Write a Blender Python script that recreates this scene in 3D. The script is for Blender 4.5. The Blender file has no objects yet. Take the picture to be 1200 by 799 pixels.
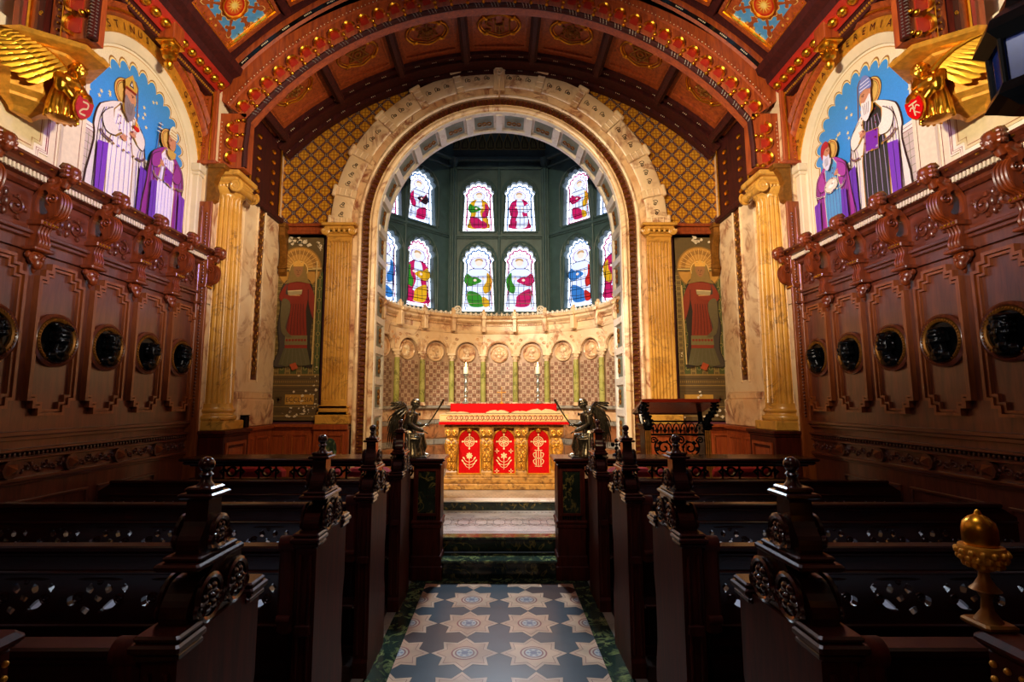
import bpy, bmesh, math, random
from mathutils import Vector, Matrix
from mathutils.geometry import tessellate_polygon
PI = math.pi
sin, cos = math.sin, math.cos
S = bpy.context.scene
COL = S.collection
rnd = random.Random(7)

# ---------------------------------------------------------------- colours
def lin(v):
    return v / 12.92 if v <= 0.04045 else ((v + 0.055) / 1.055) ** 2.4
def hx(h):
    h = h.lstrip('#')
    return tuple(lin(int(h[i:i + 2], 16) / 255) for i in (0, 2, 4)) + (1.0,)

# ---------------------------------------------------------------- materials
def newmat(name):
    m = bpy.data.materials.new(name)
    m.use_nodes = True
    nt = m.node_tree
    b = nt.nodes['Principled BSDF']
    return m, nt, b
def node(nt, t, **kw):
    n = nt.nodes.new(t)
    for k, v in kw.items():
        setattr(n, k, v)
    return n
def coords(nt, scale=(1, 1, 1), rot=(0, 0, 0)):
    tc = node(nt, 'ShaderNodeTexCoord')
    mp = node(nt, 'ShaderNodeMapping')
    mp.inputs['Scale'].default_value = scale
    mp.inputs['Rotation'].default_value = rot
    nt.links.new(tc.outputs['Object'], mp.inputs['Vector'])
    return mp.outputs['Vector']
def ramp(nt, fac, stops):
    r = node(nt, 'ShaderNodeValToRGB')
    e = r.color_ramp.elements
    while len(e) < len(stops):
        e.new(0.5)
    for el, (p, c) in zip(e, stops):
        el.position = p
        el.color = c
    nt.links.new(fac, r.inputs['Fac'])
    return r.outputs['Color']
def noise(nt, vec, scale, detail=4, rough=0.55, dist=0.0):
    n = node(nt, 'ShaderNodeTexNoise')
    n.inputs['Scale'].default_value = scale
    n.inputs['Detail'].default_value = detail
    n.inputs['Roughness'].default_value = rough
    n.inputs['Distortion'].default_value = dist
    nt.links.new(vec, n.inputs['Vector'])
    return n.outputs['Fac']
def bump(nt, b, h, strength=0.2, dist=0.01):
    n = node(nt, 'ShaderNodeBump')
    n.inputs['Strength'].default_value = strength
    n.inputs['Distance'].default_value = dist
    nt.links.new(h, n.inputs['Height'])
    nt.links.new(n.outputs['Normal'], b.inputs['Normal'])
def wood(name, dark, light, rough=0.35, coat=0.3, along='z', spec=0.5):
    m, nt, b = newmat(name)
    sc = {'z': (9, 9, 1.2), 'x': (1.2, 9, 9), 'y': (9, 1.2, 9)}[along]
    v = coords(nt, sc)
    f = noise(nt, v, 3.0, 7, 0.62, 0.6)
    c = ramp(nt, f, [(0.28, hx(dark)), (0.72, hx(light))])
    nt.links.new(c, b.inputs['Base Color'])
    b.inputs['Roughness'].default_value = rough
    b.inputs['Coat Weight'].default_value = coat
    b.inputs['Coat Roughness'].default_value = 0.18
    b.inputs['Specular IOR Level'].default_value = spec
    bump(nt, b, f, 0.12, 0.004)
    return m
def marble(name, base, vein, base2=None, scale=2.2, width=0.055, rough=0.25, amount=1.0):
    m, nt, b = newmat(name)
    v = coords(nt)
    f1 = noise(nt, v, scale, 8, 0.6, 1.6)
    # veins: narrow band where the noise crosses its middle value
    sub = node(nt, 'ShaderNodeMath', operation='SUBTRACT'); sub.inputs[1].default_value = 0.5
    nt.links.new(f1, sub.inputs[0])
    ab = node(nt, 'ShaderNodeMath', operation='ABSOLUTE'); nt.links.new(sub.outputs[0], ab.inputs[0])
    mr = node(nt, 'ShaderNodeMapRange')
    mr.inputs['From Min'].default_value = 0.0; mr.inputs['From Max'].default_value = width
    mr.inputs['To Min'].default_value = amount; mr.inputs['To Max'].default_value = 0.0
    nt.links.new(ab.outputs[0], mr.inputs['Value'])
    f2 = noise(nt, v, scale * 0.8, 5, 0.6, 0.4)
    base_c = ramp(nt, f2, [(0.35, hx(base)), (0.7, hx(base2 or base))])
    mx = node(nt, 'ShaderNodeMix', data_type='RGBA')
    f3 = noise(nt, v, scale * 1.7, 3)
    mm = node(nt, 'ShaderNodeMath', operation='MULTIPLY')
    mr2 = node(nt, 'ShaderNodeMapRange'); mr2.inputs['From Min'].default_value = 0.42; mr2.inputs['From Max'].default_value = 0.62
    nt.links.new(f3, mr2.inputs['Value'])
    nt.links.new(mr.outputs[0], mm.inputs[0]); nt.links.new(mr2.outputs[0], mm.inputs[1])
    nt.links.new(mm.outputs[0], mx.inputs['Factor'])
    nt.links.new(base_c, mx.inputs['A']); mx.inputs['B'].default_value = hx(vein)
    nt.links.new(mx.outputs['Result'], b.inputs['Base Color'])
    b.inputs['Roughness'].default_value = rough
    return m
def plain(name, col, rough=0.5, metal=0.0, var=0.25, scale=14, spec=0.5, coat=0.0, bmp=0.0):
    m, nt, b = newmat(name)
    v = coords(nt)
    f = noise(nt, v, scale, 4)
    c = hx(col)
    d = tuple(x * (1 - var) for x in c[:3]) + (1,)
    l = tuple(min(1, x * (1 + var)) for x in c[:3]) + (1,)
    nt.links.new(ramp(nt, f, [(0.3, d), (0.7, l)]), b.inputs['Base Color'])
    b.inputs['Roughness'].default_value = rough
    b.inputs['Metallic'].default_value = metal
    b.inputs['Specular IOR Level'].default_value = spec
    b.inputs['Coat Weight'].default_value = coat
    if bmp:
        bump(nt, b, f, bmp, 0.005)
    return m
def glow(name, col, strength):
    m, nt, b = newmat(name)
    b.inputs['Base Color'].default_value = hx(col)
    b.inputs['Emission Color'].default_value = hx(col)
    b.inputs['Emission Strength'].default_value = strength
    return m
def painted(name, rough=0.6, metal=0.0, wear=0.0, emit=0.0, var=0.12, scale=30):
    """colour comes from the mesh's own face colours (flat art, mosaic, glass)"""
    m, nt, b = newmat(name)
    a = node(nt, 'ShaderNodeVertexColor', layer_name='Col')
    v = coords(nt)
    f = noise(nt, v, scale, 3)
    g = ramp(nt, f, [(0.3, (1 - var, 1 - var, 1 - var, 1)), (0.7, (1, 1, 1, 1))])
    mx = node(nt, 'ShaderNodeMix', data_type='RGBA', blend_type='MULTIPLY')
    mx.inputs['Factor'].default_value = 1.0
    nt.links.new(a.outputs['Color'], mx.inputs['A']); nt.links.new(g, mx.inputs['B'])
    out = mx.outputs['Result']
    if wear:
        f2 = noise(nt, v, 5.5, 8, 0.7, 0.3)
        w = ramp(nt, f2, [(wear, (0, 0, 0, 1)), (wear + 0.012, (1, 1, 1, 1))])
        m2 = node(nt, 'ShaderNodeMix', data_type='RGBA')
        nt.links.new(w, m2.inputs['Factor']); nt.links.new(out, m2.inputs['A'])
        m2.inputs['B'].default_value = hx('#e8d6b4')
        out = m2.outputs['Result']
    if emit: b.inputs['Base Color'].default_value = (.02, .02, .03, 1); b.inputs['Specular IOR Level'].default_value = 0.02
    else: nt.links.new(out, b.inputs['Base Color'])
    b.inputs['Roughness'].default_value = rough
    b.inputs['Metallic'].default_value = metal
    if emit:
        nt.links.new(out, b.inputs['Emission Color'])
        b.inputs['Emission Strength'].default_value = emit
    return m

M = {}
M['panel'] = wood('panel_oak', '#3e190e', '#743822', 0.32, 0.6)
M['frame'] = wood('panel_frame_oak', '#642810', '#98501f', 0.32, 0.4)
M['panelh'] = wood('panel_oak_long', '#3c180d', '#703420', 0.3, 0.6, 'y')
M['bracket'] = wood('carved_walnut', '#3a1105', '#8a3a10', 0.36, 0.35)
M['carve'] = wood('carved_frieze_wood', '#2e0f08', '#6e3018', 0.34, 0.5)
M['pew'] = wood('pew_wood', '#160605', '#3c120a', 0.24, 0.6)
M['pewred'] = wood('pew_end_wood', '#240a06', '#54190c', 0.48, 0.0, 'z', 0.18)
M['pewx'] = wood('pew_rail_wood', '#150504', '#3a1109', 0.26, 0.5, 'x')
M['warm'] = wood('warm_wainscot', '#6b2408', '#a04a1c', 0.4, 0.3)
M['ceil'] = wood('ceiling_wood', '#6a2208', '#b4521a', 0.5, 0.1)
M['ceild'] = wood('ceiling_dark_wood', '#260b0c', '#4a1712', 0.6, 0.0, 'z', 0.25)
M['lect'] = wood('lectern_wood', '#4a120a', '#7a2412', 0.22, 0.5, 'x')
M['cream'] = marble('cream_marble', '#d8b488', '#8e4a26', '#ecd6b0', 1.8, 0.06, 0.3, 0.9)
M['rose'] = marble('rose_marble', '#d3a070', '#7e3318', '#ecd2a6', 2.4, 0.09, 0.28, 0.95)
M['yellow'] = marble('yellow_marble', '#b8802c', '#5e3410', '#d6a44c', 2.6, 0.035, 0.3, 0.8)
M['white'] = marble('white_marble', '#dcd6ca', '#a8937c', '#efe9de', 2.0, 0.04, 0.3, 0.6)
M['green'] = marble('green_marble', '#10180f', '#84743a', '#202c24', 4.5, 0.03, 0.16, 0.9)
M['greenb'] = marble('border_green_marble', '#1c2a22', '#94a060', '#34463a', 5.0, 0.055, 0.16, 0.9)
M['shaft'] = marble('green_shaft_marble', '#8f9040', '#4a4a1c', '#b8b068', 5.0, 0.06, 0.25, 0.8)
M['red_marble'] = marble('brown_red_marble', '#8a4a26', '#3a1a10', '#b98455', 3.5, 0.08, 0.28, 0.9)
M['greym'] = marble('grey_band_marble', '#8a8478', '#4a463e', '#a59d8c', 4.0, 0.05, 0.28, 0.8)
M['stone'] = plain('dark_tracery_stone', '#38555c', 0.5, 0, 0.2, 8)  # lightened to teal: blue haze round the windows is put into the colour
M['gold'] = plain('gilding', '#e0a02c', 0.3, 1.0, 0.2, 20)
M['goldp'] = plain('gold_paint', '#d9982e', 0.42, 0.55, 0.25, 25)
M['dgold'] = plain('dull_gold', '#8a5a1c', 0.45, 0.6, 0.3, 25)
M['bronze'] = plain('bronze', '#6e6552', 0.26, 0.9, 0.45, 9)
M['black'] = plain('black_bronze', '#15171a', 0.22, 0.75, 0.3, 12)
M['red'] = plain('red_silk', '#bb0206', 0.6, 0, 0.08, 40, 0.1)
M['redc'] = plain('red_cushion', '#a3121c', 0.8, 0, 0.15, 40)
M['redpaint'] = plain('red_lacquer', '#9c1f10', 0.45, 0, 0.2, 10)
M['wax'] = plain('wax', '#f3e7c4', 0.5, 0, 0.04, 10)
M['silver'] = plain('silvered_metal', '#b6b8ac', 0.28, 0.8, 0.15, 30)
M['page'] = plain('paper', '#c2a878', 0.7, 0, 0.08, 30)
M['leather'] = plain('book_leather', '#6b4a22', 0.5, 0, 0.2, 20)
M['blueglass'] = plain('blue_enamel', '#1c3a80', 0.2, 0, 0.2, 12)
M['pad'] = plain('hole_glint_cloth', '#b4c0d2', 0.6, 0, 0.1, 30)  # pale blue stands in for the brightness seen through the pew holes
M['plaster'] = plain('cream_plaster', '#d6c5a4', 0.65, 0, 0.07, 6)
M['darkglass'] = plain('dark_blue_glass', '#0c1a4c', 0.25, 0, 0.3, 12)
M['purple'] = plain('dark_panel_cloth', '#1d1018', 0.6, 0, 0.2, 10)
M['floorwood'] = wood('floor_board', '#241410', '#43281d', 0.35, 0.2, 'x')
M['flame'] = glow('candle_flame', '#ffd27a', 22.0)
M['altarstone'] = marble('altar_stone', '#a8722e', '#4a2810', '#c8964a', 9, .09, .4, .9)
M['embroidery'] = plain('gold_thread', '#e6cb92', 0.5, 0.1, 0.15, 40)
M['art'] = painted('painted_plaster', 0.55)
M['artworn'] = painted('worn_painted_plaster', 0.6, 0, 0.64)
M['mosaic'] = painted('mosaic_glass', 0.42, 0, 0, 0, 0.15, 90)
M['tile'] = painted('marble_tile', 0.3, 0, 0, 0, 0.35, 6)
M['glass'] = painted('stained_glass', 0.9, 0, 0, 4.2, 0.12, 6)
M['gilt_paint'] = painted('gilt_painted_wood', 0.35, 0.25, 0, 0, 0.2, 20)

# ---------------------------------------------------------------- mesh builder
def fr(o, u, v, w):
    m = Matrix.Identity(4)
    for i in range(3):
        m[i][0], m[i][1], m[i][2], m[i][3] = u[i], v[i], w[i], o[i]
    return m
def F_back(y=0, x=0, z=0): return fr((x, y, z), (1, 0, 0), (0, 0, 1), (0, -1, 0))
def F_side(s, x, y=0, z=0):      # s=-1: left wall seen from the room; s=+1: right wall
    return fr((x, y, z), (0, -s, 0), (0, 0, 1), (-s, 0, 0))
def F_flo(z=0, x=0, y=0): return fr((x, y, z), (1, 0, 0), (0, 1, 0), (0, 0, 1))

class MB:
    def __init__(s, mat=None):
        s.v = []; s.f = []; s.fm = []; s.fs = []; s.fc = []
        s.M = Matrix.Identity(4); s.mats = []; s.mi = 0; s.hascol = False
        s.flat = False
        if mat: s.mat(mat)
    def mat(s, k):
        if k not in s.mats: s.mats.append(k)
        s.mi = s.mats.index(k)
        return s
    def add(s, vs, fs, smooth=False, col=None):
        b = len(s.v)
        for p in vs: s.v.append(s.M @ Vector(p))
        for f in fs:
            s.f.append(tuple(b + i for i in f)); s.fm.append(s.mi); s.fs.append(smooth)
            s.fc.append(col)
        if col is not None: s.hascol = True
    def box(s, x0, x1, y0, y1, z0, z1, col=None):
        v = [(x, y, z) for x in (x0, x1) for y in (y0, y1) for z in (z0, z1)]
        s.add(v, [(0, 1, 3, 2), (4, 6, 7, 5), (0, 4, 5, 1), (2, 3, 7, 6), (0, 2, 6, 4), (1, 5, 7, 3)], col=col)
    def bbox(s, x0, x1, y0, y1, z0, z1, b=0.006, col=None):
        """box with chamfered edges"""
        b = min(b, abs(x1 - x0) / 2.1, abs(y1 - y0) / 2.1, abs(z1 - z0) / 2.1)
        rings = []
        for z, i in ((z0, b), (z0 + b, 0), (z1 - b, 0), (z1, b)):
            k = b if i == 0 else b
            X0, X1, Y0, Y1 = x0 + i, x1 - i, y0 + i, y1 - i
            rings.append([(X0 + k, Y0, z), (X1 - k, Y0, z), (X1, Y0 + k, z), (X1, Y1 - k, z), (X1 - k, Y1, z), (X0 + k, Y1, z), (X0, Y1 - k, z), (X0, Y0 + k, z)])
        s.loft(rings, True, False, col)
    def loft(s, rings, caps=True, smooth=True, col=None, closed=True):
        n = len(rings[0]); vs = [p for r in rings for p in r]; fs = []
        for i in range(len(rings) - 1):
            for j in range(n if closed else n - 1):
                k = (j + 1) % n
                fs.append((i * n + j, i * n + k, (i + 1) * n + k, (i + 1) * n + j))
        s.add(vs, fs, smooth, col)
        if caps and closed:
            s.add(rings[0], [tuple(range(n))[::-1]], False, col)
            s.add(rings[-1], [tuple(range(n))], False, col)
    def lathe(s, prof, c=(0, 0, 0), n=24, smooth=True, caps=True, flute=None, col=None):
        rings = []
        for r, z in prof:
            rg = []
            for i in range(n):
                a = 2 * PI * i / n
                rr = r * (flute(a, z) if flute else 1)
                rg.append((c[0] + rr * cos(a), c[1] + rr * sin(a), c[2] + z))
            rings.append(rg)
        s.loft(rings, caps, smooth, col)
    def sph(s, c, r, nu=12, nv=8, col=None, R=None):
        if not hasattr(r, '__len__'): r = (r, r, r)
        vs = []; fs = []
        for i in range(nv + 1):
            t = PI * i / nv
            for j in range(nu):
                a = 2 * PI * j / nu
                p = Vector((r[0] * sin(t) * cos(a), r[1] * sin(t) * sin(a), r[2] * cos(t)))
                if R is not None: p = R @ p
                vs.append((c[0] + p[0], c[1] + p[1], c[2] + p[2]))
        for i in range(nv):
            for j in range(nu):
                k = (j + 1) % nu
                if i == 0: fs.append((0, (i + 1) * nu + j, (i + 1) * nu + k))
                elif i == nv - 1: fs.append((i * nu + j, nv * nu, i * nu + k))
                else: fs.append((i * nu + j, (i + 1) * nu + j, (i + 1) * nu + k, i * nu + k))
        s.add(vs, fs, True, col)
    def tube(s, pts, r, n=8, closed=False, caps=True, col=None, sq=1.0, up=None):
        pts = [Vector(p) for p in pts]; N = len(pts)
        rf = r if callable(r) else (lambda t: r)
        rings = []; prev = None
        for i in range(N):
            if closed: t = pts[(i + 1) % N] - pts[i - 1]
            else: t = pts[min(i + 1, N - 1)] - pts[max(i - 1, 0)]
            t.normalize()
            if prev is None:
                a = Vector(up) if up else (Vector((0, 0, 1)) if abs(t.z) < 0.9 else Vector((1, 0, 0)))
            else: a = prev
            x = a - t * a.dot(t); x.normalize(); y = t.cross(x); prev = x
            rr = rf(i / max(1, N - 1))
            rings.append([tuple(pts[i] + x * rr * sq * cos(2 * PI * k / n) + y * rr * sin(2 * PI * k / n)) for k in range(n)])
        if closed: rings.append(rings[0]); caps = False
        s.loft(rings, caps, True, col)
    def cyl(s, p0, p1, r0, r1=None, n=12, col=None):
        r1 = r0 if r1 is None else r1
        s.tube([p0, p1], lambda t: r0 + (r1 - r0) * t, n, col=col)
    def extr(s, poly, w0, w1, holes=(), col=None, back=True):
        loops = [[Vector((p[0], p[1], 0)) for p in poly]] + [[Vector((p[0], p[1], 0)) for p in h] for h in holes]
        tris = tessellate_polygon(loops)
        flat = [p for l in loops for p in l]
        s.add([(p.x, p.y, w1) for p in flat], [tuple(t) for t in tris], False, col)
        if back: s.add([(p.x, p.y, w0) for p in flat], [tuple(t)[::-1] for t in tris], False, col)
        b = 0
        for l in loops:
            n = len(l)
            s.add([(p.x, p.y, w0) for p in l] + [(p.x, p.y, w1) for p in l],
                  [(i, (i + 1) % n, n + (i + 1) % n, n + i) for i in range(n)], False, col)
    def face(s, poly, w, col=None, holes=()):
        """flat painted shape"""
        loops = [[Vector((p[0], p[1], 0)) for p in poly]] + [[Vector((p[0], p[1], 0)) for p in h] for h in holes]
        tris = tessellate_polygon(loops)
        flat = [p for l in loops for p in l]
        fs = []
        for t in tris:
            a, b_, c_ = (flat[i] for i in t)
            cr = (b_ - a).cross(c_ - a).z
            if abs(cr) < 1e-12: continue
            fs.append(tuple(t) if cr > 0 else tuple(t)[::-1])
        s.add([(p.x, p.y, w) for p in flat], fs, False, col)
    def stroke(s, pts, wd, w, col=None, closed=False):
        N = len(pts); L = []; R_ = []
        for i in range(N):
            if closed: a, b = pts[i - 1], pts[(i + 1) % N]
            else: a, b = pts[max(i - 1, 0)], pts[min(i + 1, N - 1)]
            dx, dy = b[0] - a[0], b[1] - a[1]; d = math.hypot(dx, dy) or 1
            nx, ny = -dy / d * wd / 2, dx / d * wd / 2
            L.append((pts[i][0] + nx, pts[i][1] + ny, w)); R_.append((pts[i][0] - nx, pts[i][1] - ny, w))
        fs = []
        for i in range(N if closed else N - 1):
            j = (i + 1) % N
            fs.append((N + i, N + j, j, i))
        s.add(L + R_, fs, False, col)
    def arch(s, prof, a0, a1, n=40, c=(0, 0), jamb=None, jamb1=None, smooth=True, col=None, ends=True):
        """prof: closed list of (radius, w); sweeps round centre c in the uv plane; jamb: v down to which the legs run"""
        st = []
        if jamb is not None: st.append(('j', -1 if cos(a0) < 0 else 1, jamb if jamb1 is None else jamb1))
        for i in range(n + 1): st.append(('a', a0 + (a1 - a0) * i / n, 0))
        if jamb is not None: st.append(('j', -1 if cos(a1) < 0 else 1, jamb))
        rings = []
        for k, a, z in st:
            if k == 'j': rings.append([(c[0] + a * r, z, w) for r, w in prof])
            else: rings.append([(c[0] + r * cos(a), c[1] + r * sin(a), w) for r, w in prof])
        s.loft(rings, ends, smooth, col)
    def text(s, st, size, w, mat2d=None, col=None, depth=0.0):
        """straight text in the uv plane, centred; mat2d(x,y)->(u,v)"""
        me = glyph(st)
        xs = [v[0] for v in me[0]]
        cx = (min(xs) + max(xs)) / 2 if xs else 0
        vs = []
        for v in me[0]:
            x, y = (v[0] - cx) * size, v[1] * size
            if mat2d: x, y = mat2d(x, y)
            vs.append((x, y, w))
        s.add(vs, me[1], False, col)
    def build(s, name, parent=None, off=None, sharp=None, remesh=None, sm=2):
        me = bpy.data.meshes.new(name)
        o = Vector(off) if off is not None else Vector((0, 0, 0))
        me.from_pydata([tuple(p - o) for p in s.v], [], s.f)
        for k in s.mats: me.materials.append(M[k])
        me.polygons.foreach_set('material_index', s.fm)
        me.polygons.foreach_set('use_smooth', s.fs)
        if s.hascol:
            ca = me.color_attributes.new('Col', 'FLOAT_COLOR', 'CORNER')
            buf = []
            for f, c in zip(s.f, s.fc):
                c = c or (0.5, 0.5, 0.5, 1)
                buf.extend(list(c) * len(f))
            ca.data.foreach_set('color', buf)
        if not s.flat:
            bm = bmesh.new(); bm.from_mesh(me)
            bmesh.ops.remove_doubles(bm, verts=bm.verts, dist=1e-5)
            bmesh.ops.recalc_face_normals(bm, faces=bm.faces)
            for e in bm.edges:
                if len(e.link_faces) == 2 and e.calc_face_angle(0) > 0.7: e.smooth = False
            bm.to_mesh(me); bm.free()
        ob = bpy.data.objects.new(name, me)
        COL.objects.link(ob)
        if remesh:
            md = ob.modifiers.new('r', 'REMESH'); md.mode = 'VOXEL'; md.voxel_size = remesh; md.use_smooth_shade = True
            md = ob.modifiers.new('s', 'SMOOTH'); md.factor = 0.5; md.iterations = sm
            dg = bpy.context.evaluated_depsgraph_get()
            nm = bpy.data.meshes.new_from_object(ob.evaluated_get(dg))
            ob.modifiers.clear(); ob.data = nm
            for p in nm.polygons: p.use_smooth = True
            if not nm.materials:
                for k in s.mats: nm.materials.append(M[k])
        if parent is not None: ob.parent = parent
        return ob

_gl = {}
def glyph(st):
    if st in _gl: return _gl[st]
    cu = bpy.data.curves.new('t', 'FONT'); cu.body = st; cu.resolution_u = 3
    ob = bpy.data.objects.new('t', cu); COL.objects.link(ob)
    dg = bpy.context.evaluated_depsgraph_get()
    me = ob.evaluated_get(dg).to_mesh()
    r = ([tuple(v.co) for v in me.vertices], [tuple(p.vertices) for p in me.polygons])
    ob.evaluated_get(dg).to_mesh_clear()
    bpy.data.objects.remove(ob); bpy.data.curves.remove(cu)
    _gl[st] = r
    return r
def arctext(mk, fm, st, c, R, a_start, a_end, size, w, parent, off):
    """letters set upright along an arc, from a_start to a_end (clockwise when a_end<a_start)"""
    n = len(st)
    for i, ch in enumerate(st):
        if ch == ' ': continue
        a = a_start + (a_end - a_start) * (i + 0.5) / n
        t = a - PI / 2
        def tr(x, y, a=a, t=t):
            px, py = x, R + y
            return (c[0] + px * cos(t) - py * sin(t), c[1] + px * sin(t) + py * cos(t))
        mb = MB(mk); mb.M = fm; mb.flat = True
        mb.text(ch, size, w, tr, None)
        mb.build('letter', parent, off)

# ---------------------------------------------------------------- objects
def thing(name, label, cat, loc=(0, 0, 0), rz=0.0, group=None):
    o = bpy.data.objects.new(name, None); COL.objects.link(o)
    o.empty_display_size = 0.1
    o.location = loc; o.rotation_euler = (0, 0, rz)
    o['label'] = label; o['category'] = cat
    if group: o['group'] = group
    return o
def tag(o, label, cat, group=None, kind=None):
    o['label'] = label; o['category'] = cat
    if group: o['group'] = group
    if kind: o['kind'] = kind
    return o
def struct(o, label=None):
    o['kind'] = 'structure'
    o['label'] = label or o.name.replace('_', ' ')
    return o
def dup(root, loc, rz, label=None, cat=None, group=None):
    def cp(o, par):
        c = o.copy(); COL.objects.link(c); c.parent = par
        for ch in o.children: cp(ch, c)
        return c
    r = cp(root, None)
    r.location = loc; r.rotation_euler = (0, 0, rz)
    if label: r['label'] = label
    if group: r['group'] = group
    return r

# ---------------------------------------------------------------- 2D shapes
def circ(cx, cy, r, n=20, ry=None, a0=0):
    ry = ry or r
    return [(cx + r * cos(a0 + 2 * PI * i / n), cy + ry * sin(a0 + 2 * PI * i / n)) for i in range(n)]
def rect(x0, x1, y0, y1): return [(x0, y0), (x1, y0), (x1, y1), (x0, y1)]
def star(cx, cy, R, r, n, a0=PI / 2):
    return [(cx + (R if i % 2 == 0 else r) * cos(a0 + PI * i / n), cy + (R if i % 2 == 0 else r) * sin(a0 + PI * i / n)) for i in range(2 * n)]
def smooth2(pts, k=5, closed=True):
    out = []; n = len(pts)
    rng = range(n if closed else n - 1)
    for i in rng:
        if closed: p0, p1, p2, p3 = pts[i - 1], pts[i], pts[(i + 1) % n], pts[(i + 2) % n]
        else: p0, p1, p2, p3 = pts[max(i - 1, 0)], pts[i], pts[i + 1], pts[min(i + 2, n - 1)]
        for j in range(k):
            t = j / k
            out.append(tuple(0.5 * ((2 * p1[d]) + (-p0[d] + p2[d]) * t + (2 * p0[d] - 5 * p1[d] + 4 * p2[d] - p3[d]) * t * t + (-p0[d] + 3 * p1[d] - 3 * p2[d] + p3[d]) * t ** 3) for d in range(len(p1))))
    if not closed: out.append(tuple(pts[-1]))
    return out
def cusped(cx, cy, w, h0, r_in, lobes=7, k=6, depth=0.14):
    """light with straight sides and a cusped (lobed) head: returns outline, anticlockwise from bottom left"""
    hw = w / 2
    pts = [(cx - hw, h0), (cx + hw, h0)]
    for L in range(lobes):
        a0 = PI * L / lobes; a1 = PI * (L + 1) / lobes
        for j in range(k + (1 if L == lobes - 1 else 0)):
            t = j / k; a = a0 + (a1 - a0) * t
            rr = 1 - depth + depth * sin(PI * t)
            pts.append((cx + hw * cos(a) * rr, cy + r_in * sin(a) * rr))
    return pts
def xf(pts, cx, cy, s=1.0, a=0.0, fx=1):
    return [(cx + s * (fx * x * cos(a) - y * sin(a)), cy + s * (fx * x * sin(a) + y * cos(a))) for x, y in pts]
def spiral(cx, cy, r0, r1, a0, turns, n=24):
    return [(cx + (r0 + (r1 - r0) * i / n) * cos(a0 + 2 * PI * turns * i / n), cy + (r0 + (r1 - r0) * i / n) * sin(a0 + 2 * PI * turns * i / n)) for i in range(n + 1)]
W = 3.1            # half width at the panelling
YB = 6.75          # face of the chancel wall
# ================================================================ FLOOR
YROW = 3.67; PT = 0.412
fl = MB('tile'); fl.flat = True
fl.box(-3.3, 3.3, -2.0, 4.62, -0.05, -0.004, hx('#2a2622'))
fl.M = F_flo(0)
c_slate = ['#2c3640', '#36404a', '#27313b', '#3f4448', '#4c3028', '#31404a']
c_star = ['#d8ae8c', '#e2bc98', '#cfa482', '#d9b494']
hwid = 0.605
def clipx(poly, lim=hwid):
    """cut a convex-ish tile at the straight border"""
    out = poly
    for sgn in (1, -1):
        res = []; n = len(out)
        for i in range(n):
            a, b = out[i], out[(i + 1) % n]
            ina, inb = a[0] * sgn <= lim, b[0] * sgn <= lim
            if ina: res.append(a)
            if ina != inb:
                t = (lim * sgn - a[0]) / (b[0] - a[0])
                res.append((lim * sgn, a[1] + t * (b[1] - a[1])))
        out = res
        if len(out) < 3: return None
    return out
for i in range(-2, 3):
    for j in range(-11, 3):
        cx, cy = PT * i, YROW + PT * (j - 0.5)
        p = clipx(rect(cx - PT / 2, cx + PT / 2, cy - PT / 2, cy + PT / 2))
        if p: fl.face(p, 0, hx(rnd.choice(c_slate)))
for i in range(-2, 2):
    for j in range(-11, 3):
        cx, cy = PT * (i + 0.5), YROW + PT * j
        for R, w, c in ((PT / 2 * 1.0, .0004, '#2a211d'), (PT / 2 * .975, .0008, rnd.choice(c_star)), (PT / 2 * .83, .0012, '#9a6454'), (PT / 2 * .80, .0016, rnd.choice(c_star))):
            p = clipx(star(cx, cy, R, R * .70, 8, PI / 2))
            # two crossed squares: eight points
            if p: fl.face(p, w, hx(c))
        for R, w, c in ((.082, .002, '#9a4a40'), (.072, .0024, '#d8c2a8'), (.060, .0028, '#8f5a58'), (.050, .0032, '#c8c8c4'), (.022, .0036, '#7b7f96')):
            p = clipx(circ(cx, cy, R, 22))
            if p: fl.face(p, w, hx(c))
        for k in range(6):
            a = k * PI / 3
            p = clipx(circ(cx + .034 * cos(a), cy + .034 * sin(a), .010, 8))
            if p: fl.face(p, .0037, hx('#8a8ea0'))
fl.M = Matrix.Identity(4)
fl.mat('greenb')
for s in (-1, 1):
    for k in range(7):
        y0 = 4.5 - (k + 1) * 0.62; y1 = y0 + 0.617
        fl.box(min(s * .607, s * .735), max(s * .607, s * .735), y0, y1, -.004, .003)
fl.box(-.605, .605, 4.425, 4.62, -.004, .004)
fl.mat('greym')
for s in (-1, 1): fl.box(min(s * .737, s * .80), max(s * .737, s * .80), -2, 4.5, -.004, .002)
fl.mat('floorwood')
for s in (-1, 1):
    for k in range(22):
        fl.box(min(s * .802, s * 3.2), max(s * .802, s * 3.2), -2 + k * .3, -2 + k * .3 + .295, -.004, .002 )
struct(fl.build('floor'))

# ---------------------------------------------------------------- steps to the altar
def veined_step(label, x, y0, y1, z0, z1, tread='greym'):
    t = thing('altar_step', label, 'step', (0, y0, z0))
    m = MB('green'); m.bbox(-x, x, y0 + .012, y1, z0, z1 - .022, .003); m.build('riser', t, (0, y0, z0))
    m = MB(tread); m.bbox(-x, x, y0 - .012, y1, z1 - .022, z1, .006); m.build('tread', t, (0, y0, z0))
    return t
veined_step('lowest dark veined marble step at the end of the tiled aisle', .50, 4.53, 4.77, .0, .152, 'greenb')
veined_step('second dark veined marble step, under the mosaic landing', .52, 4.77, 4.90, .152, .284, 'greenb')
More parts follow.
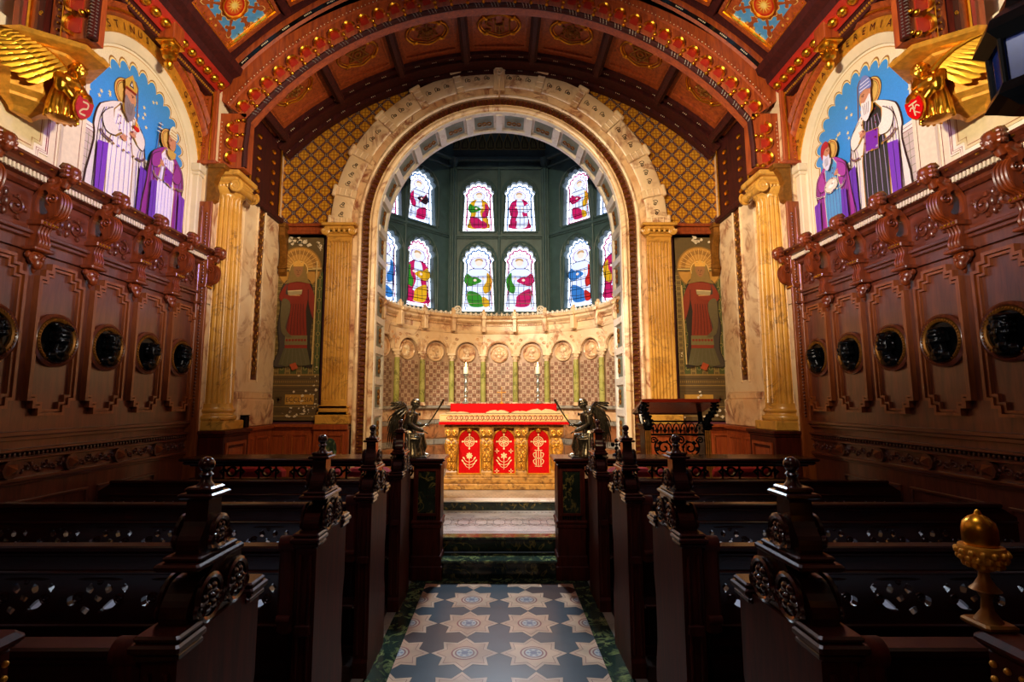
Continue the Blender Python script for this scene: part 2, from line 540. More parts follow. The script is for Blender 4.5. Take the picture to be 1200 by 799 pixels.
# side blocks under the desks and chancel floor
ld = MB('tile'); ld.flat = True
ld.box(-3.0, 3.0, 4.90, 5.89, 0.0, .282, hx('#e2dcd6'))
ld.M = F_flo(.283)
for i in range(56):
    x = -.60 + i * .0218
    for j, y in enumerate((4.925, 4.947, 5.84, 5.862)):
        ld.face(circ(x + (.011 if j % 2 else 0), y, .0065, 6), .0006, hx('#4c4a52'))
for i in range(14):
    x = -.56 + i * .086
    ld.face(circ(x, 5.80, .012, 8), .0007, hx('#7d3a4a'))
    ld.face(star(x + .043, 5.80, .014, .006, 4), .0007, hx('#54606e'))
for k in range(7):
    cx = -.54 + k * .18
    for q in range(4):
        a = PI / 2 * q + PI / 4
        ld.stroke(spiral(cx + .028 * cos(a), 5.35 + .17 * sin(a), .012, .055, a, 1.1, 18), .006, .0006, hx('#5d5a5c'))
        ld.stroke(spiral(cx + .09, 5.35 + .12 * cos(a), .01, .045, a + 1, 1.0, 14), .005, .0007, hx('#857868'))
    ld.stroke(circ(cx, 5.35, .06, 18, .15), .006, .0006, hx('#5e6670'), True)
for k in range(600):
    x, y = rnd.uniform(-.6, .6), rnd.uniform(5.0, 5.76)
    ld.face(circ(x, y, rnd.uniform(.003, .0065), 5, a0=rnd.random()), .0005, hx(rnd.choice(['#6b6662', '#f4f1ec', '#8a7668', '#565e6c', '#f7f2ec'])))
for s in (-1, 1):
    ld.stroke([(s * .60, 4.97), (s * .60, 5.78)], .01, .0007, hx('#54525a'))
ld.stroke([(-.6, 4.975), (.6, 4.975)], .007, .0007, hx('#7a6f72'))
ld.stroke([(-.6, 5.775), (.6, 5.775)], .007, .0007, hx('#7a6f72'))
ob = ld.build('mosaic_landing')
tag(ob, 'pale mosaic landing with dotted borders above the two dark steps', 'floor', kind='structure')
veined_step('upper green veined marble step below the altar platform', 1.6, 5.89, 6.02, .284, .397, 'white')
pf = MB('tile'); pf.flat = True
pf.box(-3.0, 3.0, 6.02, 9.2, 0.0, .395, hx('#b9a58a'))
pf.M = F_flo(.396)
for i in range(64):
    x = -1.5 + i * .047
    pf.face(circ(x, 6.06, .010, 6), .0006, hx('#5d4640'))
    pf.face(star(x + .02, 6.16, .014, .006, 4), .0006, hx('#7c3a38'))
    pf.face(circ(x, 6.26, .010, 6), .0006, hx('#4c4a52'))
tag(pf.build('altar_platform'), 'mosaic bordered platform the altar stands on', 'floor', kind='structure')

# ================================================================ SIDE WALLS
def stepped(hw, zb, zt, d):
    """outline of the notched panel, inset by d"""
    a, b, c = hw - d, hw - .042 - d, hw - .085 - d
    z0, z1, z2 = zb + d, zb + .05 + d, zb + .10 + d
    t0, t1, t2 = zt - d, zt - .05 - d, zt - .10 - d
    return [(-c, z0), (c, z0), (c, z1), (b, z1), (b, z2), (a, z2), (a, t2), (b, t2), (b, t1), (c, t1), (c, t0),
            (-c, t0), (-c, t1), (-b, t1), (-b, t2), (-a, t2), (-a, z2), (-b, z2), (-b, z1), (-c, z1)]
PY = [4.93 - .467 * k for k in range(8)]          # panel centres
BY = [5.165 - .467 * k for k in range(8)]         # bracket centres
for s, nm in ((-1, 'left'), (1, 'right')):
    # the wall itself, from behind the camera to the column
    m = MB('panel'); m.M = F_side(s, s * W)
    U = lambda y: -s * y
    def bx(y0, y1, z0, z1, w0, w1, b=.004):
        m.bbox(min(U(y0), U(y1)), max(U(y0), U(y1)), z0, z1, w0, w1, b)
    bx(-2.0, 5.30, 0, 2.62, -.2, 0, .001)
    o = struct(m.build('wall_' + nm))
    # dado rails
    m = MB('panelh'); m.M = F_side(s, s * W)
    bx(-2, 5.2, 1.275, 1.305, 0, .055); bx(-2, 5.2, 1.245, 1.275, 0, .03)
    bx(-2, 5.2, 1.175, 1.195, 0, .045); bx(-2, 5.2, .985, 1.01, 0, .04); bx(-2, 5.2, 1.12, 1.14, 0, .03)
    bx(-2, 5.2, .965, .985, 0, .022)
    for k in range(5):
        y = 4.7 - k * .75
        bx(y - .66, y, .84, .86, 0, .018); bx(y - .66, y, .2, .22, 0, .018); bx(y - .02, y, .2, .86, 0, .018); bx(y - .66, y - .64, .2, .86, 0, .018)
    struct(m.build('trim_dado_' + nm), 'dark dado rails of the %s wall' % nm)
    # carved string of beads and scrolls
    t = thing('carved_string_course', 'carved string of beads and leaf scrolls running along the %s wall dado' % nm, 'moulding', (s * W, 3, 1.1)); off = (s * W, 3, 1.1)
    m = MB('carve'); m.M = F_side(s, s * W)
    n = 120
    for k in range(n):
        y = 5.15 - k * .034
        m.sph((U(y), 1.157, .012), (.013, .016, .016), 6, 4)
    m.build('bead_string', t, off)
    m = MB('carve'); m.M = F_side(s, s * W)
    for k in range(64):
        y = 5.1 - k * .0622
        ang = (k % 2) * PI
        p = spiral(U(y), 1.065, .006, .024, ang, .9, 9)
        m.tube([(a, b, .012) for a, b in p], lambda t: .008 - .004 * t, 5)
        m.sph((U(y + .03), 1.065 + .02 * (1 if k % 2 else -1), .008), (.012, .02, .012), 6, 4)
    m.build('leaf_scroll_band', t, off)
    # upper rails under the cornice
    m = MB('panelh'); m.M = F_side(s, s * W)
    bx(-2, 5.22, 2.585, 2.61, 0, .05); bx(-2, 5.22, 2.56, 2.585, 0, .028); bx(-2, 5.22, 2.475, 2.485, 0, .012)
    bx(-2, 5.22, 2.61, 2.88, -.02, .012)
    struct(m.build('trim_frieze_' + nm), 'frieze board under the %s cornice' % nm)
    t = thing('carved_frieze', 'dark carved foliage frieze between the scroll brackets of the %s wall' % nm, 'frieze', (s * W, 3, 2.74)); off = (s * W, 3, 2.74)
    for k in range(8):
        m = MB('carve'); m.M = F_side(s, s * W)
        yc = BY[k] - .2335
        for q in (-1, 1):
            p = spiral(U(yc) + q * .075, 2.735, .012, .062, PI / 2 - q * PI / 2, q * 1.3, 22)
            m.tube([(a, b, .02) for a, b in p], lambda t: .013 - .006 * t, 6)
            for a in range(5):
                aa = a * 2 * PI / 5
                m.sph((U(yc) + q * .075 + .074 * cos(aa), 2.735 + .07 * sin(aa), .015), (.022, .022, .015), 6, 4)
        m.sph((U(yc), 2.74, .02), (.024, .04, .03), 8, 6)
        m.sph((U(yc), 2.80, .018), (.018, .03, .02), 8, 6); m.sph((U(yc), 2.68, .018), (.018, .03, .02), 8, 6)
        m.build('foliage_panel', t, off)
    # cornice
    t = thing('wall_cornice', 'dark wooden cornice with pale dentils above the %s panelling' % nm, 'cornice', (s * W, 0, 2.88))
    m = MB('carve'); m.M = F_side(s, s * W)
    U0, U1 = min(U(-2), U(5.25)), max(U(-2), U(5.25))
    prof = [(0, 2.88), (.03, 2.88), (.05, 2.90), (.05, 2.925), (.09, 2.93), (.10, 2.975), (.12, 2.98), (.135, 3.0), (.17, 3.02), (.175, 3.035), (-.35, 3.035), (-.35, 2.9)]
    m.loft([[(u, z, w) for w, z in prof] for u in (U0, U1)], True, False)
    m.build('moulding', t, (s * W, 0, 2.88))
    m = MB('plaster'); m.M = F_side(s, s * W)
    k = 0
    y = 5.22
    while y > 1.6:
        m.box(min(U(y), U(y - .014)), max(U(y), U(y - .014)), 2.933, 2.968, .09, .108); y -= .0275
    o = m.build('dentil_row', t, (s * W, 0, 2.88)); o['label'] = 'pale dentils'
    m = MB('gold'); m.M = F_side(s, s * W)
    y = 5.2
    while y > 1.6:
        m.sph((U(y), 3.012, .155), (.014, .008, .008), 6, 4); y -= .11
    o = m.build('gilt_bead_row', t, (s * W, 0, 2.88)); o['label'] = 'gilt beads'

    # notched panels, each a unit that could be lifted off
    for k in range(7):
        m = MB('frame'); t = thing('wall_panel', 'x', 'panel', (s * W, PY[k], 1.91), group='notched panels of the %s wall' % nm)
        m.M = F_side(s, s * W, PY[k])
        o_, i1, i2, i3 = (stepped(.19, 1.40, 2.43, d) for d in (0, .02, .026, .042))
        cm = circ(0, 1.914, .185, 32)
        zone = []
        m.extr(o_, 0, .042, [i1]); m.extr(i1, 0, .012, [i2]); m.extr(i2, 0, .030, [i3])
        off = (s * W, PY[k], 1.91)
        a = m.build('outer_moulding', t, off)
        m = MB('panel'); m.M = F_side(s, s * W, PY[k]); m.extr(i3, 0, .008); m.build('field', t, off)
        m = MB('panel'); m.M = F_side(s, s * W, PY[k])
        m.arch([(.158, .0), (.158, .034), (.168, .042), (.178, .034), (.186, .03), (.186, 0)], 0, 2 * PI, 40, (0, 1.914), ends=False)
        m.build('ring_moulding', t, off)
        ords = ['beside the marble column', 'second from the column', 'third from the column', 'fourth from the column', 'fifth from the column', 'sixth from the column', 'seventh from the column']
        t['label'] = 'notched brown wall panel on the %s wall, %s' % (nm, ords[k])
        # diamond boss on the dado
        if k < 6:
            d = MB('carve'); d.M = F_side(s, s * W, BY[k + 1])
            hexp = [(-.062, 0), (-.045, .04), (-.03, .05), (0, .062), (.03, .05), (.045, .04), (.062, 0), (.045, -.04), (.03, -.05), (0, -.062), (-.03, -.05), (-.045, -.04)]
            d.extr([(x, 1.065 + y) for x, y in hexp], 0, .03)
            bt = thing('dado_boss', 'diamond-cut wooden boss on the %s dado, %s' % (nm, ['nearest the column', 'second from the column', 'third from the column', 'fourth from the column', 'fifth from the column', 'sixth from the column'][k]), 'boss', (s * W, BY[k + 1], 1.065), group='diamond bosses of the %s dado' % nm)
            d.build('plate', bt, (s * W, BY[k + 1], 1.065))
            d = MB('frame'); d.M = F_side(s, s * W, BY[k + 1])
            q = .033
            d.add([(-q, 1.065 - q, .03), (q, 1.065 - q, .03), (q, 1.065 + q, .03), (-q, 1.065 + q, .03), (0, 1.065, .07)], [(0, 1, 4), (1, 2, 4), (2, 3, 4), (3, 0, 4), (3, 2, 1, 0)])
            d.build('diamond', bt, (s * W, BY[k + 1], 1.065))

# ---------------------------------------------------------------- upper side walls and mosaics
LY, LZ, LR = 4.30, 3.80, .60        # lunette centre and radius of the blue
def seated(P, x, zt, hs, robe, mantle, beard, hat, fx, w0, trim='#c9a24a', staff=None, item=None, zb=3.02, halo='#d9b25a', shade='#b8a8c8'):
    """robed figure of the mosaics: zt = top of head, hs = head height"""
    c = lambda h: hx(h)
    lw = w0
    def wide(pts):      # robes spread out below the chin
        o = []
        for a, b in pts:
            k = min(1, max(0, (-b - 1.0) / .8)); o.append((a * (1 + .42 * k), b))
        return o
    def F(pts, col, up=1):
        nonlocal lw
        lw += .0006
        P.face(xf(wide(pts), x, zt, hs, 0, fx), lw, c(col))
    def L(pts, wd, col, closed=False):
        nonlocal lw
        lw += .0006
        P.stroke(xf(wide(pts), x, zt, hs, 0, fx), wd * hs, lw, c(col), closed)
    H = (zt - zb) / hs          # figure height in heads
    if staff: 
        L([(.95, -H + .6), (.80, .45)], .07, '#7d4a22')
        if staff == 'cross3':
            for k, wd in ((.30, .20), (.02, .26), (-.26, .30)): L([(.80 - wd, k + .05), (.80 + wd, k - .02)], .05, '#f0e2b8')
        else: L(smooth2([(.8, .4), (.62, .62), (.42, .55), (.45, .32), (.6, .3)], 4, False), .07, '#7d4a22')
    F(circ(0, -.42, .78, 30), '#5a3c18'); F(circ(0, -.42, .74, 30), halo); L(circ(0, -.42, .64, 28), .05, '#a8401c', True)
    L(circ(0, -.42, .56, 28), .03, '#6a4a1c', True)
    body = smooth2([(-.28, -1.0), (-.78, -1.35), (-1.12, -2.0), (-1.25, -2.9), (-1.18, -3.7), (-1.28, -H), (1.28, -H), (1.22, -3.7), (1.15, -2.8), (1.0, -1.9), (.72, -1.3), (.28, -1.0)], 4)
    body = [(a, max(b, -H)) for a, b in body]
    F([(a * 1.04, b * 1.0) for a, b in body], '#3a2418'); F([(a * .985, b) for a, b in body], mantle)
    inner = [(-.25, -1.05), (-.5, -1.6), (-.45, -2.6), (-.62, -3.6), (-.55, -H), (.62, -H), (.6, -3.6), (.42, -2.6), (.48, -1.6), (.25, -1.05)]
    F(inner, robe); L(inner[:5], .06, trim); L(inner[5:], .06, trim)
    for k in range(5):
        xx = -.4 + .2 * k
        L([(xx * .7, -1.7), (xx * 1.05, -2.8), (xx * 1.2, -H)], .035, shade)
    for q in (-1, 1):
        for k in range(4):
            L(smooth2([(q * (.65 + .09 * k), -1.6 - .1 * k), (q * (.85 + .07 * k), -2.6), (q * (.75 + .12 * k), -3.5), (q * (.85 + .1 * k), -H)], 3, False), .035, '#4a3040' if k % 2 else shade)
    # sleeves and hands
    F(smooth2([(.62, -1.5), (1.05, -2.1), (1.0, -2.75), (.62, -2.6), (.35, -2.2), (.45, -1.9)], 3), mantle); L(smooth2([(.62, -1.5), (1.05, -2.1), (1.0, -2.75), (.62, -2.6), (.35, -2.2)], 3, False), .04, '#3a2418')
    L([(.32, -2.15), (.66, -2.62)], .1, trim)
    F(smooth2([(-.62, -1.6), (-1.0, -2.3), (-.8, -2.95), (-.35, -2.9), (-.1, -2.6), (-.45, -2.3)], 3), mantle); L(smooth2([(-.62, -1.6), (-1.0, -2.3), (-.8, -2.95), (-.35, -2.9), (-.1, -2.6)], 3, False), .04, '#3a2418')
    L([(-.1, -2.55), (-.36, -2.92)], .1, trim)
    for hxp, hyp in ((.42, -2.28), (-.02, -2.78)):
        F(circ(hxp, hyp, .16, 12, .12), '#c98a62')
        for k in range(4): L([(hxp - .05 + .05 * k, hyp + .05), (hxp - .02 + .06 * k, hyp + .24)], .045, '#d89a70')
    if item == 'heart':
        F(circ(.55, -1.85, .15, 12), '#c8201a'); F([(.48, -1.75), (.55, -1.35), (.62, -1.75)], '#e8a020')
    if item == 'book':
        F([(-.35, -2.5), (.25, -2.3), (.32, -3.3), (-.28, -3.5)], '#7a2aa0'); L([(-.35, -2.5), (.25, -2.3), (.32, -3.3), (-.28, -3.5)], .05, trim, True)
    if item == 'lamb':
        F(circ(.05, -2.9, .5, 22), '#e8dcc0'); L(circ(.05, -2.9, .46, 22), .04, '#6a5a40', True); F(circ(.05, -2.95, .22, 12, .13), '#fff8ea'); F(circ(.25, -2.75, .09, 8), '#fff8ea')
    for k in range(7):
        F(circ(-.72 + .24 * k, -3.35 - .05 * (k % 2), .06, 6), trim if k % 2 else shade)
    L(smooth2([(-1.1, -3.1), (-.9, -3.3), (-.55, -3.35)], 3, False), .11, trim); L(smooth2([(1.05, -3.1), (.9, -3.35), (.6, -3.4)], 3, False), .11, trim)
    L(smooth2([(-1.1, -3.1), (-.9, -3.3), (-.55, -3.35)], 3, False), .05, '#33206a'); L(smooth2([(1.05, -3.1), (.9, -3.35), (.6, -3.4)], 3, False), .05, '#33206a')
    for k in range(5): F(circ(-.36 + .03 * k, -1.5 - .35 * k, .045, 6), '#7a1c2c'); F(circ(.36 - .03 * k, -1.5 - .35 * k, .045, 6), '#7a1c2c')
    F([(-1.15, -H), (-1.2, -3.75), (-.75, -3.6), (-.8, -H)], '#7a3ab0'); F([(1.2, -H), (1.15, -3.8), (.8, -3.65), (.75, -H)], '#6a34a8')
    for q in (-1, 1):
        L([(q * .98, -3.7), (q * 1.02, -H)], .03, '#2a1850')
    # collar
    F([(-.45, -1.1), (.45, -1.1), (.3, -1.5), (0, -1.7), (-.3, -1.5)], trim)
    # head
    F(smooth2([(-.3, -.25), (-.34, -.6), (-.2, -.95), (.05, -1.08), (.26, -.9), (.36, -.55), (.3, -.2), (0, -.08)], 4), '#c98a62')
    F([(.3, -.5), (.44, -.66), (.3, -.7)], '#c98a62')
    F(circ(.17, -.5, .05, 8, .03), '#2a1610'); L([(.06, -.42), (.28, -.44)], .035, '#3a2014'); L([(.18, -.84), (.32, -.82)], .04, '#7a2a1c')
    if beard:
        F(smooth2([(-.3, -.6), (-.34, -1.0), (-.2, -1.5), (.05, -1.85), (.28, -1.5), (.36, -1.05), (.3, -.78), (.1, -.86), (-.12, -.7)], 3), beard)
        for k in range(4): L([(-.18 + .13 * k, -.95), (-.1 + .07 * k, -1.5)], .03, '#6a5a50')
    if hat == 'mitre':
        F([(-.4, -.28), (-.46, .1), (.0, .62), (.42, .1), (.36, -.28)], '#caa040'); F([(-.16, -.05), (.0, .35), (.16, -.05)], '#182048'); F([(-.07, .02), (0, .2), (.07, .02)], '#f0ead0'); L([(-.38, -.24), (.36, -.24)], .12, '#8a2a1c')
    elif hat == 'tiara':
        F(smooth2([(-.36, -.25), (-.4, .1), (-.22, .42), (.0, .58), (.22, .42), (.38, .1), (.34, -.25)], 4), '#e8dcb0')
        for k in range(3): L([(-.38 + .05 * k, -.18 + .2 * k), (.36 - .05 * k, -.18 + .2 * k)], .06, '#b8862a')
    elif hat == 'turban':
        F(smooth2([(-.4, -.35), (-.46, .0), (-.2, .4), (.1, .5), (.3, .2), (.38, -.25), (0, -.22)], 4), '#7480b8')
        for k in range(3): L([(-.4 + .02 * k, -.2 + .18 * k), (.34 - .05 * k, -.15 + .16 * k)], .05, '#e0e2f0')
    elif hat == 'hood':
        F(smooth2([(-.42, -.9), (-.5, -.3), (-.3, .15), (.1, .25), (.36, -.05), (.25, -.25), (-.1, -.3), (-.28, -.7)], 4), '#b02a30')
for s, nm in ((-1, 'left'), (1, 'right')):
    U = lambda y: -s * y
    fx = -s                          # near is left on the left wall, right on the right wall
    # masonry behind everything
    m = MB('plaster'); m.M = F_side(s, s * (W + .12))
    m.extr([(U(-2), 3.03), (U(5.35), 3.03), (U(5.35), 4.95), (U(-2), 4.95)][::(1 if s < 0 else -1)], -.2, -.04)
    struct(m.build('wall_upper_' + nm), 'plastered upper wall on the %s' % nm)
    # cream panel under the angel bracket
    t = thing('notched_plaster_slab', 'cream notched plaster panel below the gilded angel bracket on the %s wall' % nm, 'panel', (s * W, 2.95, 3.1))
    off = (s * W, 2.95, 3.1)
    m = MB('art'); m.M = F_side(s, s * (W + .06)); m.flat = False
    a, b = sorted((U(2.35), U(3.70)))
    m.extr(rect(a, b, 3.035, 3.95), -.1, 0, col=hx('#e6d5ab')); m.build('slab', t, off)
    def notch(x0, x1, z0, z1, q):
        return [(x0 + q, z0), (x1 - q, z0), (x1 - q, z0 + q), (x1, z0 + q), (x1, z1 - q), (x1 - q, z1 - q), (x1 - q, z1), (x0 + q, z1), (x0 + q, z1 - q), (x0, z1 - q), (x0, z0 + q), (x0 + q, z0 + q)]
    m = MB('art'); m.M = F_side(s, s * (W + .06))
    xa, xb = sorted((U(2.45), U(3.40)))
    m.extr(notch(xa, xb, 3.12, 3.62, .07), 0, .012, col=hx('#f0e2c0'))
    m.extr(notch(xa + .06, xb - .06, 3.18, 3.56, .06), 0, .018, col=hx('#dcc692')); m.build('raised_field', t, off)
    m = MB('art'); m.M = F_side(s, s * (W + .06)); m.flat = True
    for d, w in ((.012, .0135), (.026, .0135)): m.stroke(notch(xa + d, xb - d, 3.12 + d, 3.62 - d, .07), .006, w, hx('#8a1c24'), True)
    m.stroke(notch(xa + .08, xb - .08, 3.20, 3.54, .06), .006, .0195, hx('#9a5a20'), True)
    m.stroke([(a, 3.085), (b, 3.085)], .012, .002, hx('#6a1c3c')); m.stroke([(a, 3.06), (b, 3.06)], .008, .002, hx('#3a2460'))
    for uu in (U(3.46), U(3.50), U(3.66)): m.stroke([(uu, 3.1), (uu, 3.95)], .005, .002, hx('#8a4a34'))
    m.build('red_lines', t, off)['label'] = 'dark red outlines'
    # mosaic lunette
    t = thing('mosaic_lunette', 'x', 'mosaic', (s * 3.2, LY, 3.06)); off = (s * 3.2, LY, 3.06)
    t['label'] = ('blue mosaic of two robed bishops, one with a mitre, left wall' if s < 0 else 'blue mosaic of two bearded prophets, one in a turban, right wall')
    m = MB('mosaic'); m.M = F_side(s, s * (W + .10), LY); m.flat = True
    full = [(-.80, 3.03), (.80, 3.03)] + [(.80 * cos(PI * i / 40), LZ + .80 * sin(PI * i / 40)) for i in range(41)]
    m.face(full, .0, hx('#e9dcc0')); w = .001
    def scal(R, d, lobes=15):
        o = [(-R, 3.03), (R, 3.03)]
        for L_ in range(-2, lobes + 2):
            a0 = PI * L_ / lobes; a1 = PI * (L_ + 1) / lobes
            for j in range(7):
                tt = j / 6; aa = a0 + (a1 - a0) * tt
                rr = R - d + d * sin(PI * tt) ** .7
                if 0 <= L_ < lobes: o.append((rr * cos(aa), LZ + rr * sin(aa)))
        return o
    m.face([(-.72, 3.03), (.72, 3.03)] + [(.72 * cos(PI * i / 40), LZ + .72 * sin(PI * i / 40)) for i in range(41)], w, hx('#c8a060'))
    m.face([(-.71, 3.03), (.71, 3.03)] + [(.71 * cos(PI * i / 40), LZ + .71 * sin(PI * i / 40)) for i in range(41)], w + .001, hx('#ead9b2'))
    m.face(scal(.655, .07), w + .002, hx('#9a6a2a')); m.face(scal(.64, .07), w + .003, hx('#f0d690')); m.face(scal(.625, .07), w + .004, hx('#3f92d4'))
    m.build('blue_ground', t, off)
    m = MB('mosaic'); m.M = F_side(s, s * (W + .10), LY); m.flat = True
    sr = random.Random(3 + s)
    for k in range(17):
        aa = sr.uniform(.25, PI - .25); rr = sr.uniform(.12, .5)
        m.face(star(rr * cos(aa), LZ + rr * sin(aa), .022, .009, 5, sr.random()), .0065, hx('#e9d58a'))
    # balustrade behind the figures
    m.face(rect(-.62, .62, 3.03, 3.62), .006, hx('#cdb9a4'))
    m.face(rect(-.62, .62, 3.60, 3.66), .0064, hx('#efe4cc')); m.stroke([(-.62, 3.63), (.62, 3.63)], .005, .0068, hx('#7a3c30')); m.stroke([(-.62, 3.60), (.62, 3.60)], .006, .0068, hx('#7a3c30'))
    for k in range(18):
        uu = -.6 + k * .07
        m.stroke([(uu, 3.04), (uu, 3.58)], .005, .0068, hx('#8a8460'))
    for k in range(9): m.stroke([(-.62, 3.06 + k * .062), (.62, 3.06 + k * .062)], .005, .0068, hx('#8a8460'))
    if s < 0:
        seated(m, fx * -.20, 4.17, .168, '#f2e8da', '#e6dccb', '#8a7a74', 'mitre', 1, .008, staff='crook', item='heart', shade='#8a78c8', trim='#9a7428')
        m.M = F_side(s, s * (W + .10) - s * .012, LY)
        seated(m, .33, 4.02, .145, '#efe6f2', '#93378a', None, 'tiara', -1, .032, staff='cross3', item='book', shade='#8a78d8', trim='#c8a24a')
    else:
        seated(m, fx * -.17, 4.20, .172, '#35332a', '#f2e6cc', '#ece4d8', 'turban', -1, .008, staff='crook', item='book', shade='#b0a0c0', trim='#b8862a')
        m.M = F_side(s, s * (W + .10) - s * .012, LY)
        seated(m, -.34, 3.92, .138, '#5aa2cc', '#a8409a', '#dcdce8', 'hood', 1, .032, item='lamb', shade='#5a3a98', trim='#e6d6b0')
    m.build('figures', t, off)['label'] = 'robed mosaic figures with gold haloes'
    # archivolt with lettering
    t = thing('lunette_arch', 'brown wooden arch with gold lettering round the %s mosaic' % nm, 'arch', (s * W, LY, LZ)); off = (s * W, LY, LZ)
    m = MB('plaster'); m.M = F_side(s, s * (W + .10), LY)
    m.arch([(.74, -.02), (.74, .02), (.755, .03), (.82, .05), (.82, -.02)], -.0, PI, 44, (0, LZ), jamb=3.04); m.build('cream_reveal', t, off)
    m = MB('goldp'); m.M = F_side(s, s * (W + .10), LY)
    m.arch([(.82, -.02), (.82, .065), (.935, .075), (.935, -.02)], 0, PI, 44, (0, LZ)); m.build('gold_band', t, off)
    if s < 0:
        arctext('ceild', F_side(s, s * (W + .10), LY), 'S. AUGUSTINUS', (0, LZ), .852, PI - .12, PI / 2 + .05, .082, .078, t, off)
        arctext('ceild', F_side(s, s * (W + .10), LY), 'S. GREGORIUS', (0, LZ), .852, PI / 2 - .2, .05, .082, .078, t, off)
    else:
        arctext('ceild', F_side(s, s * (W + .10), LY), 'ISAIAS PROPHETA', (0, LZ), .852, PI - .02, PI / 2 + .32, .082, .078, t, off)
        arctext('ceild', F_side(s, s * (W + .10), LY), 'IEREMIAS', (0, LZ), .852, PI / 2 + .12, .75, .082, .078, t, off)
    m = MB('ceil'); m.M = F_side(s, s * (W + .10), LY)
    m.arch([(.935, -.02), (.935, .10), (.955, .13), (.975, .10), (1.0, .12), (1.03, .15), (1.03, -.02)], 0, PI, 44, (0, LZ))
    m.mat('gold'); m.arch([(.972, .10), (.972, .122), (.988, .126), (.990, .10)], 0, PI, 44, (0, LZ)); m.build('outer_moulding', t, off)
    # wooden spandrels above the arch
    m = MB('ceil'); m.M = F_side(s, s * (W + .10), LY)
    n = 24
    ap = [(1.0 * cos(PI * i / n), LZ + 1.0 * sin(PI * i / n)) for i in range(n + 1)]
    m.extr([(1.04, 3.75), (1.04, 5.0), (-1.04, 5.0), (-1.04, 3.75)] + ap[::-1], -.03, .07)
    m.mat('ceild')
    for q in (-1, 1):
        m.arch([(.05, .07), (.05, .10), (.075, .10), (.075, .07)], 0, 2 * PI, 20, (q * .86, 4.55), ends=False)
    struct(m.build('trim_spandrel_' + nm), 'wooden spandrels over the %s lunette' % nm)
    for q, y in ((1, 'far'), (-1, 'near')):
        uu = -s * 1 * q * .86
        m = MB('gold'); m.M = F_side(s, s * (W + .10), LY)
        m.arch([(.045, .07), (.045, .10), (.056, .10), (.056, .07)], 0, 2 * PI, 20, (uu, 4.55), ends=False)
        tt = thing('spandrel_medallion', 'small round enamel medallion on the %s wooden spandrel, %s side' % (nm, y), 'medallion', (s * W, LY + q * .86, 4.55))
        m.build('gilt_rim', tt, (s * W, LY + q * .86, 4.55))
        m = MB('blueglass' if s < 0 else 'goldp'); m.M = F_side(s, s * (W + .10), LY); m.sph((uu, 4.55, .075), (.044, .044, .022), 16, 8); m.build('boss', tt, (s * W, LY + q * .86, 4.55))
    m = MB('ceil')
    m.bbox(min(s * 2.99, s * 3.3), max(s * 2.99, s * 3.3), 5.11, 5.145, 3.985, 4.9, .008); m.bbox(min(s * 2.96, s * 3.3), max(s * 2.96, s * 3.3), 5.09, 5.145, 3.96, 4.0, .006)
    m.mat('gold'); m.bbox(min(s * 3.03, s * 3.045), max(s * 3.03, s * 3.045), 5.095, 5.115, 4.0, 4.88, .004)
    for k in range(20): m.sph((s * 3.10, 5.108, 4.03 + k * .043), .008, 6, 4)
    struct(m.build('trim_haunch_' + nm), 'wooden strip over the %s column capital' % nm)
    m = MB('frame')
    a, b = sorted((s * 2.985, s * 3.13)); m.bbox(a, b, 5.115, 5.149, 0, 3.56, .004)
    m.mat('carve')
    for k in range(64): m.sph((s * 3.03, 5.112, 1.35 + k * .033), (.014, .008, .013), 6, 4)
    m.mat('frame'); a, b = sorted((s * 3.06, s * 3.085)); m.bbox(a, b, 5.095, 5.12, 1.3, 3.5, .006)
    struct(m.build('trim_corner_' + nm), 'carved wooden corner strip beside the %s marble column' % nm)
    # white pilaster strip and small panel between mosaic and column
    m = MB('plaster'); m.M = F_side(s, s * (W + .06))
    a, b = sorted((U(5.06), U(5.14)))
    m.bbox(a, b, 3.035, 3.86, -.02, .05, .008); m.bbox(a - .03, b + .03, 3.86, 3.94, -.02, .08, .01); m.bbox(a - .015, b + .015, 3.82, 3.86, -.02, .065, .008)
    tag(m.build('plaster_pilaster'), 'slim cream plaster pilaster between the %s mosaic and the marble column' % nm, 'pilaster')
# ================================================================ CHANCEL WALL
ZC = 3.86          # springing of the marble arch
m = MB('art'); m.M = F_back(YB + .06)
n = 48
op = [(1.70 * cos(PI * i / n), ZC + 1.70 * sin(PI * i / n)) for i in range(n + 1)]
poly = [(-3.25, 0), (-1.70, 0)] + op[::-1] + [(1.70, 0), (3.25, 0), (3.25, 6.6), (-3.25, 6.6)]
m.extr(poly, -.45, 0, col=hx('#5c2a34'))
struct(m.build('wall_back'), 'chancel wall pierced by the great arch')
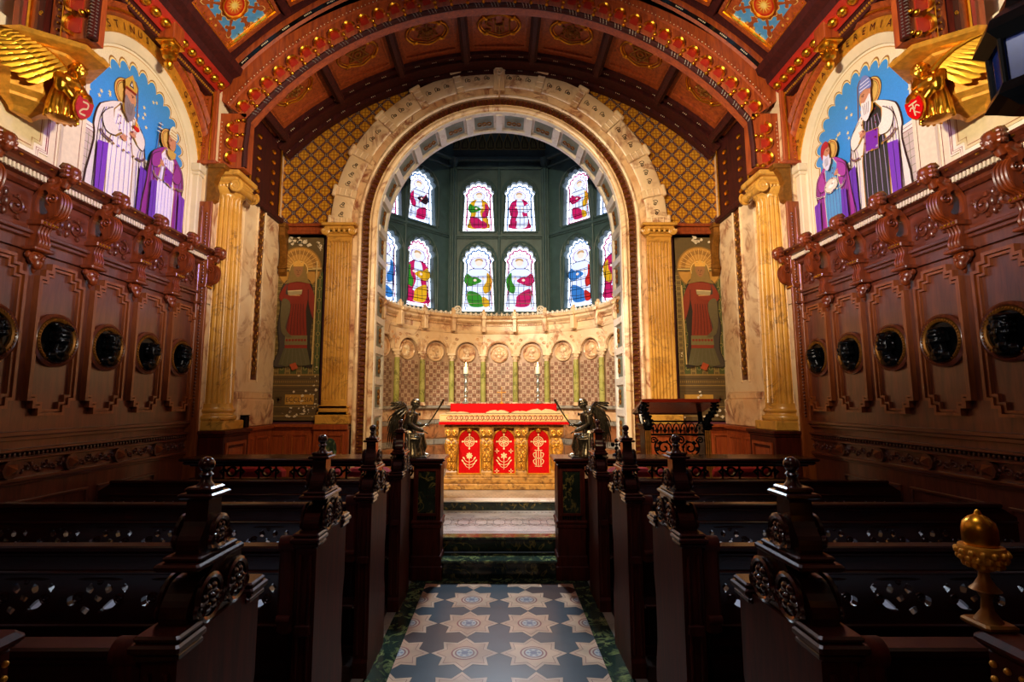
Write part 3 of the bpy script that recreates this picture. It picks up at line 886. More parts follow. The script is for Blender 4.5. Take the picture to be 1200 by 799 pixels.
# lattice of gold flowers
m = MB('gilt_paint'); m.M = F_back(YB + .06); m.flat = True
d = .105
def inside(x, z):
    return abs(x) < 3.05 and z > 3.86 and math.hypot(x, z - ZC) > 1.95 and math.hypot(x, z - 2.0) < 4.3
m.face([(-3.2, 3.84), (-1.8, 3.84), (-1.8, 4.6), (-1.2, 5.3), (-.6, 5.8), (0, 5.9), (.6, 5.8), (1.2, 5.3), (1.8, 4.6), (1.8, 3.84), (3.2, 3.84), (3.2, 6.4), (-3.2, 6.4)], .001, hx('#4a2128'))
for i in range(-30, 31):
    for j in range(0, 28):
        x, z = i * d, 3.86 + j * d
        if not inside(x, z): continue
        if (i + j) % 2 == 0:
            # quatrefoil flower
            oc = [(x + (.054 + .022 * abs(cos(2 * a))) * cos(a), z + (.054 + .022 * abs(cos(2 * a))) * sin(a)) for a in [2 * PI * k / 24 for k in range(24)]]
            m.face([(x + (px - x) * 1.10, z + (pz - z) * 1.10) for px, pz in oc], .0024, hx('#2a1220'))
            m.face(oc, .0028, hx('#c8841c'))
            for k in range(4):
                a = PI / 4 + k * PI / 2
                m.face(circ(x + .032 * cos(a), z + .032 * sin(a), .015, 7), .0031, hx('#e0a832'))
                m.stroke([(x, z), (x + .055 * cos(a + PI / 4), z + .055 * sin(a + PI / 4))], .005, .0033, hx('#7a4010'))
        else:
            m.face(circ(x, z, .022, 8), .0036, hx('#2a1830')); 
            for k in range(4):
                a = k * PI / 2 + (PI / 4 if (i % 4 == 1) else 0)
                m.face(circ(x + .016 * cos(a), z + .016 * sin(a), .008, 6), .004, hx('#b9a58c'))
# diagonal fillets
for k in range(-70, 71):
    for sg in (1, -1):
        pts = []
        x0 = k * 2 * d + d
        segs = []
        for q in range(0, 60):
            x, z = x0 + sg * q * d / 2 + (0), 3.86 + q * d / 2
            if inside(x, z): segs.append((x, z))
            else:
                if len(segs) > 1: m.stroke(segs, .019, .0015 + (.0003 if sg > 0 else 0), hx('#97686c')); m.stroke(segs, .006, .0019 + (.0003 if sg > 0 else 0), hx('#34142a'))
                segs = []
        if len(segs) > 1: m.stroke(segs, .019, .0016, hx('#97686c')); m.stroke(segs, .006, .002, hx('#34142a'))
tag(m.build('painted_lattice'), 'gold flower lattice painted on the wall around the marble arch', 'wall painting', kind='structure')

# side returns behind the columns
for s, nm in ((-1, 'left'), (1, 'right')):
    m = MB('cream'); x0 = s * 3.0
    m.box(min(x0, x0 + s * .3), max(x0, x0 + s * .3), 5.15, 6.85, 0, 5.1)
    struct(m.build('wall_return_' + nm), 'marble return wall behind the %s column' % nm)
    t = thing('marble_pier', 'x', 'pier', (s * 2.93, 6.2, 1.2)); off = (s * 2.93, 6.2, 1.2)
    t['label'] = 'cream marble pier with a hanging rosette band behind the %s column' % nm
    U = lambda y: -s * y
    m = MB('rose'); m.M = F_side(s, s * 3.0)
    a, b = sorted((U(5.75), U(6.66)))
    m.bbox(a, b, 1.2, 1.52, -.02, .09, .01); m.bbox(a, b, 1.52, 1.6, -.02, .06, .01)
    m.mat('cream'); m.bbox(a, b, 1.6, 3.86, -.02, .04, .006)
    m.build('slab', t, off)
    m = MB('cream'); m.M = F_side(s, s * 3.0)
    c0 = U(6.15)
    m.bbox(c0 - .11, c0 - .085, 1.72, 3.86, .04, .06, .004); m.bbox(c0 + .085, c0 + .11, 1.72, 3.86, .04, .06, .004)
    m.build('fillet', t, off)
    m = MB('carve'); m.M = F_side(s, s * 3.0); m.box(c0 - .085, c0 + .085, 1.75, 3.86, .04, .044)
    m.build('dark_ground', t, off)
    m = MB('dgold'); m.M = F_side(s, s * 3.0)
    for k in range(19):
        z = 1.83 + k * .108
        m.arch([(.022, .045), (.022, .06), (.034, .06), (.034, .045)], 0, 2 * PI, 12, (c0, z), ends=False)
        m.sph((c0, z, .05), (.014, .014, .014), 8, 5)
        for q in (-1, 1): m.sph((c0 + q * .055, z + .05, .048), (.016, .03, .01), 6, 4)
    m.build('rosette_band', t, off)['label'] = 'dark gold chain of rosettes'
    # dark wood and gilding above the capital
    m = MB('ceild'); m.M = F_side(s, s * 3.0)
    m.bbox(a, b, 3.90, 4.98, -.02, .03, .01); m.bbox(a, b, 3.86, 3.93, -.02, .10, .01)
    m.mat('gold')
    for zz in range(6): m.sph(((a + b) / 2 - .2, 4.05 + zz * .14, .04), (.05, .03, .02), 8, 5); m.sph(((a + b) / 2 + .2, 4.05 + zz * .14, .04), (.05, .03, .02), 8, 5)
    m.cyl((a + .05, 3.95, .05), (a + .05, 4.9, .05), .012); m.cyl((b - .05, 3.95, .05), (b - .05, 4.9, .05), .012)
    tag(m.build('gilt_haunch_panel'), 'dark wooden panel with gilt eggs above the %s marble pier' % nm, 'panel')

for s, nm in ((-1, 'left'), (1, 'right')):
    t = thing('return_wainscot', 'short brown wainscot on the return wall behind the %s column pedestal' % nm, 'wainscot', (s * 3.0, 6.2, .4)); off = (s * 3.0, 6.2, .4)
    m = MB('warm'); a, b = sorted((s * 2.90, s * 3.0)); m.bbox(a, b, 5.70, 6.62, 0, 1.15, .004); m.build('carcass', t, off)
    m = MB('warm'); a, b = sorted((s * 2.86, s * 3.0)); m.bbox(a, b, 5.72, 6.60, 1.15, 1.198, .008); m.build('cap_rail', t, off)
    m = MB('warm'); m.M = F_side(s, s * 2.90)
    for y in (5.76, 6.18):
        a, b = sorted((-s * y, -s * (y + .36))); m.extr(rect(a, b, .5, 1.08), 0, .014, [rect(a + .03, b - .03, .53, 1.05)])
    m.build('panel_moulding', t, off)
t = thing('small_black_box', 'small black box on the ledge behind the left marble column base', 'box', (-2.90, 5.86, 1.20))
m = MB('black'); m.bbox(-.05, .05, -.05, .05, 0, .13, .006); m.build('box_body', t)
m = MB('black'); m.bbox(-.053, .053, -.053, .053, .13, .14, .003); m.build('lid', t)

# ================================================================ MARBLE ARCH
t = thing('marble_arch', 'great cream marble arch framing the stained glass windows', 'arch', (0, YB, .4)); off = (0, YB, .4)
A0, A1 = PI, 0.0
m = MB('cream'); m.M = F_back(YB + .06)
m.arch([(2.02, -.02), (2.02, .06), (2.05, .075), (2.27, .075), (2.30, .06), (2.30, -.02)], A0, A1, 60, (0, ZC), jamb=3.86); m.build('outer_band', t, off)
m = MB('rose'); m.M = F_back(YB + .06)
m.arch([(1.90, -.02), (1.90, .035), (2.02, .045), (2.02, -.02)], A0, A1, 60, (0, ZC), jamb=.4); m.build('rose_band', t, off)
m = MB('cream'); m.M = F_back(YB + .06)
m.arch([(1.875, -.02), (1.875, .06), (1.90, .07), (1.925, .06), (1.925, -.02)], A0, A1, 60, (0, ZC), jamb=.4)
m.arch([(1.655, -.02), (1.655, .05), (1.68, .075), (1.72, .08), (1.75, .05), (1.77, .05), (1.77, -.02)], A0, A1, 60, (0, ZC), jamb=.4); m.build('inner_moulding', t, off)
m = MB('carve'); m.M = F_back(YB + .06); m.arch([(1.77, -.02), (1.77, .02), (1.875, .02), (1.875, -.02)], A0, A1, 60, (0, ZC), jamb=.4); m.build('dark_hollow', t, off)
def along(r, step, z0=.5):
    """stations (u, v, angle) up the jamb, round and down"""
    out = []
    L1 = ZC - z0; n1 = max(1, round(L1 / step)); st = L1 / n1
    for k in range(n1): out.append((-r, z0 + (k + .5) * st, PI))
    n2 = max(1, round(PI * r / step))
    for k in range(n2):
        a = PI - PI * (k + .5) / n2; out.append((r * cos(a), ZC + r * sin(a), a))
    for k in range(n1): out.append((r, ZC - (k + .5) * st, 0))
    return out
m = MB('dgold'); m.M = F_back(YB + .06)
for u, v, a in along(1.822, .075):
    ca, sa = cos(a), sin(a)
    # leaf: outward pointing wedge
    P = lambda r, tt, w: (u + r * ca - tt * sa, v + r * sa + tt * ca, w)
    m.add([P(-.045, -.026, .02), P(-.045, .026, .02), P(.045, .004, .02), P(.045, -.004, .02), P(-.03, 0, .06), P(.03, 0, .035)], [(0, 1, 4), (1, 2, 5, 4), (2, 3, 5), (3, 0, 4, 5)])
    m.sph(P(.03, .036, .028), .013, 6, 4)
m.build('leaf_moulding', t, off)['label'] = 'brown gold leaf moulding'
# inlaid ornament and blocks on the outer band
blk = [15.5 * k for k in range(-5, 6)]
for k in range(-6, 6):
    am = (15.5 * (k + .5))
    for q in (-1, 0, 1):
        m = MB('black'); m.M = F_back(YB + .06); m.flat = True
        a = math.radians(90 - am - q * 3.6); r = 2.15
        if abs(am + q * 3.6) > 89: continue
        u, v = r * cos(a), ZC + r * sin(a)
        m.stroke(xf(spiral(0, 0, .004, .026, .5, 1.25, 14), u, v, 1, a), .011, .077)
        m.stroke(xf(smooth2([(.026, .01), (.045, .03), (.02, .05), (-.02, .045)], 4, False), u, v, 1, a), .008, .0773)
        m.build('scroll_inlay', t, off)['label'] = 'black scroll inlay'
for k in range(-6, 7):
    big = k == 0
    if abs(k) == 6: deg = 88.5
    else: deg = 15.5 * abs(k)
    a = math.radians(90 - math.copysign(deg, k))
    m = MB('cream'); fm = F_back(YB + .06) @ Matrix.Translation((2.17 * cos(a), ZC + 2.17 * sin(a), 0)) @ Matrix.Rotation(a - PI / 2, 4, 'Z')
    m.M = fm
    w = .10 if big else .07
    hh = .23 if big else .17
    m.bbox(-w * .8, w * .8, -hh, hh * .85, .0, .13 if big else .10, .01)
    m.bbox(-w * 1.15, w * 1.15, hh * .62, hh * .9, .0, .17 if big else .13, .012)
    for z in (-.08, 0, .08): m.cyl((-w * .7, z - .02, .105), (w * .7, z - .02, .105), .012, n=8)
    if big:
        m.tube([(x, y, .15) for x, y in spiral(0, .03, .01, .07, 0, 1.6, 26)], .016, 7)
        m.tube([(.0, -.05, .15), (0, -.2, .12), (0, -.3, .08)], lambda tt: .03 - .02 * tt, 8)
        m.build('keystone', t, off)
    else: m.build('console_block', t, off)
# coffered soffit
m = MB('white')
R0 = 1.66
m.M = F_back(YB + .06)
for w0, w1 in ((-.02, .06), (-.50, -.44)):
    m.arch([(R0 - .01, w0), (R0 - .01, w1), (R0 + .05, w1), (R0 + .05, w0)], A0, A1, 60, (0, ZC), jamb=.4)
m.arch([(R0 + .025, -.5), (R0 + .025, 0), (R0 + .06, 0), (R0 + .06, -.5)], A0, A1, 60, (0, ZC), jamb=.4)
st = along(R0, .42)
for i in range(1, len(st)):
    u = (st[i][0] + st[i - 1][0]) / 2; v = (st[i][1] + st[i - 1][1]) / 2; a = (st[i][2] + st[i - 1][2]) / 2
    sv = m.M; m.M = F_back(YB + .06) @ Matrix.Translation((u if abs(a - PI) > .1 and abs(a) > .1 else st[i][0], v, 0)) @ Matrix.Rotation(a, 4, 'Z')
    m.box(-.012, .03, -.045, .045, -.46, .0); m.M = sv
m.build('coffer_frame', t, off)
M['coffer'] = plain('coffer_green', '#7a8478', 0.5, 0, .2, 10)
for i in range(len(st)):
    u, v, a = st[i]
    FM = F_back(YB + .06) @ Matrix.Translation((u, v, 0)) @ Matrix.Rotation(a, 4, 'Z')
    m = MB('coffer'); m.M = FM
    m.box(.016, .026, -.14, .14, -.40, -.06)
    c_ = m.build('coffer_inset', t, off); c_['label'] = 'grey green coffer inset'
    m = MB('dgold'); m.M = FM @ Matrix.Rotation(-PI / 2, 4, 'Y')
    for q in range(3):
        m.arch([(.028, .0), (.028, .02), (.036, .02), (.036, 0)], 0, 2 * PI, 12, (-.23, -.07 + .07 * q), ends=False)
    m.build('coffer_ornament', c_, off)

# ================================================================ PILASTERS, PAINTED SAINTS, WAINSCOT
def standing(P, x, zt, hs, col, w0, fx=1, cross=True):
    lw = w0
    def F(pts, c):
        nonlocal lw; lw += .0005; P.face(xf(pts, x, zt, hs, 0, fx), lw, hx(c))
    def L(pts, wd, c, closed=False):
        nonlocal lw; lw += .0005; P.stroke(xf(pts, x, zt, hs, 0, fx), wd * hs, lw, hx(c), closed)
    robe, mantle, hem, under = col
    # scalloped shell halo
    F(circ(0, -.35, 1.55, 40), '#8a6224'); F(circ(0, -.35, 1.46, 40), '#c08a38')
    for k in range(13):
        a = PI * (k + .5) / 13
        F(circ(1.12 * cos(a), -.35 + 1.12 * sin(a), .18, 10, .18), '#9a6a28'); L([(.62 * cos(a), -.35 + .62 * sin(a)), (1.38 * cos(a), -.35 + 1.38 * sin(a))], .04, '#e0b060')
    F([(-1.6, -.38), (1.6, -.38), (1.6, -.6), (-1.6, -.6)], '#6a5020'); L([(-1.55, -.45), (1.55, -.45)], .08, '#d8b468')
    F(circ(0, -.5, .66, 24), '#b07a24'); L(circ(0, -.5, .62, 24), .06, '#e8c070', True)
    H = 7.4
    F(smooth2([(-.35, -1.0), (-.95, -1.4), (-1.25, -2.3), (-1.15, -3.2), (-1.3, -4.5), (-1.15, -6.0), (-1.5, -7.2), (-.6, -7.25), (0, -7.0), (.9, -7.3), (1.25, -7.1), (1.0, -5.5), (1.1, -4), (1.15, -2.6), (.9, -1.4), (.35, -1.0)], 4), '#2a2014')
    F(smooth2([(-.33, -1.02), (-.9, -1.42), (-1.2, -2.3), (-1.1, -3.2), (-1.22, -4.5), (-1.08, -6.0), (-1.4, -7.14), (-.6, -7.2), (-.3, -6.9), (-.4, -4), (-.2, -1.2)], 4), mantle)
    F([(-.35, -1.1), (-.75, -1.6), (-.62, -2.6), (-.5, -3.4), (-.72, -5.0), (-.72, -6.0), (.82, -6.0), (.75, -5.0), (.62, -3.4), (.72, -2.6), (.85, -1.6), (.35, -1.1)], robe)
    F([(-.73, -5.1), (.80, -5.1), (.82, -5.75), (-.74, -5.75)], hem)
    for k in range(7): F(circ(-.6 + .21 * k, -5.42, .09, 8), robe)
    F([(-.74, -5.98), (.82, -5.98), (1.1, -7.1), (.4, -7.2), (0, -7.05), (-.5, -7.25), (-1.1, -7.1)], under)
    for k in range(6): L([(-.6 + .22 * k, -6.0), (-.85 + .34 * k, -7.1)], .04, '#6a6048')
    for k in range(6): L(smooth2([(-.4 + .17 * k, -2.9), (-.52 + .2 * k, -4), (-.6 + .24 * k, -5.05)], 4, False), .045, '#5a1c10')
    # sleeves
    F(smooth2([(.7, -1.4), (1.15, -2.2), (1.35, -3.2), (1.2, -4.0), (.95, -3.4), (.75, -2.6)], 4), robe); L(smooth2([(.75, -1.9), (.8, -2.8), (1.0, -3.6)], 4, False), .04, '#4a1810')
    F(smooth2([(-.75, -1.5), (-1.2, -2.2), (-1.1, -2.7), (-.3, -2.7), (.3, -2.5), (.3, -2.3), (-.4, -2.25), (-.8, -2.2)], 4), robe); L([(-.5, -2.3), (.2, -2.32)], .06, '#d8a060')
    F(smooth2([(-1.0, -2.6), (-.5, -2.75), (-.45, -3.5), (-.7, -4.6), (-.25, -5.2), (-.9, -5.0), (-1.1, -3.8)], 4), '#6a5c3a')
    F([(-.7, -1.98), (.35, -1.92), (.3, -2.25), (-.6, -2.32)], '#a89468'); L([(-.65, -2.02), (.3, -1.97)], .06, '#e0c890')
    # veil and head
    F(smooth2([(-.45, -.2), (-.7, -1.2), (-.9, -1.5), (0, -1.35), (.95, -1.5), (.7, -1.2), (.45, -.2), (0, .05)], 4), '#8a6c34')
    F(smooth2([(-.26, -.3), (-.3, -.65), (-.1, -1.0), (.1, -1.0), (.3, -.65), (.26, -.3)], 4), '#9c6a3c')
    L([(-.12, -.56), (-.05, -.56)], .05, '#3a2010'); L([(.08, -.56), (.15, -.56)], .05, '#3a2010'); L([(0, -.55), (0, -.75)], .03, '#6a4020'); L([(-.07, -.84), (.08, -.84)], .035, '#7a2a18')
    F([(-.36, -.28), (-.4, .16), (-.2, -.02), (0, .24), (.2, -.02), (.4, .16), (.36, -.28)], '#e0a848')
    F([(-.3, -7.1), (.1, -6.95), (.3, -7.35), (-.1, -7.5)], '#b04a20')
    if cross:
        L([(1.3, .1), (1.22, -7.1)], .09, '#cfae6a'); L([(.98, -.4), (1.62, -.42)], .09, '#cfae6a')
    else:
        L([(1.35, -1.6), (1.22, -7.1)], .09, '#cfae6a')
for s, nm in ((-1, 'left'), (1, 'right')):
    # painting
    x0, x1 = (2.42, 3.0)
    t = thing('saint_painting', 'x', 'wall painting', (s * 2.7, YB, 1.3)); off = (s * 2.7, YB, 1.3)
    t['label'] = ('faded wall painting of a crowned woman in red holding a cross staff' if s < 0 else 'faded wall painting of a robed woman in red without a cross staff')
    m = MB('artworn'); m.M = F_back(YB + .06, s * 2.70); m.flat = True
    m.box(-.32, .32, 1.22, 3.76, -.02, .0, hx('#4e4020'))
    m.face(rect(-.30, .30, 1.85, 3.72), .001, hx('#5e4a22'))
    for i in range(8):
        for j in range(9):
            xx = -.27 + i * .077; zz = 1.93 + j * .154
            c_ = '#4a5020' if (i % 2) else '#6a5426'
            m.face(rect(xx - .036, xx + .036, zz - .074, zz + .074), .0015, hx(c_))
            if i % 2:
                m.stroke(circ(xx, zz, .024, 8), .007, .002, hx('#a08a4a'), True); m.stroke([(xx, zz + .024), (xx, zz + .13)], .007, .002, hx('#a08a4a'))
            else:
                for q in (-1, 1): m.stroke(rect(xx - .03, xx + .03, zz - .037 + q * .037 - .03, zz - .037 + q * .037 + .03), .007, .002, hx('#b09452'), True)
    for j in range(12): m.stroke([(-.3, 3.3), (.3, 3.3)], .012, .0021, hx('#8a5c22'))
    m.face(rect(-.31, .31, 1.24, 1.84), .0022, hx('#5a4420'))
    for z, w_ in ((1.84, .02), (1.79, .006), (1.70, .012), (1.66, .006), (1.42, .008), (1.30, .012), (1.36, .005), (1.62, .005)): m.stroke([(-.31, z), (.31, z)], w_, .0026, hx('#937236' if w_ > .007 else '#3a2c12'))
    for k in range(24): m.face(rect(-.30 + k * .026, -.288 + k * .026, 1.735, 1.765), .0026, hx('#8a6a30'))
    m.face(rect(-.13, .25, 1.45, 1.58) if s < 0 else rect(-.25, .13, 1.45, 1.58), .003, hx('#b8862e')); 
    if s < 0: m.text('ECCLESIA', .085, .0036, lambda x, y: (x + .06, y + 1.485), hx('#3a2010'))
    for q in (-1, 1):
        m.stroke(circ(-.22 * (1 if s < 0 else -1), 1.515, .05, 4, a0=PI / 4), .008, .003, hx('#8a3a24'), True); m.face(star(-.22 * (1 if s < 0 else -1), 1.515, .04, .015, 4), .003, hx('#8a3a24'))
    m.build('painted_ground', t, off)
    m = MB('art'); m.M = F_back(YB + .06, s * 2.70); m.flat = True
    standing(m, -.02 if s < 0 else .02, 3.36, .195, ('#8a2812', '#4c4038', '#7a6c44', '#5c5636') if s < 0 else ('#8c3216', '#4c4034', '#7c7044', '#625a38'), .004, 1 if s < 0 else -1, s < 0)
    m.build('figure', t, off)['label'] = 'standing figure in a red robe'
    # peeled plaster
    m = MB('plaster'); m.M = F_back(YB + .06, s * 2.70); m.flat = True
    sr = random.Random(11 + s)
    def blot(cx, cz, r):
        kk = sr.randint(6, 10)
        m.face([(cx + r * sr.uniform(.4, 1.2) * cos(2 * PI * i / kk), cz + .8 * r * sr.uniform(.4, 1.2) * sin(2 * PI * i / kk)) for i in range(kk)], .03)
    for k in range(16 if s < 0 else 7): blot(s * .05 + sr.uniform(-.13, .16), 3.66 + sr.uniform(-.06, .06), sr.uniform(.01, .04))
    for k in range(34 if s < 0 else 14): blot(sr.uniform(-.1, .28) if s < 0 else sr.uniform(-.28, .28), 1.28 + abs(sr.gauss(0, .16)), sr.uniform(.006, .028))
    if s < 0:
        for k in range(10): blot(.27 + sr.uniform(-.03, .03), 1.4 + k * .06, sr.uniform(.008, .025))
    m.build('bare_plaster', t, off)['label'] = 'patches of bare plaster'
    # rail above the painting
    m = MB('warm'); m.M = F_back(YB + .06)
    a, b = sorted((s * 2.36, s * 3.0))
    m.bbox(a, b, 3.76, 3.80, 0, .05, .006); m.bbox(a, b, 3.80, 3.86, 0, .035, .006); m.bbox(a, b, 3.86, 3.90, 0, .08, .008)
    struct(m.build('trim_rail_' + nm), 'wooden rail over the %s painting' % nm)
    # small gilt console at the outer corner
    m = MB('dgold'); m.M = F_back(YB + .06)
    xc = s * 2.93
    m.loft([[(xc - .045, z, 0), (xc + .045, z, 0), (xc + .045, z, d_), (xc - .045, z, d_)] for z, d_ in ((3.18, .03), (3.22, .07), (3.32, .07), (3.45, .05), (3.6, .07), (3.72, .13), (3.84, .15))], True, False)
    m.bbox(xc - .06, xc + .06, 3.82, 3.88, 0, .17, .006); m.bbox(xc - .055, xc + .055, 3.27, 3.30, 0, .09, .005)
    tag(m.build('wall_console'), 'small dull gilt console in the corner above the %s painting' % nm, 'console')
    # pilaster
    t = thing('marble_pilaster', 'fluted yellow marble pilaster on the %s of the chancel arch' % nm, 'pilaster', (s * 2.15, YB, 1.2)); off = (s * 2.15, YB, 1.2)
    def flutes(xc, hw, z0, z1, d0, n_, mk):
        m = MB(mk); m.M = F_back(YB + .06)
        def cs(f):
            pts = [(-hw, 0)]; g = 2 * hw * .9 / n_
            pts.append((-hw, d0))
            for i in range(n_):
                x = -hw * .9 + i * g
                pts.append((x + g * .15, d0))
                for q in range(1, 6):
                    aa = PI * q / 6; pts.append((x + g * .5 - g * .35 * cos(aa), d0 - f * g * .42 * sin(aa)))
                pts.append((x + g * .85, d0))
            pts += [(hw, d0), (hw, 0)]
            return pts
        m.loft([[(xc + u, z, w) for u, w in cs(f)] for z, f in ((z0, 0), (z0 + .06, 0), (z0 + .075, 1), (z1 - .075, 1), (z1 - .06, 0), (z1, 0))], True, False)
        return m
    flutes(s * 2.155, .165, 1.44, 3.70, .10, 7, 'yellow').build('shaft', t, off)
    m = MB('yellow'); m.M = F_back(YB + .06)
    xc = s * 2.155
    m.bbox(xc - .22, xc + .22, 1.20, 1.32, 0, .16, .008); m.bbox(xc - .21, xc + .21, 1.32, 1.36, 0, .15, .018); m.bbox(xc - .19, xc + .19, 1.36, 1.40, 0, .125, .006); m.bbox(xc - .2, xc + .2, 1.40, 1.44, 0, .135, .016)
    m.build('base', t, off)
    m = MB('yellow'); m.M = F_back(YB + .06)
    m.bbox(xc - .18, xc + .18, 3.70, 3.74, 0, .12, .01); m.bbox(xc - .19, xc + .19, 3.74, 3.80, 0, .14, .02); m.bbox(xc - .235, xc + .235, 3.84, 3.88, 0, .18, .008); m.bbox(xc - .2, xc + .2, 3.80, 3.84, 0, .15, .01)
    for q in (-1, 1):
        m.tube([(xc + q * .175 + x * q, 3.775 + y, .14) for x, y in spiral(0, 0, .008, .055, PI / 2, 1.8, 30)], lambda tt: .012 + .006 * tt, 7)
        m.cyl((xc + q * .175, 3.775, .0), (xc + q * .175, 3.775, .15), .045, n=16)
    for k in range(3): m.sph((xc - .07 + .07 * k, 3.775, .145), (.024, .03, .02), 8, 6)
    m.build('capital', t, off)
    # wainscot
    t = thing('wainscot', 'warm brown panelled wainscot under the %s painting and pilaster' % nm, 'wainscot', (s * 2.5, YB, .4)); off = (s * 2.5, YB, .4)
    m = MB('warm'); m.M = F_back(YB + .06)
    a, b = sorted((s * 1.93, s * 3.0)); m.bbox(a, b, .0, 1.13, -.02, .12, .004)
    a2, b2 = sorted((s * 1.93, s * 2.38)); m.bbox(a2, b2, .0, 1.13, .0, .17, .004)
    m.build('carcass', t, off)
    m = MB('warm'); m.M = F_back(YB + .06)
    m.bbox(a, b, 1.16, 1.20, -.02, .19, .008); m.bbox(a, b, 1.13, 1.16, -.02, .15, .008); m.bbox(a2, b2, 1.13, 1.20, -.02, .21, .008); m.build('cap_rail', t, off)
    for (p, q_) , dd in (((2.45, 2.70), .12), ((2.74, 2.98), .12), ((1.98, 2.33), .17)):
        c0, c1 = sorted((s * p, s * q_))
        m = MB('warm'); m.M = F_back(YB + .06)
        m.extr(rect(c0, c1, .55, 1.08), dd, dd + .02, [rect(c0 + .025, c1 - .025, .575, 1.055)]); m.extr(rect(c0 + .05, c1 - .05, .60, 1.03), dd, dd + .012)
        m.mat('goldp')
        for z in range(18):
            for xx in (c0 + .036, c1 - .036): m.sph((xx, .59 + z * .0265, dd + .003), .006, 6, 4)
        m.build('panel', t, off)
    if s < 0:
        m = MB('greenb'); m.M = F_back(YB + .06); m.extr(circ(-2.155, .87, .09, 24, .16), .17, .195); m.build('oval_inset', t, off)['label'] = 'grey green marble oval'

# ================================================================ THE TWO FREE COLUMNS
def column(s, nm):
    cx, cy = s * 2.99, 5.41
    t = thing('marble_column', 'free standing fluted yellow marble column by the %s wall' % nm, 'column', (cx, cy, 1.2)); off = (cx, cy, 1.2)
    m = MB('yellow'); m.bbox(cx - .215, cx + .215, cy - .215, cy + .215, 1.2, 1.295, .008); m.build('plinth', t, off)
    m = MB('yellow')
    m.lathe([(.205, 1.295), (.218, 1.31), (.222, 1.325), (.215, 1.345), (.195, 1.352), (.187, 1.365), (.187, 1.375), (.2, 1.385), (.205, 1.4), (.198, 1.415), (.185, 1.42), (.182, 1.435)], (cx, cy, 0), 40)
    m.build('base', t, off)
    nf = 22
    def fl_(a, z):
        k = 1 if 1.47 < z < 3.68 else 0
        ph = (a * nf / (2 * PI)) % 1.0
        return 1 - k * .115 * max(0, sin(PI * min(1, max(0, (ph - .14) / .72)))) ** .6
    pr = [(.18, 1.435), (.178, 1.469), (.178, 1.48), (.178, 2.1), (.174, 2.6), (.166, 3.1), (.157, 3.5), (.153, 3.66), (.153, 3.685), (.16, 3.70), (.158, 3.72)]
    m = MB('yellow'); m.lathe(pr, (cx, cy, 0), nf * 8, True, True, fl_); m.build('shaft', t, off)
    m = MB('yellow')
    m.lathe([(.155, 3.70), (.165, 3.715), (.185, 3.74), (.195, 3.77), (.185, 3.79)], (cx, cy, 0), 32)
    m.bbox(cx - .225, cx + .225, cy - .215, cy + .215, 3.89, 3.95, .012); m.bbox(cx - .20, cx + .20, cy - .19, cy + .19, 3.835, 3.89, .02)
    m.bbox(cx - .2, cx + .2, cy - .16, cy + .16, 3.79, 3.84, .006)
    for q in (-1, 1):
        for yy in (cy - .19, cy + .19):
            m.tube([(cx + q * (.185 + x), yy, 3.775 + y) for x, y in spiral(0, 0, .008, .066, PI / 2, 1.9, 34)], lambda tt: .012 + .007 * tt, 7)
        m.tube([(cx + q * .185, cy - .20, 3.775), (cx + q * .185, cy - .1, 3.775), (cx + q * .185, cy, 3.775), (cx + q * .185, cy + .1, 3.775), (cx + q * .185, cy + .2, 3.775)], lambda tt: .058 - .02 * sin(PI * tt), 16)
        for k in range(-2, 3): m.sph((cx + q * .02 + k * .035, cy - .175, 3.785), (.015, .02, .024), 8, 6)
    m.build('capital', t, off)
    # wooden pedestal
    t = thing('column_pedestal', 'dark wooden pedestal carrying the %s marble column' % nm, 'pedestal', (cx, cy, 0)); off = (cx, cy, 0)
    xi = s * 2.74
    a, b = sorted((xi, s * 3.12))
    m = MB('pewred'); m.bbox(a, b, cy - .25, cy + .27, 0, 1.14, .004); m.build('body', t, off)
    m = MB('pewred'); m.bbox(a - .03, b + .03, cy - .28, cy + .30, 1.165, 1.20, .008); m.bbox(a - .015, b + .015, cy - .265, cy + .285, 1.14, 1.165, .008); m.build('cap', t, off)
    m = MB('warm'); m.M = F_side(s, xi)
    c = -s * cy
    m.extr(rect(c - .2, c + .2, .45, 1.08), 0, .015, [rect(c - .17, c + .17, .48, 1.05)]); m.extr(rect(c - .14, c + .14, .51, 1.02), 0, .01); m.build('side_panel', t, off)
    # little gilt console beside the capital
    m = MB('dgold'); y0 = 5.16
    xs = s * 3.05
    a, b = sorted((xs, xs - s * .07))
    m.loft([[(xs, y0 - .04, z), (xs - s * d_, y0 - .04, z), (xs - s * d_, y0 + .04, z), (xs, y0 + .04, z)] for z, d_ in ((3.55, .04), (3.58, .09), (3.66, .10), (3.76, .07), (3.86, .10), (3.93, .15))], True, False)
    m.bbox(min(xs, xs - s * .18), max(xs, xs - s * .18), y0 - .055, y0 + .055, 3.92, 3.97, .006)
    tag(m.build('wall_console'), 'small gilt console beside the capital of the %s marble column' % nm, 'console')
column(-1, 'left'); column(1, 'right')
# ================================================================ CEILING
ZV, RV = 2.5, 4.02            # nave vault
def ring_pts(r, zc, a, y): return (r * cos(a), y, zc + r * sin(a))
m = MB('ceil')
m.M = F_back(0)
m.arch([(RV, -5.2), (RV, 2.0), (RV + .1, 2.0), (RV + .1, -5.2)], PI - math.radians(36), math.radians(36), 48, (0, ZV))
struct(m.build('ceiling'), 'wooden barrel vault')
m = MB('ceild'); m.M = F_back(0)
m.bbox(-3.6, 3.6, 0, 6.8, 2.0, 2.2, .001); struct(m.build('wall_rear'), 'wall behind the camera')
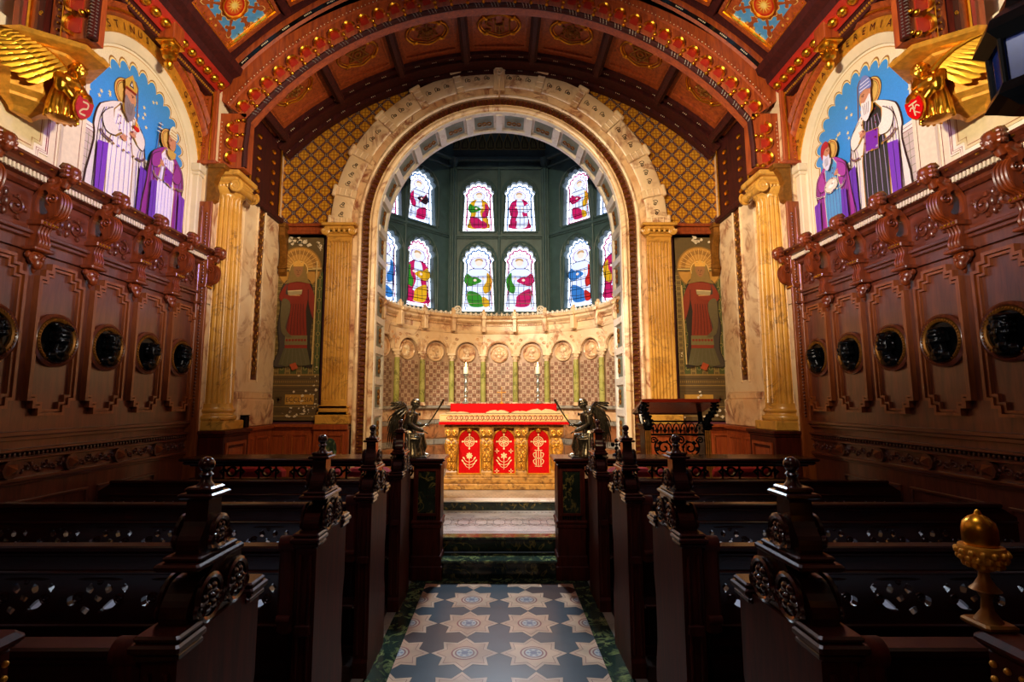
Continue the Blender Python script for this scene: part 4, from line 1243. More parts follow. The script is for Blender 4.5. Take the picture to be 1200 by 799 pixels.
# longitudinal and transverse ribs of the nave vault
def vmat(a, y, r=RV, zc=ZV):
    """frame on the vault: u round the curve (up to the crown on the left side), v along +Y, w towards the axis"""
    n = Vector((-cos(a), 0, -sin(a)))
    v = Vector((0, 1, 0)); u = v.cross(n)
    return fr((r * cos(a), y, zc + r * sin(a)), u, v, n)
SUN = ['#2f6fae', '#3a80bd']
def sun_panel(a, y, label, hu=.37, hv=.37):
    t = thing('ceiling_panel', label, 'ceiling panel', tuple(vmat(a, y).to_translation()), group='sun panels of the vault'); off = vmat(a, y).to_translation()
    m = MB('ceil'); m.M = vmat(a, y)
    m.extr(rect(-hu, hu, -hv, hv), 0, .05, [rect(-hu + .04, hu - .04, -hv + .04, hv - .04)])
    m.mat('gold'); m.extr(rect(-hu + .04, hu - .04, -hv + .04, hv - .04), 0, .035, [rect(-hu + .052, hu - .052, -hv + .052, hv - .052)])
    m.build('frame', t, off)
    m = MB('gilt_paint'); m.M = vmat(a, y); m.flat = True
    m.face(rect(-hu + .05, hu - .05, -hv + .05, hv - .05), .006, hx('#a8501c'))
    g0 = hu - .055
    m.face(rect(-g0, g0, -g0, g0), .0065, hx('#55a0d8'))
    m.stroke(rect(-g0, g0, -g0, g0), .012, .007, hx('#d99a34'), True)
    # foliate ground: scalloped disc, broad arms on the axes, fleurs on the diagonals
    def shape(pts, w, grow=1.0):
        m.face(pts, w, hx('#e8c070')); 
        cx = sum(p[0] for p in pts) / len(pts); cy = sum(p[1] for p in pts) / len(pts)
        m.face([(cx + (p[0] - cx) * .90, cy + (p[1] - cy) * .90) for p in pts], w + .001, hx('#a04c1c'))
    for q in range(4):
        ca = PI / 2 * q
        arm = smooth2([(.10, .05), (.17, .022), (.195, .05), (.225, .022), (.26, .025), (g0 - .0, .075), (g0, -.075), (.26, -.025), (.225, -.022), (.195, -.05), (.17, -.022), (.10, -.05)], 4)
        arm = [(min(x, g0), y) for x, y in arm]
        shape(xf(arm, 0, 0, 1, ca), .0075 + .0002 * q)
        fl_ = smooth2([(.13, .02), (.22, .012), (.215, .05), (.25, .06), (.265, .02), (.32, .03), (.36, 0), (.32, -.03), (.265, -.02), (.25, -.06), (.215, -.05), (.22, -.012), (.13, -.02)], 4)
        shape(xf(fl_, 0, 0, 1, ca + PI / 4), .0095 + .0002 * q)
        for g in (-1, 1):
            m.face(xf(circ(.275, g * .045, .014, 8), 0, 0, 1, ca), .0115, hx('#e0b050'))
    m.face([(.160 * (1 + .06 * cos(12 * a_)) * cos(a_), .160 * (1 + .06 * cos(12 * a_)) * sin(a_)) for a_ in [2 * PI * k_ / 96 for k_ in range(96)]], .0108, hx('#e8c070'))
    m.face([(.150 * (1 + .06 * cos(12 * a_)) * cos(a_), .150 * (1 + .06 * cos(12 * a_)) * sin(a_)) for a_ in [2 * PI * k_ / 96 for k_ in range(96)]], .0114, hx('#8f3d14'))
    for r, w, c in ((.135, .012, '#7a1c10'), (.128, .0124, '#e8b040'), (.112, .0128, '#c42a10'), (.09, .0132, '#d8601c')): m.face(circ(0, 0, r, 28), w, hx(c))
    m.face(star(0, 0, .082, .035, 12), .0136, hx('#f0c050')); m.face(circ(0, 0, .03, 14), .014, hx('#f6d878'))
    m.build('painted_field', t, off)
    m = MB('gold'); m.M = vmat(a, y)
    m.arch([(.122, .010), (.122, .03), (.136, .03), (.136, .01)], 0, 2 * PI, 28, ends=False)
    for k2 in range(20):
        e = -hu + .1 + (k2 % 5) * (2 * hu - .2) / 4; g = (hu - .075)
        p = [(e, g), (e, -g), (g, e), (-g, e)][k2 // 5]
        m.sph((p[0], p[1], .012), .010, 6, 4)
    m.build('gilt_studs', t, off)
rows = [(47.6, 36.4)]
for s, nm in ((-1, 'left'), (1, 'right')):
    for k, yc in enumerate((4.76, 3.92, 3.08)):
        for j, th in enumerate((42.0, 29.6, 17.4)):
            if k == 2 and j > 0: continue
            a = math.radians(90 - s * th)
            sun_panel(a, yc, 'blue and gold sun panel of the vault, %s side, %s row up from the cornice and %s from the chancel arch' % (nm, ['first', 'second', 'third'][j], ['first', 'second', 'third'][k]))
m = MB('ceild')
for th in (-48.2, -35.8, -23.5, -11.2, 11.2, 23.5, 35.8, 48.2):
    a = math.radians(90 - th); m.M = vmat(a, 0)
    m.bbox(-.045, .045, -1.9, 5.2, -.02, .09, .01)
for y in (5.17, 4.34, 3.50):
    m.M = F_back(y)
    m.arch([(RV - .09, -.035), (RV - .09, .035), (RV + .02, .035), (RV + .02, -.035)], math.radians(138.5), math.radians(41.5), 40, (0, ZV))
o = m.build('vault_ribs'); struct(o, 'dark wooden ribs of the vault')
# gold fillets beside the ribs
m = MB('gold')
for s in (-1, 1):
    m.M = F_back(5.10); m.arch([(RV - .03, -.01), (RV - .03, .01), (RV + .0, .01), (RV, -.01)], math.radians(90 + 46 * s), math.radians(90 + 37 * s), 12, (0, ZV))
    m.arch([(RV - .03, -.01), (RV - .03, .01), (RV + .0, .01), (RV, -.01)], math.radians(90 + 35 * s), math.radians(90 + 12 * s), 20, (0, ZV))
tag(m.build('gilt_fillet'), 'thin gilt fillet between the sun panels and the chancel arch', 'moulding')

# ---------------------------------------------------------------- cornice of the vault with gilt eggs
for s, nm in ((-1, 'left'), (1, 'right')):
    t = thing('vault_cornice', 'brown cornice with a row of gilt eggs under the vault, %s side' % nm, 'cornice', (s * 3.0, 4, 4.8)); off = (s * 3.0, 4, 4.8)
    m = MB('ceild')
    prof = [(3.25, 4.72), (3.06, 4.72), (3.03, 4.76), (3.03, 4.78), (2.90, 4.90), (2.88, 4.96), (2.80, 5.00), (2.78, 5.07), (2.86, 5.12), (3.25, 5.2)]
    m.loft([[(s * x, y, z) for x, z in prof] for y in (-1.8, 5.18)], True, False)
    m.build('moulding', t, off)
    m = MB('redpaint')
    prof = [(3.02, 4.785), (2.905, 4.893), (2.90, 4.885), (3.01, 4.775)]
    m.loft([[(s * x, y, z) for x, z in prof] for y in (2.4, 5.16)], True, False)
    m.build('red_hollow', t, off)['label'] = 'red hollow'
    m = MB('gold')
    for k in range(20):
        y = 5.08 - k * .13
        m.sph((s * 2.95, y, 4.82), (.045, .050, .040), 10, 6)
    m.build('gilt_egg_row', t, off)['label'] = 'gilt eggs'
    m = MB('goldp')
    y = 5.15
    while y > 2.5:
        m.box(min(s * 3.035, s * 3.05), max(s * 3.035, s * 3.05), y - .014, y, 4.735, 4.765)
        y -= .028
    m.build('gilt_dentils', t, off)
    # hanging wooden corbel with a gilt knob
    for y0, w_ in ((4.30, 'middle'), ):
        t = thing('pendant_corbel', 'square wooden corbel with a gilt knob hanging from the %s vault cornice' % nm, 'corbel', (s * 2.98, y0, 4.6)); off = (s * 2.98, y0, 4.6)
        m = MB('ceil'); xc = s * 2.98
        m.bbox(xc - .075, xc + .075, y0 - .075, y0 + .075, 4.72, 5.02, .008)
        m.build('block', t, off)
        m = MB('gold'); m.bbox(xc - .085, xc + .085, y0 - .085, y0 + .085, 4.69, 4.72, .006)
        m.lathe([(.075, 4.69), (.07, 4.66), (.045, 4.64), (.06, 4.61), (.055, 4.57), (.03, 4.55), (.03, 4.53), (.04, 4.51), (.03, 4.48), (.008, 4.465)], (xc, y0, 0), 20)
        for k in range(8): m.sph((xc + .062 * cos(k * PI / 4), y0 + .062 * sin(k * PI / 4), 4.625), .014, 6, 5)
        m.build('knob', t, off)

# ---------------------------------------------------------------- chancel arch of wood: face, scallops, soffit
RF0, RF1 = 3.36, 3.98
AE = math.radians(36.5)
t = thing('wooden_chancel_arch', 'carved reddish wooden arch with red scallops and gilt berries in front of the chancel', 'arch', (0, 5.2, 3.95)); off = (0, 5.2, 3.95)
m = MB('ceil'); m.M = F_back(5.22, 0, 0)
m.arch([(RF0 + .02, -.16), (RF0 + .02, 0), (RF0 + .05, .02), (RF0 + .26, .02), (RF0 + .27, .04), (RF0 + .30, .04), (RF0 + .31, .02), (RF0 + .44, .02), (RF0 + .46, .05), (RF1 + .1, .05), (RF1 + .1, -.16)], PI - AE, AE, 64, (0, ZV))
zl = ZV + RF0 * sin(AE)
for s in (-1, 1):
    a, b = sorted((s * 2.72, s * 3.12))
    m.bbox(a, b, 3.96, zl + .08, -.16, .02, .004)
m.build('arch_board', t, off)
m = MB('black'); m.M = F_back(5.22)
m.arch([(RF0 + .455, .05), (RF0 + .455, .055), (RF0 + .50, .055), (RF0 + .50, .05)], PI - AE, AE, 64, (0, ZV)); m.build('dark_fillet', t, off)
# bead and reel bits
m = MB('plaster'); m.M = F_back(5.22)
n = 50
for k in range(n):
    a = AE + (PI - 2 * AE) * (k + .5) / n
    if k % 2 == 0:
        for q in (-.010, -.005, 0, .005, .010): m.sph(((RF0 + .478) * cos(a + q), ZV + (RF0 + .478) * sin(a + q), .056), .008, 6, 4)
m.build('bead_and_reel', t, off)['label'] = 'pale bead and reel'
m = MB('plaster'); m.M = F_back(5.22)
for k in range(150):
    a = AE + (PI - 2 * AE) * (k + .5) / 150
    m.sph(((RF0 + .285) * cos(a), ZV + (RF0 + .285) * sin(a), .042), .0065, 6, 4)
for s in (-1, 1):
    for k in range(12): m.sph((s * (2.98), 3.98 + k * .045, .022), .0065, 6, 4)
m.build('pearl_row', t, off)['label'] = 'row of pale pearls'
NS = 36
fr_sc = []
for k in range(NS):
    a = AE + (PI - 2 * AE) * (k + .5) / NS
    fr_sc.append(F_back(5.22) @ Matrix.Translation((RF0 * cos(a), ZV + RF0 * sin(a), 0)) @ Matrix.Rotation(a - PI / 2, 4, 'Z'))
for s in (-1, 1):
    for k in range(3):
        fr_sc.append(F_back(5.22) @ Matrix.Translation((s * 2.72, 4.40 - k * .165, 0)) @ Matrix.Rotation(-s * PI / 2, 4, 'Z'))
for i, f_ in enumerate(fr_sc):
    m = MB('redpaint'); m.M = f_
    m.extr([(-.045, .085), (.045, .085)] + [(.045 * cos(PI * j / 10), .125 + .045 * sin(PI * j / 10)) for j in range(11)], .018, .024)
    p = m.build('scallop', t, off)
    m = MB('gold'); m.M = f_
    m.sph((.088, .02, .035), (.021, .021, .026), 8, 6); m.sph((.088, .085, .03), (.024, .026, .022), 8, 6)
    m.arch([(.046, .02), (.048, .05), (.062, .06), (.074, .045), (.076, .02)], PI * .04, PI * .96, 12, (0, .125)); 
    m.build('gilt_rim', p, off)
# twisted rope edge
m = MB('ceild'); m.M = F_back(5.22)
pts = [(RF0 * cos(AE + (PI - 2 * AE) * k / 90), ZV + RF0 * sin(AE + (PI - 2 * AE) * k / 90), .01) for k in range(91)]
pts = [(2.72, 3.97, .01), (2.72, 4.2, .01)] + pts + [(-2.72, 4.2, .01), (-2.72, 3.97, .01)]
m.tube(pts, .028, 8)
m.mat('silver')
for k in range(180):
    a = AE + (PI - 2 * AE) * (k + .5) / 180
    r = RF0
    if k % 5 < 3:
        m.tube([((r - .026) * cos(a - .004), ZV + (r - .026) * sin(a - .004), .02), (r * cos(a), ZV + r * sin(a), .041), ((r + .026) * cos(a + .004), ZV + (r + .026) * sin(a + .004), .02)], .0045, 5)
m.build('rope_edge', t, off)

# soffit barrel behind the arch
ZS, RS = 2.0, 4.2
m = MB('ceil'); m.M = F_back(0)
AS = math.radians(44.2)
m.arch([(RS, -7.0), (RS, -5.2), (RS + .1, -5.2), (RS + .1, -7.0)], PI - AS, AS, 48, (0, ZS)); struct(m.build('ceiling_chancel'), 'wooden soffit of the chancel arch')
m = MB('ceild'); m.M = F_back(0)
for y0, y1, h in ((6.42, 6.50, .05), (6.50, 6.68, .09), (6.70, 6.80, .13)):
    m.arch([(RS - h, -y1), (RS - h, -y0), (RS + .02, -y0), (RS + .02, -y1)], PI - AS, AS, 48, (0, ZS))
m.arch([(RS - .08, -5.52), (RS - .08, -5.36), (RS + .02, -5.36), (RS + .02, -5.52)], PI - AS, AS, 48, (0, ZS))
o = m.build('soffit_mouldings'); struct(o, 'dark mouldings of the chancel soffit')
for y, r in ((6.46, RS - .055), (6.69, RS - .10)):
    t = thing('soffit_bead_band', 'pale beads along the %s dark moulding of the chancel soffit' % ('nearer' if y < 6.6 else 'farther'), 'moulding', (0, y, 6.0))
    for k in range(56):
        a = AS + (PI - 2 * AS) * (k + .5) / 56
        if k % 2:
            m = MB('plaster'); m.M = F_back(0)
            for q in (-.006, 0, .006): m.sph((r * cos(a + q), ZS + r * sin(a + q), -y), .007, 6, 4)
            m.build('bead', t, (0, y, 6.0))
m = MB('ceild')
for k in range(8):
    a = math.radians(90 - 12.5 * (k - 3.5)); m.M = vmat(a, 0, RS, ZS)
    m.bbox(-.06, .06, 5.45, 6.44, -.02, .13, .012); m.bbox(-.035, .035, 5.45, 6.44, .13, .17, .01)
o = m.build('soffit_ribs'); struct(o, 'dark ribs between the soffit panels')
names = {-3: 'leftmost', -2: 'second from the left', -1: 'just left of the crown', 0: 'at the crown', 1: 'just right of the crown', 2: 'second from the right', 3: 'rightmost'}
for k in range(-3, 4):
    a = math.radians(90 - 12.5 * k); F = vmat(a, 5.93, RS, ZS); off = F.to_translation()
    motif = ['gilt monogram', 'gilt foliage', 'gilt six-pointed star', 'gilt flower'][abs(k)]
    t = thing('soffit_medallion', 'oval soffit medallion with %s, %s' % (motif, names[k]), 'medallion', tuple(off), group='medallions of the chancel soffit')
    m = MB('ceil'); m.M = F
    hu, hv = .36, .40
    m.extr(rect(-hu, hu, -hv, hv), 0, .03, [rect(-hu + .03, hu - .03, -hv + .03, hv - .03)]); m.build('frame', t, off)
    m = MB('gold'); m.M = F
    ov = smooth2([(-.27, 0), (-.22, .11), (-.13, .15), (0, .20), (.13, .15), (.22, .11), (.27, 0), (.22, -.11), (.13, -.15), (0, -.20), (-.13, -.15), (-.22, -.11)], 5)
    m.tube([(x, y, .022) for x, y in ov], .011, 6, True)
    m.tube([(x * .86, y * .84, .016) for x, y in ov], .006, 5, True)
    for q in range(4):
        aa = PI / 4 + q * PI / 2
        m.sph((.20 * cos(aa) * 1.15, .20 * sin(aa) * .9, .03), (.03, .03, .02), 8, 6); m.sph((.27 * cos(aa), .21 * sin(aa), .02), (.02, .02, .015), 6, 5)
    m.build('gilt_ring', t, off)
    m = MB('dgold'); m.M = F
    if k == 0:
        for seg in ([(-.13, -.08), (-.13, .08)], [(-.05, -.1), (-.05, .1)], [(.05, -.1), (.05, .1)], [(-.05, 0), (.05, 0)], [(0, 0), (0, .14)], [(-.03, .11), (.03, .11)]): m.tube([(x, y, .02) for x, y in seg], .012, 6)
        m.tube([(x, y, .02) for x, y in smooth2([(.17, .07), (.12, .09), (.10, .04), (.14, 0), (.17, -.05), (.12, -.09), (.09, -.06)], 4, False)], .011, 6)
    elif abs(k) == 2:
        for off_a in (PI / 2, -PI / 2):
            tri = [(.15 * cos(off_a + q * 2 * PI / 3), .15 * sin(off_a + q * 2 * PI / 3), .02) for q in range(3)]
            for q in range(3): m.cyl(tri[q], tri[(q + 1) % 3], .010, n=6)
        m.arch([(.03, .01), (.03, .03), (.045, .03), (.045, .01)], 0, 2 * PI, 14, ends=False)
    else:
        for q in range(6):
            aa = q * PI / 3
            m.tube([(x, y, .02) for x, y in xf(spiral(.075, 0, .045, .01, PI, 1.2, 16), 0, 0, 1, aa)], .008, 5)
            m.sph((.13 * cos(aa + .5), .12 * sin(aa + .5), .015), (.02, .02, .012), 6, 4)
        m.sph((0, 0, .02), (.03, .03, .02), 10, 6)
    m.build('carved_motif', t, off)

# ---------------------------------------------------------------- nearer transverse arch standing on the angel brackets
for s, nm in ((-1, 'left'), (1, 'right')):
    t = thing('nave_arch_springer', 'red and gilt scalloped arch rib rising from the gilded angel bracket on the %s' % nm, 'arch', (s * 2.9, 3.1, 3.95)); off = (s * 2.9, 3.1, 3.95)
    Yn = 2.98
    XI = 2.56; ZB = 3.76; ZL = 4.30
    a0 = math.acos(XI / 3.36); Zc = ZL - 3.36 * sin(a0)
    a1 = math.radians(72)
    def A(a): return a if s > 0 else PI - a
    m = MB('ceil'); m.M = F_back(Yn)
    def P(r, a): return (s * r * cos(a), Zc + r * sin(a))
    def ribbon(m, r0, r1, w0, w1):
        m.M = F_back(Yn)
        x0, x1 = XI + (r0 - 3.36) * cos(a0), XI + (r1 - 3.36) * cos(a0)
        st = [[(s * x0, ZB, w0), (s * x0, ZB, w1), (s * x1, ZB, w1), (s * x1, ZB, w0)], [(s * x0, ZL - .1, w0), (s * x0, ZL - .1, w1), (s * x1, ZL - .1, w1), (s * x1, ZL - .1, w0)]]
        for k in range(17):
            a = a0 + (a1 - a0) * k / 16
            p, q = P(r0, a), P(r1, a)
            st.append([(p[0], p[1], w0), (p[0], p[1], w1), (q[0], q[1], w1), (q[0], q[1], w0)])
        m.loft(st, True, True)
    ribbon(m, 3.36, 3.56, -.09, .0); ribbon(m, 3.56, 3.60, -.09, .015); ribbon(m, 3.60, 3.72, -.09, -.005); ribbon(m, 3.80, 3.87, -.09, .01); ribbon(m, 3.93, 4.04, -.09, .0)
    m.mat('pewred'); ribbon(m, 3.74, 3.79, -.09, .03); m.mat('ceild'); ribbon(m, 3.71, 3.75, -.09, -.01)
    m.mat('redpaint'); ribbon(m, 3.90, 3.935, -.09, .02)
    m.build('arch_board', t, off)
    m = MB('gold'); ribbon(m, 3.87, 3.89, -.06, .025); ribbon(m, 3.60, 3.608, -.06, .02)
    sts = []
    for k in range(60):
        z = ZB + .02 + k * .045
        if z < ZL - .05: sts.append((1, z))
        else:
            a = a0 + (k - 12) * .0135
            if a < a1: sts.append((0, a))
    m.M = F_back(Yn)
    for i, (k, v) in enumerate(sts):
        for r_, kind in ((3.655, 0), (3.765, 1)):
            if k: x, z = s * (XI + (r_ - 3.36) * cos(a0)), v
            else: x, z = P(r_, v)
            if kind == 0:
                m.sph((x, z, .0), .009, 6, 4)
            elif i % 3 == 0:
                m.tube([(x + p, z + q, .032) for p, q in spiral(0, 0, .003, .016, i, 1.3, 10)], .003, 4)
    m.build('gilt_line', t, off)
    frs = []
    for k in range(4): frs.append(F_back(Yn) @ Matrix.Translation((s * XI, ZB + .09 + k * .145, 0)) @ Matrix.Rotation(-s * PI / 2, 4, 'Z'))
    for k in range(12):
        a = a0 + .05 + k * .043
        if a > a1: break
        p = P(3.36, a); frs.append(F_back(Yn) @ Matrix.Translation((p[0], p[1], 0)) @ Matrix.Rotation(A(a) - PI / 2, 4, 'Z'))
    for f_ in frs:
        m = MB('redpaint'); m.M = f_
        m.extr([(-.05, .075), (.05, .075)] + [(.05 * cos(PI * j / 10), .11 + .05 * sin(PI * j / 10)) for j in range(11)], .0, .008)
        p = m.build('scallop', t, off)
        m = MB('gold'); m.M = f_
        m.arch([(.05, .0), (.052, .03), (.062, .04), (.072, .03), (.074, .0)], PI * .04, PI * .96, 12, (0, .11)); m.sph((.072, .06, .02), (.02, .02, .026), 8, 6); m.sph((.072, .015, .03), (.014, .014, .02), 8, 6)
        m.build('gilt_rim', p, off)
    m = MB('pewred'); m.M = F_back(Yn)
    pts = [(s * XI, ZB, 0), (s * XI, ZL - .1, 0)] + [(P(3.36, a0 + (a1 - a0) * k / 30)[0], P(3.36, a0 + (a1 - a0) * k / 30)[1], .0) for k in range(31)]
    m.tube(pts, .03, 8)
    m.mat('silver')
    for k in range(30):
        z = ZB + .02 + k * .022
        if z > ZL - .05: break
        m.tube([(s * (XI - .03), z - .01, .01), (s * XI, z, .032), (s * (XI + .03), z + .01, .01)], .0035, 5)
    m.build('rope_edge', t, off)
# ================================================================ APSE WITH STAINED GLASS
YA = 8.8
facets = []      # (origin left end, direction, length)
c8 = .83
q2 = 1 / math.sqrt(2)
Lf = 2.0
facets.append(('centre', (0, YA), (1, 0), c8))
facets.append(('right', (c8 + 1.0 * q2, YA - 1.0 * q2), (q2, -q2), 1.0))
facets.append(('left', (-c8 - 1.0 * q2, YA - 1.0 * q2), (q2, q2), 1.0))
ZW0, ZW1 = 2.96, 5.85
lights = [(3.05, 3.92, .31), (4.49, 5.15, .27)]     # sill, spring, head rise
def light_out(cx, zs, zsp, rise, g=0.0):
    w = .56 - 2 * g
    o = cusped(cx, zsp, w, zs + g, rise - g, 7, 6, .13)
    return o
GS = 4.2           # how much brighter the lit glass is than white paint
def gx(h):
    """coloured glass passes only part of the daylight"""
    c = hx(h); return tuple(min(1.0, v * 1.15 / GS) for v in c[:3]) + (1,)
def glassfig(P, cx, zb, zt, col, seed, fx):
    """small saint in the coloured glass"""
    r = random.Random(seed)
    lw = .004
    H = zt - zb
    def F(pts, c):
        nonlocal lw; lw += .0004; P.face(xf([(x * 1.28, y) for x, y in pts], cx, zb, H, 0, fx), lw, gx(c) if c != 'W' else tuple(v * 1.5 for v in gx('#c4cdf0')[:3]) + (1,))
    def L(pts, w, c='#1c1c28'):
        nonlocal lw; lw += .0004; P.stroke(xf([(x * 1.28, y) for x, y in pts], cx, zb, H, 0, fx), w, lw, gx(c))
    A, B, C = col
    D = 'W'
    lean = r.uniform(-.02, .03)
    F(circ(0, .87, .13, 20), '#e8dcf8'); F(circ(0, .87, .11, 20), 'W'); L(circ(0, .87, .125, 20) + [(.125, .87)], .012, '#a08ac0')
    F(smooth2([(-.06, .78), (-.16, .70), (-.20, .55), (-.15, .40), (-.19, .2), (-.2, .02), (.2, .02), (.19, .2), (.16, .4), (.21, .55), (.16, .70), (.06, .78)], 4), A)
    F(smooth2([(-.04, .77), (-.085, .6), (-.05, .42), (-.1, .2), (-.08, .03), (.07, .03), (.09, .2), (.03, .42), (.06, .6), (.05, .77)], 4), D)
    F(smooth2([(-.17, .67), (-.215, .52), (-.14, .43), (-.02, .47), (.05, .53), (-.03, .60), (-.1, .61)], 4), B)
    F(smooth2([(.13, .69), (.205, .55), (.19, .36), (.10, .28), (.07, .40), (.12, .52)], 4), C)
    F(smooth2([(-.15, .34 + lean), (-.02, .30), (.06, .2), (.08, .04), (-.10, .03), (-.16, .15)], 4), B if seed % 3 else C)
    F(smooth2([(.06, .22), (.15, .16), (.17, .05), (.08, .03)], 4), C if seed % 2 else A)
    F(circ(.01, .88, .058, 12, .07), '#ffe9dc'); F(smooth2([(-.055, .9), (-.03, .96), (.05, .96), (.07, .9), (.01, .93)], 3), '#c8a070')
    for q in range(5):
        x = -.14 + q * .07; L([(x, .62), (x * 1.15 + lean, .35), (x * 1.2, .05)], .008)
    for y in (.62, .46, .3, .15): L([(-.2, y + .02), (-.05, y - .01), (.2, y + .01)], .008)
    L(smooth2([(-.06, .78), (-.17, .70), (-.21, .52), (-.15, .40), (-.19, .2), (-.2, .02)], 3, False), .010); L(smooth2([(.06, .78), (.16, .70), (.215, .52), (.16, .40), (.19, .2), (.2, .02)], 3, False), .010)
    if seed % 2: L([(.17, 1.0), (.2, .05)], .012, '#c0301c')
    elif seed % 3 == 0: L([(-.2, .75), (.02, .40)], .014, '#b02848')
    F(circ(-.05, .54, .025, 8), '#ffe0d0'); F(circ(.07, .57, .025, 8), '#ffe0d0')
MAG, GRN, YEL, BLU, RED, VIO = '#c40f5c', '#2c8a1c', '#e0a810', '#2c78c8', '#c81c14', '#7a2aa0'
WH = 'W'
cols = {('centre', 0, 0): (WH, GRN, YEL), ('centre', 0, 1): (WH, MAG, GRN), ('centre', 1, 0): (YEL, GRN, MAG), ('centre', 1, 1): (MAG, WH, MAG),
        ('right', 0, 0): (WH, BLU, RED), ('right', 0, 1): (MAG, RED, YEL), ('right', 1, 0): (WH, MAG, YEL), ('right', 1, 1): (WH, BLU, GRN),
        ('left', 0, 1): (MAG, YEL, GRN), ('left', 0, 0): (WH, RED, BLU), ('left', 1, 1): (WH, '#2a1420', MAG), ('left', 1, 0): (WH, BLU, VIO)}
wi = 0
for nm, (ox, oy), (dx, dy), half in facets:
    nrm = Vector((dy, -dx, 0))          # towards the room
    if nrm.y > 0: nrm = -nrm
    F = fr((ox, oy, 0), (dx, dy, 0), (0, 0, 1), tuple(nrm))
    centres = (-.37, .37) if nm == 'centre' else (-.345, .345)
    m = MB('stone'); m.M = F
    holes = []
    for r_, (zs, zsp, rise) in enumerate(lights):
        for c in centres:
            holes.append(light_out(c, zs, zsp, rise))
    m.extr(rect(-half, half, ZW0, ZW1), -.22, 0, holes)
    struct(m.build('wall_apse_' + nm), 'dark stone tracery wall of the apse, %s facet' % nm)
    # mouldings of the tracery
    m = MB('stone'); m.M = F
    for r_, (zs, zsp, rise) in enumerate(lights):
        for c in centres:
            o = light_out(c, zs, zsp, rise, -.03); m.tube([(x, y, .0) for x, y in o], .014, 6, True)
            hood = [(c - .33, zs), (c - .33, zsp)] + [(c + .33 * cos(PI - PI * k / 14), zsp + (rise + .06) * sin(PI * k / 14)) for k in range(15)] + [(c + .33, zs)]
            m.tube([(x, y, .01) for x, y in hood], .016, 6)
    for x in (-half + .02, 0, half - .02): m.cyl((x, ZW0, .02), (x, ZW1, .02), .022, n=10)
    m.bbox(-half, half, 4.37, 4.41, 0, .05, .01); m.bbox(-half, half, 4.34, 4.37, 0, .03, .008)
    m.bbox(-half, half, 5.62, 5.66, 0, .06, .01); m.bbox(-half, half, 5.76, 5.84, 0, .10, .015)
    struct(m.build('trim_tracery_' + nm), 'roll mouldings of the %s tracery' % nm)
    # lights
    for r_, (zs, zsp, rise) in enumerate(lights):
        for ci, c in enumerate(centres):
            wi += 1
            g = MB('glass'); g.M = F @ Matrix.Translation((0, 0, -.11)); g.flat = True
            ed = '#c42a78' if (ci + r_) % 2 else '#4a78b8'
            base = light_out(c, zs, zsp, rise, -.01)
            g.face(base, 0, hx('#dfe9ff'))
            o1 = light_out(c, zs, zsp, rise, .05); g.stroke(o1, .028, .001, gx(ed), True)
            o2 = light_out(c, zs, zsp, rise, .10); g.stroke(o2, .010, .0012, gx('#8a94c8'), True)
            top = zsp + rise * .55
            # canopy over the figure
            g.stroke([(c + .16 * cos(PI * k / 12), zsp - .05 + .22 * sin(PI * k / 12)) for k in range(13)], .014, .0016, gx('#9a8ac8'))
            g.stroke([(c + .12 * cos(PI * k / 12), zsp - .05 + .17 * sin(PI * k / 12)) for k in range(13)], .010, .0016, gx('#c07aa0'))
            glassfig(g, c, zs + (.07), zsp + rise * .42, cols[(nm, r_, ci)], wi, -1 if ci else 1)
            gl = g.build('window_%d' % wi)
            struct(gl, 'stained glass light of the apse')
            # leading
            b = MB('black'); b.M = F @ Matrix.Translation((0, 0, -.10)); b.flat = True
            hw = .285
            nlv = 6 if r_ == 0 else 5
            for k in range(1, nlv):
                z = zs + (zsp - zs) * k / (nlv - .4); b.stroke([(c - hw, z), (c + hw, z)], .011, .01)
            for q in (-.2, .2): b.stroke([(c + q, zs), (c + q, zsp + .05)], .010, .01)
            b.stroke([(c - .28, zs + .0), (c + .28, zs)], .012, .01)
            for k in range(9):
                a = PI * (k + .5) / 9; b.stroke([(c + .14 * cos(a), zsp + .14 * sin(a)), (c + .23 * cos(a), zsp + rise * .86 * sin(a))], .008, .01)
            b.build('leading', gl)
            # lit sill
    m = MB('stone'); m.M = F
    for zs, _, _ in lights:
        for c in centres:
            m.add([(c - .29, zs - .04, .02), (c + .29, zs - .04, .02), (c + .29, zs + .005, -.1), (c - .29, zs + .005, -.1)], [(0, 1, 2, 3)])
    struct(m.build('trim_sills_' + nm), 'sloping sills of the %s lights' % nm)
# junction shafts
for s, nm in ((-1, 'left'), (1, 'right')):
    t = thing('apse_shaft', 'dark clustered shaft rising between the %s and centre windows' % nm, 'shaft', (s * c8, YA, 3.0)); off = (s * c8, YA, 3.0)
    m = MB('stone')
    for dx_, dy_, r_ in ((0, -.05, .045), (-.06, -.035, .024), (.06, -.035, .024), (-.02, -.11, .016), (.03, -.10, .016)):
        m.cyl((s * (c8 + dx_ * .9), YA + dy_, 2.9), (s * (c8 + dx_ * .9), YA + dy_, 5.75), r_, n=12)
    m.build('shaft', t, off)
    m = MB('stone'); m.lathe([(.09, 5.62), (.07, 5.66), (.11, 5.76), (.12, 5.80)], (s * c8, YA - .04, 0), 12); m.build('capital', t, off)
# outer cheeks of the apse
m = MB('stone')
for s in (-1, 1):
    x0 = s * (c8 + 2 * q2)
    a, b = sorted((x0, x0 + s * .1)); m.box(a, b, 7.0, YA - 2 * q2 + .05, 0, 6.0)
struct(m.build('wall_apse_cheeks'), 'side cheeks of the apse')
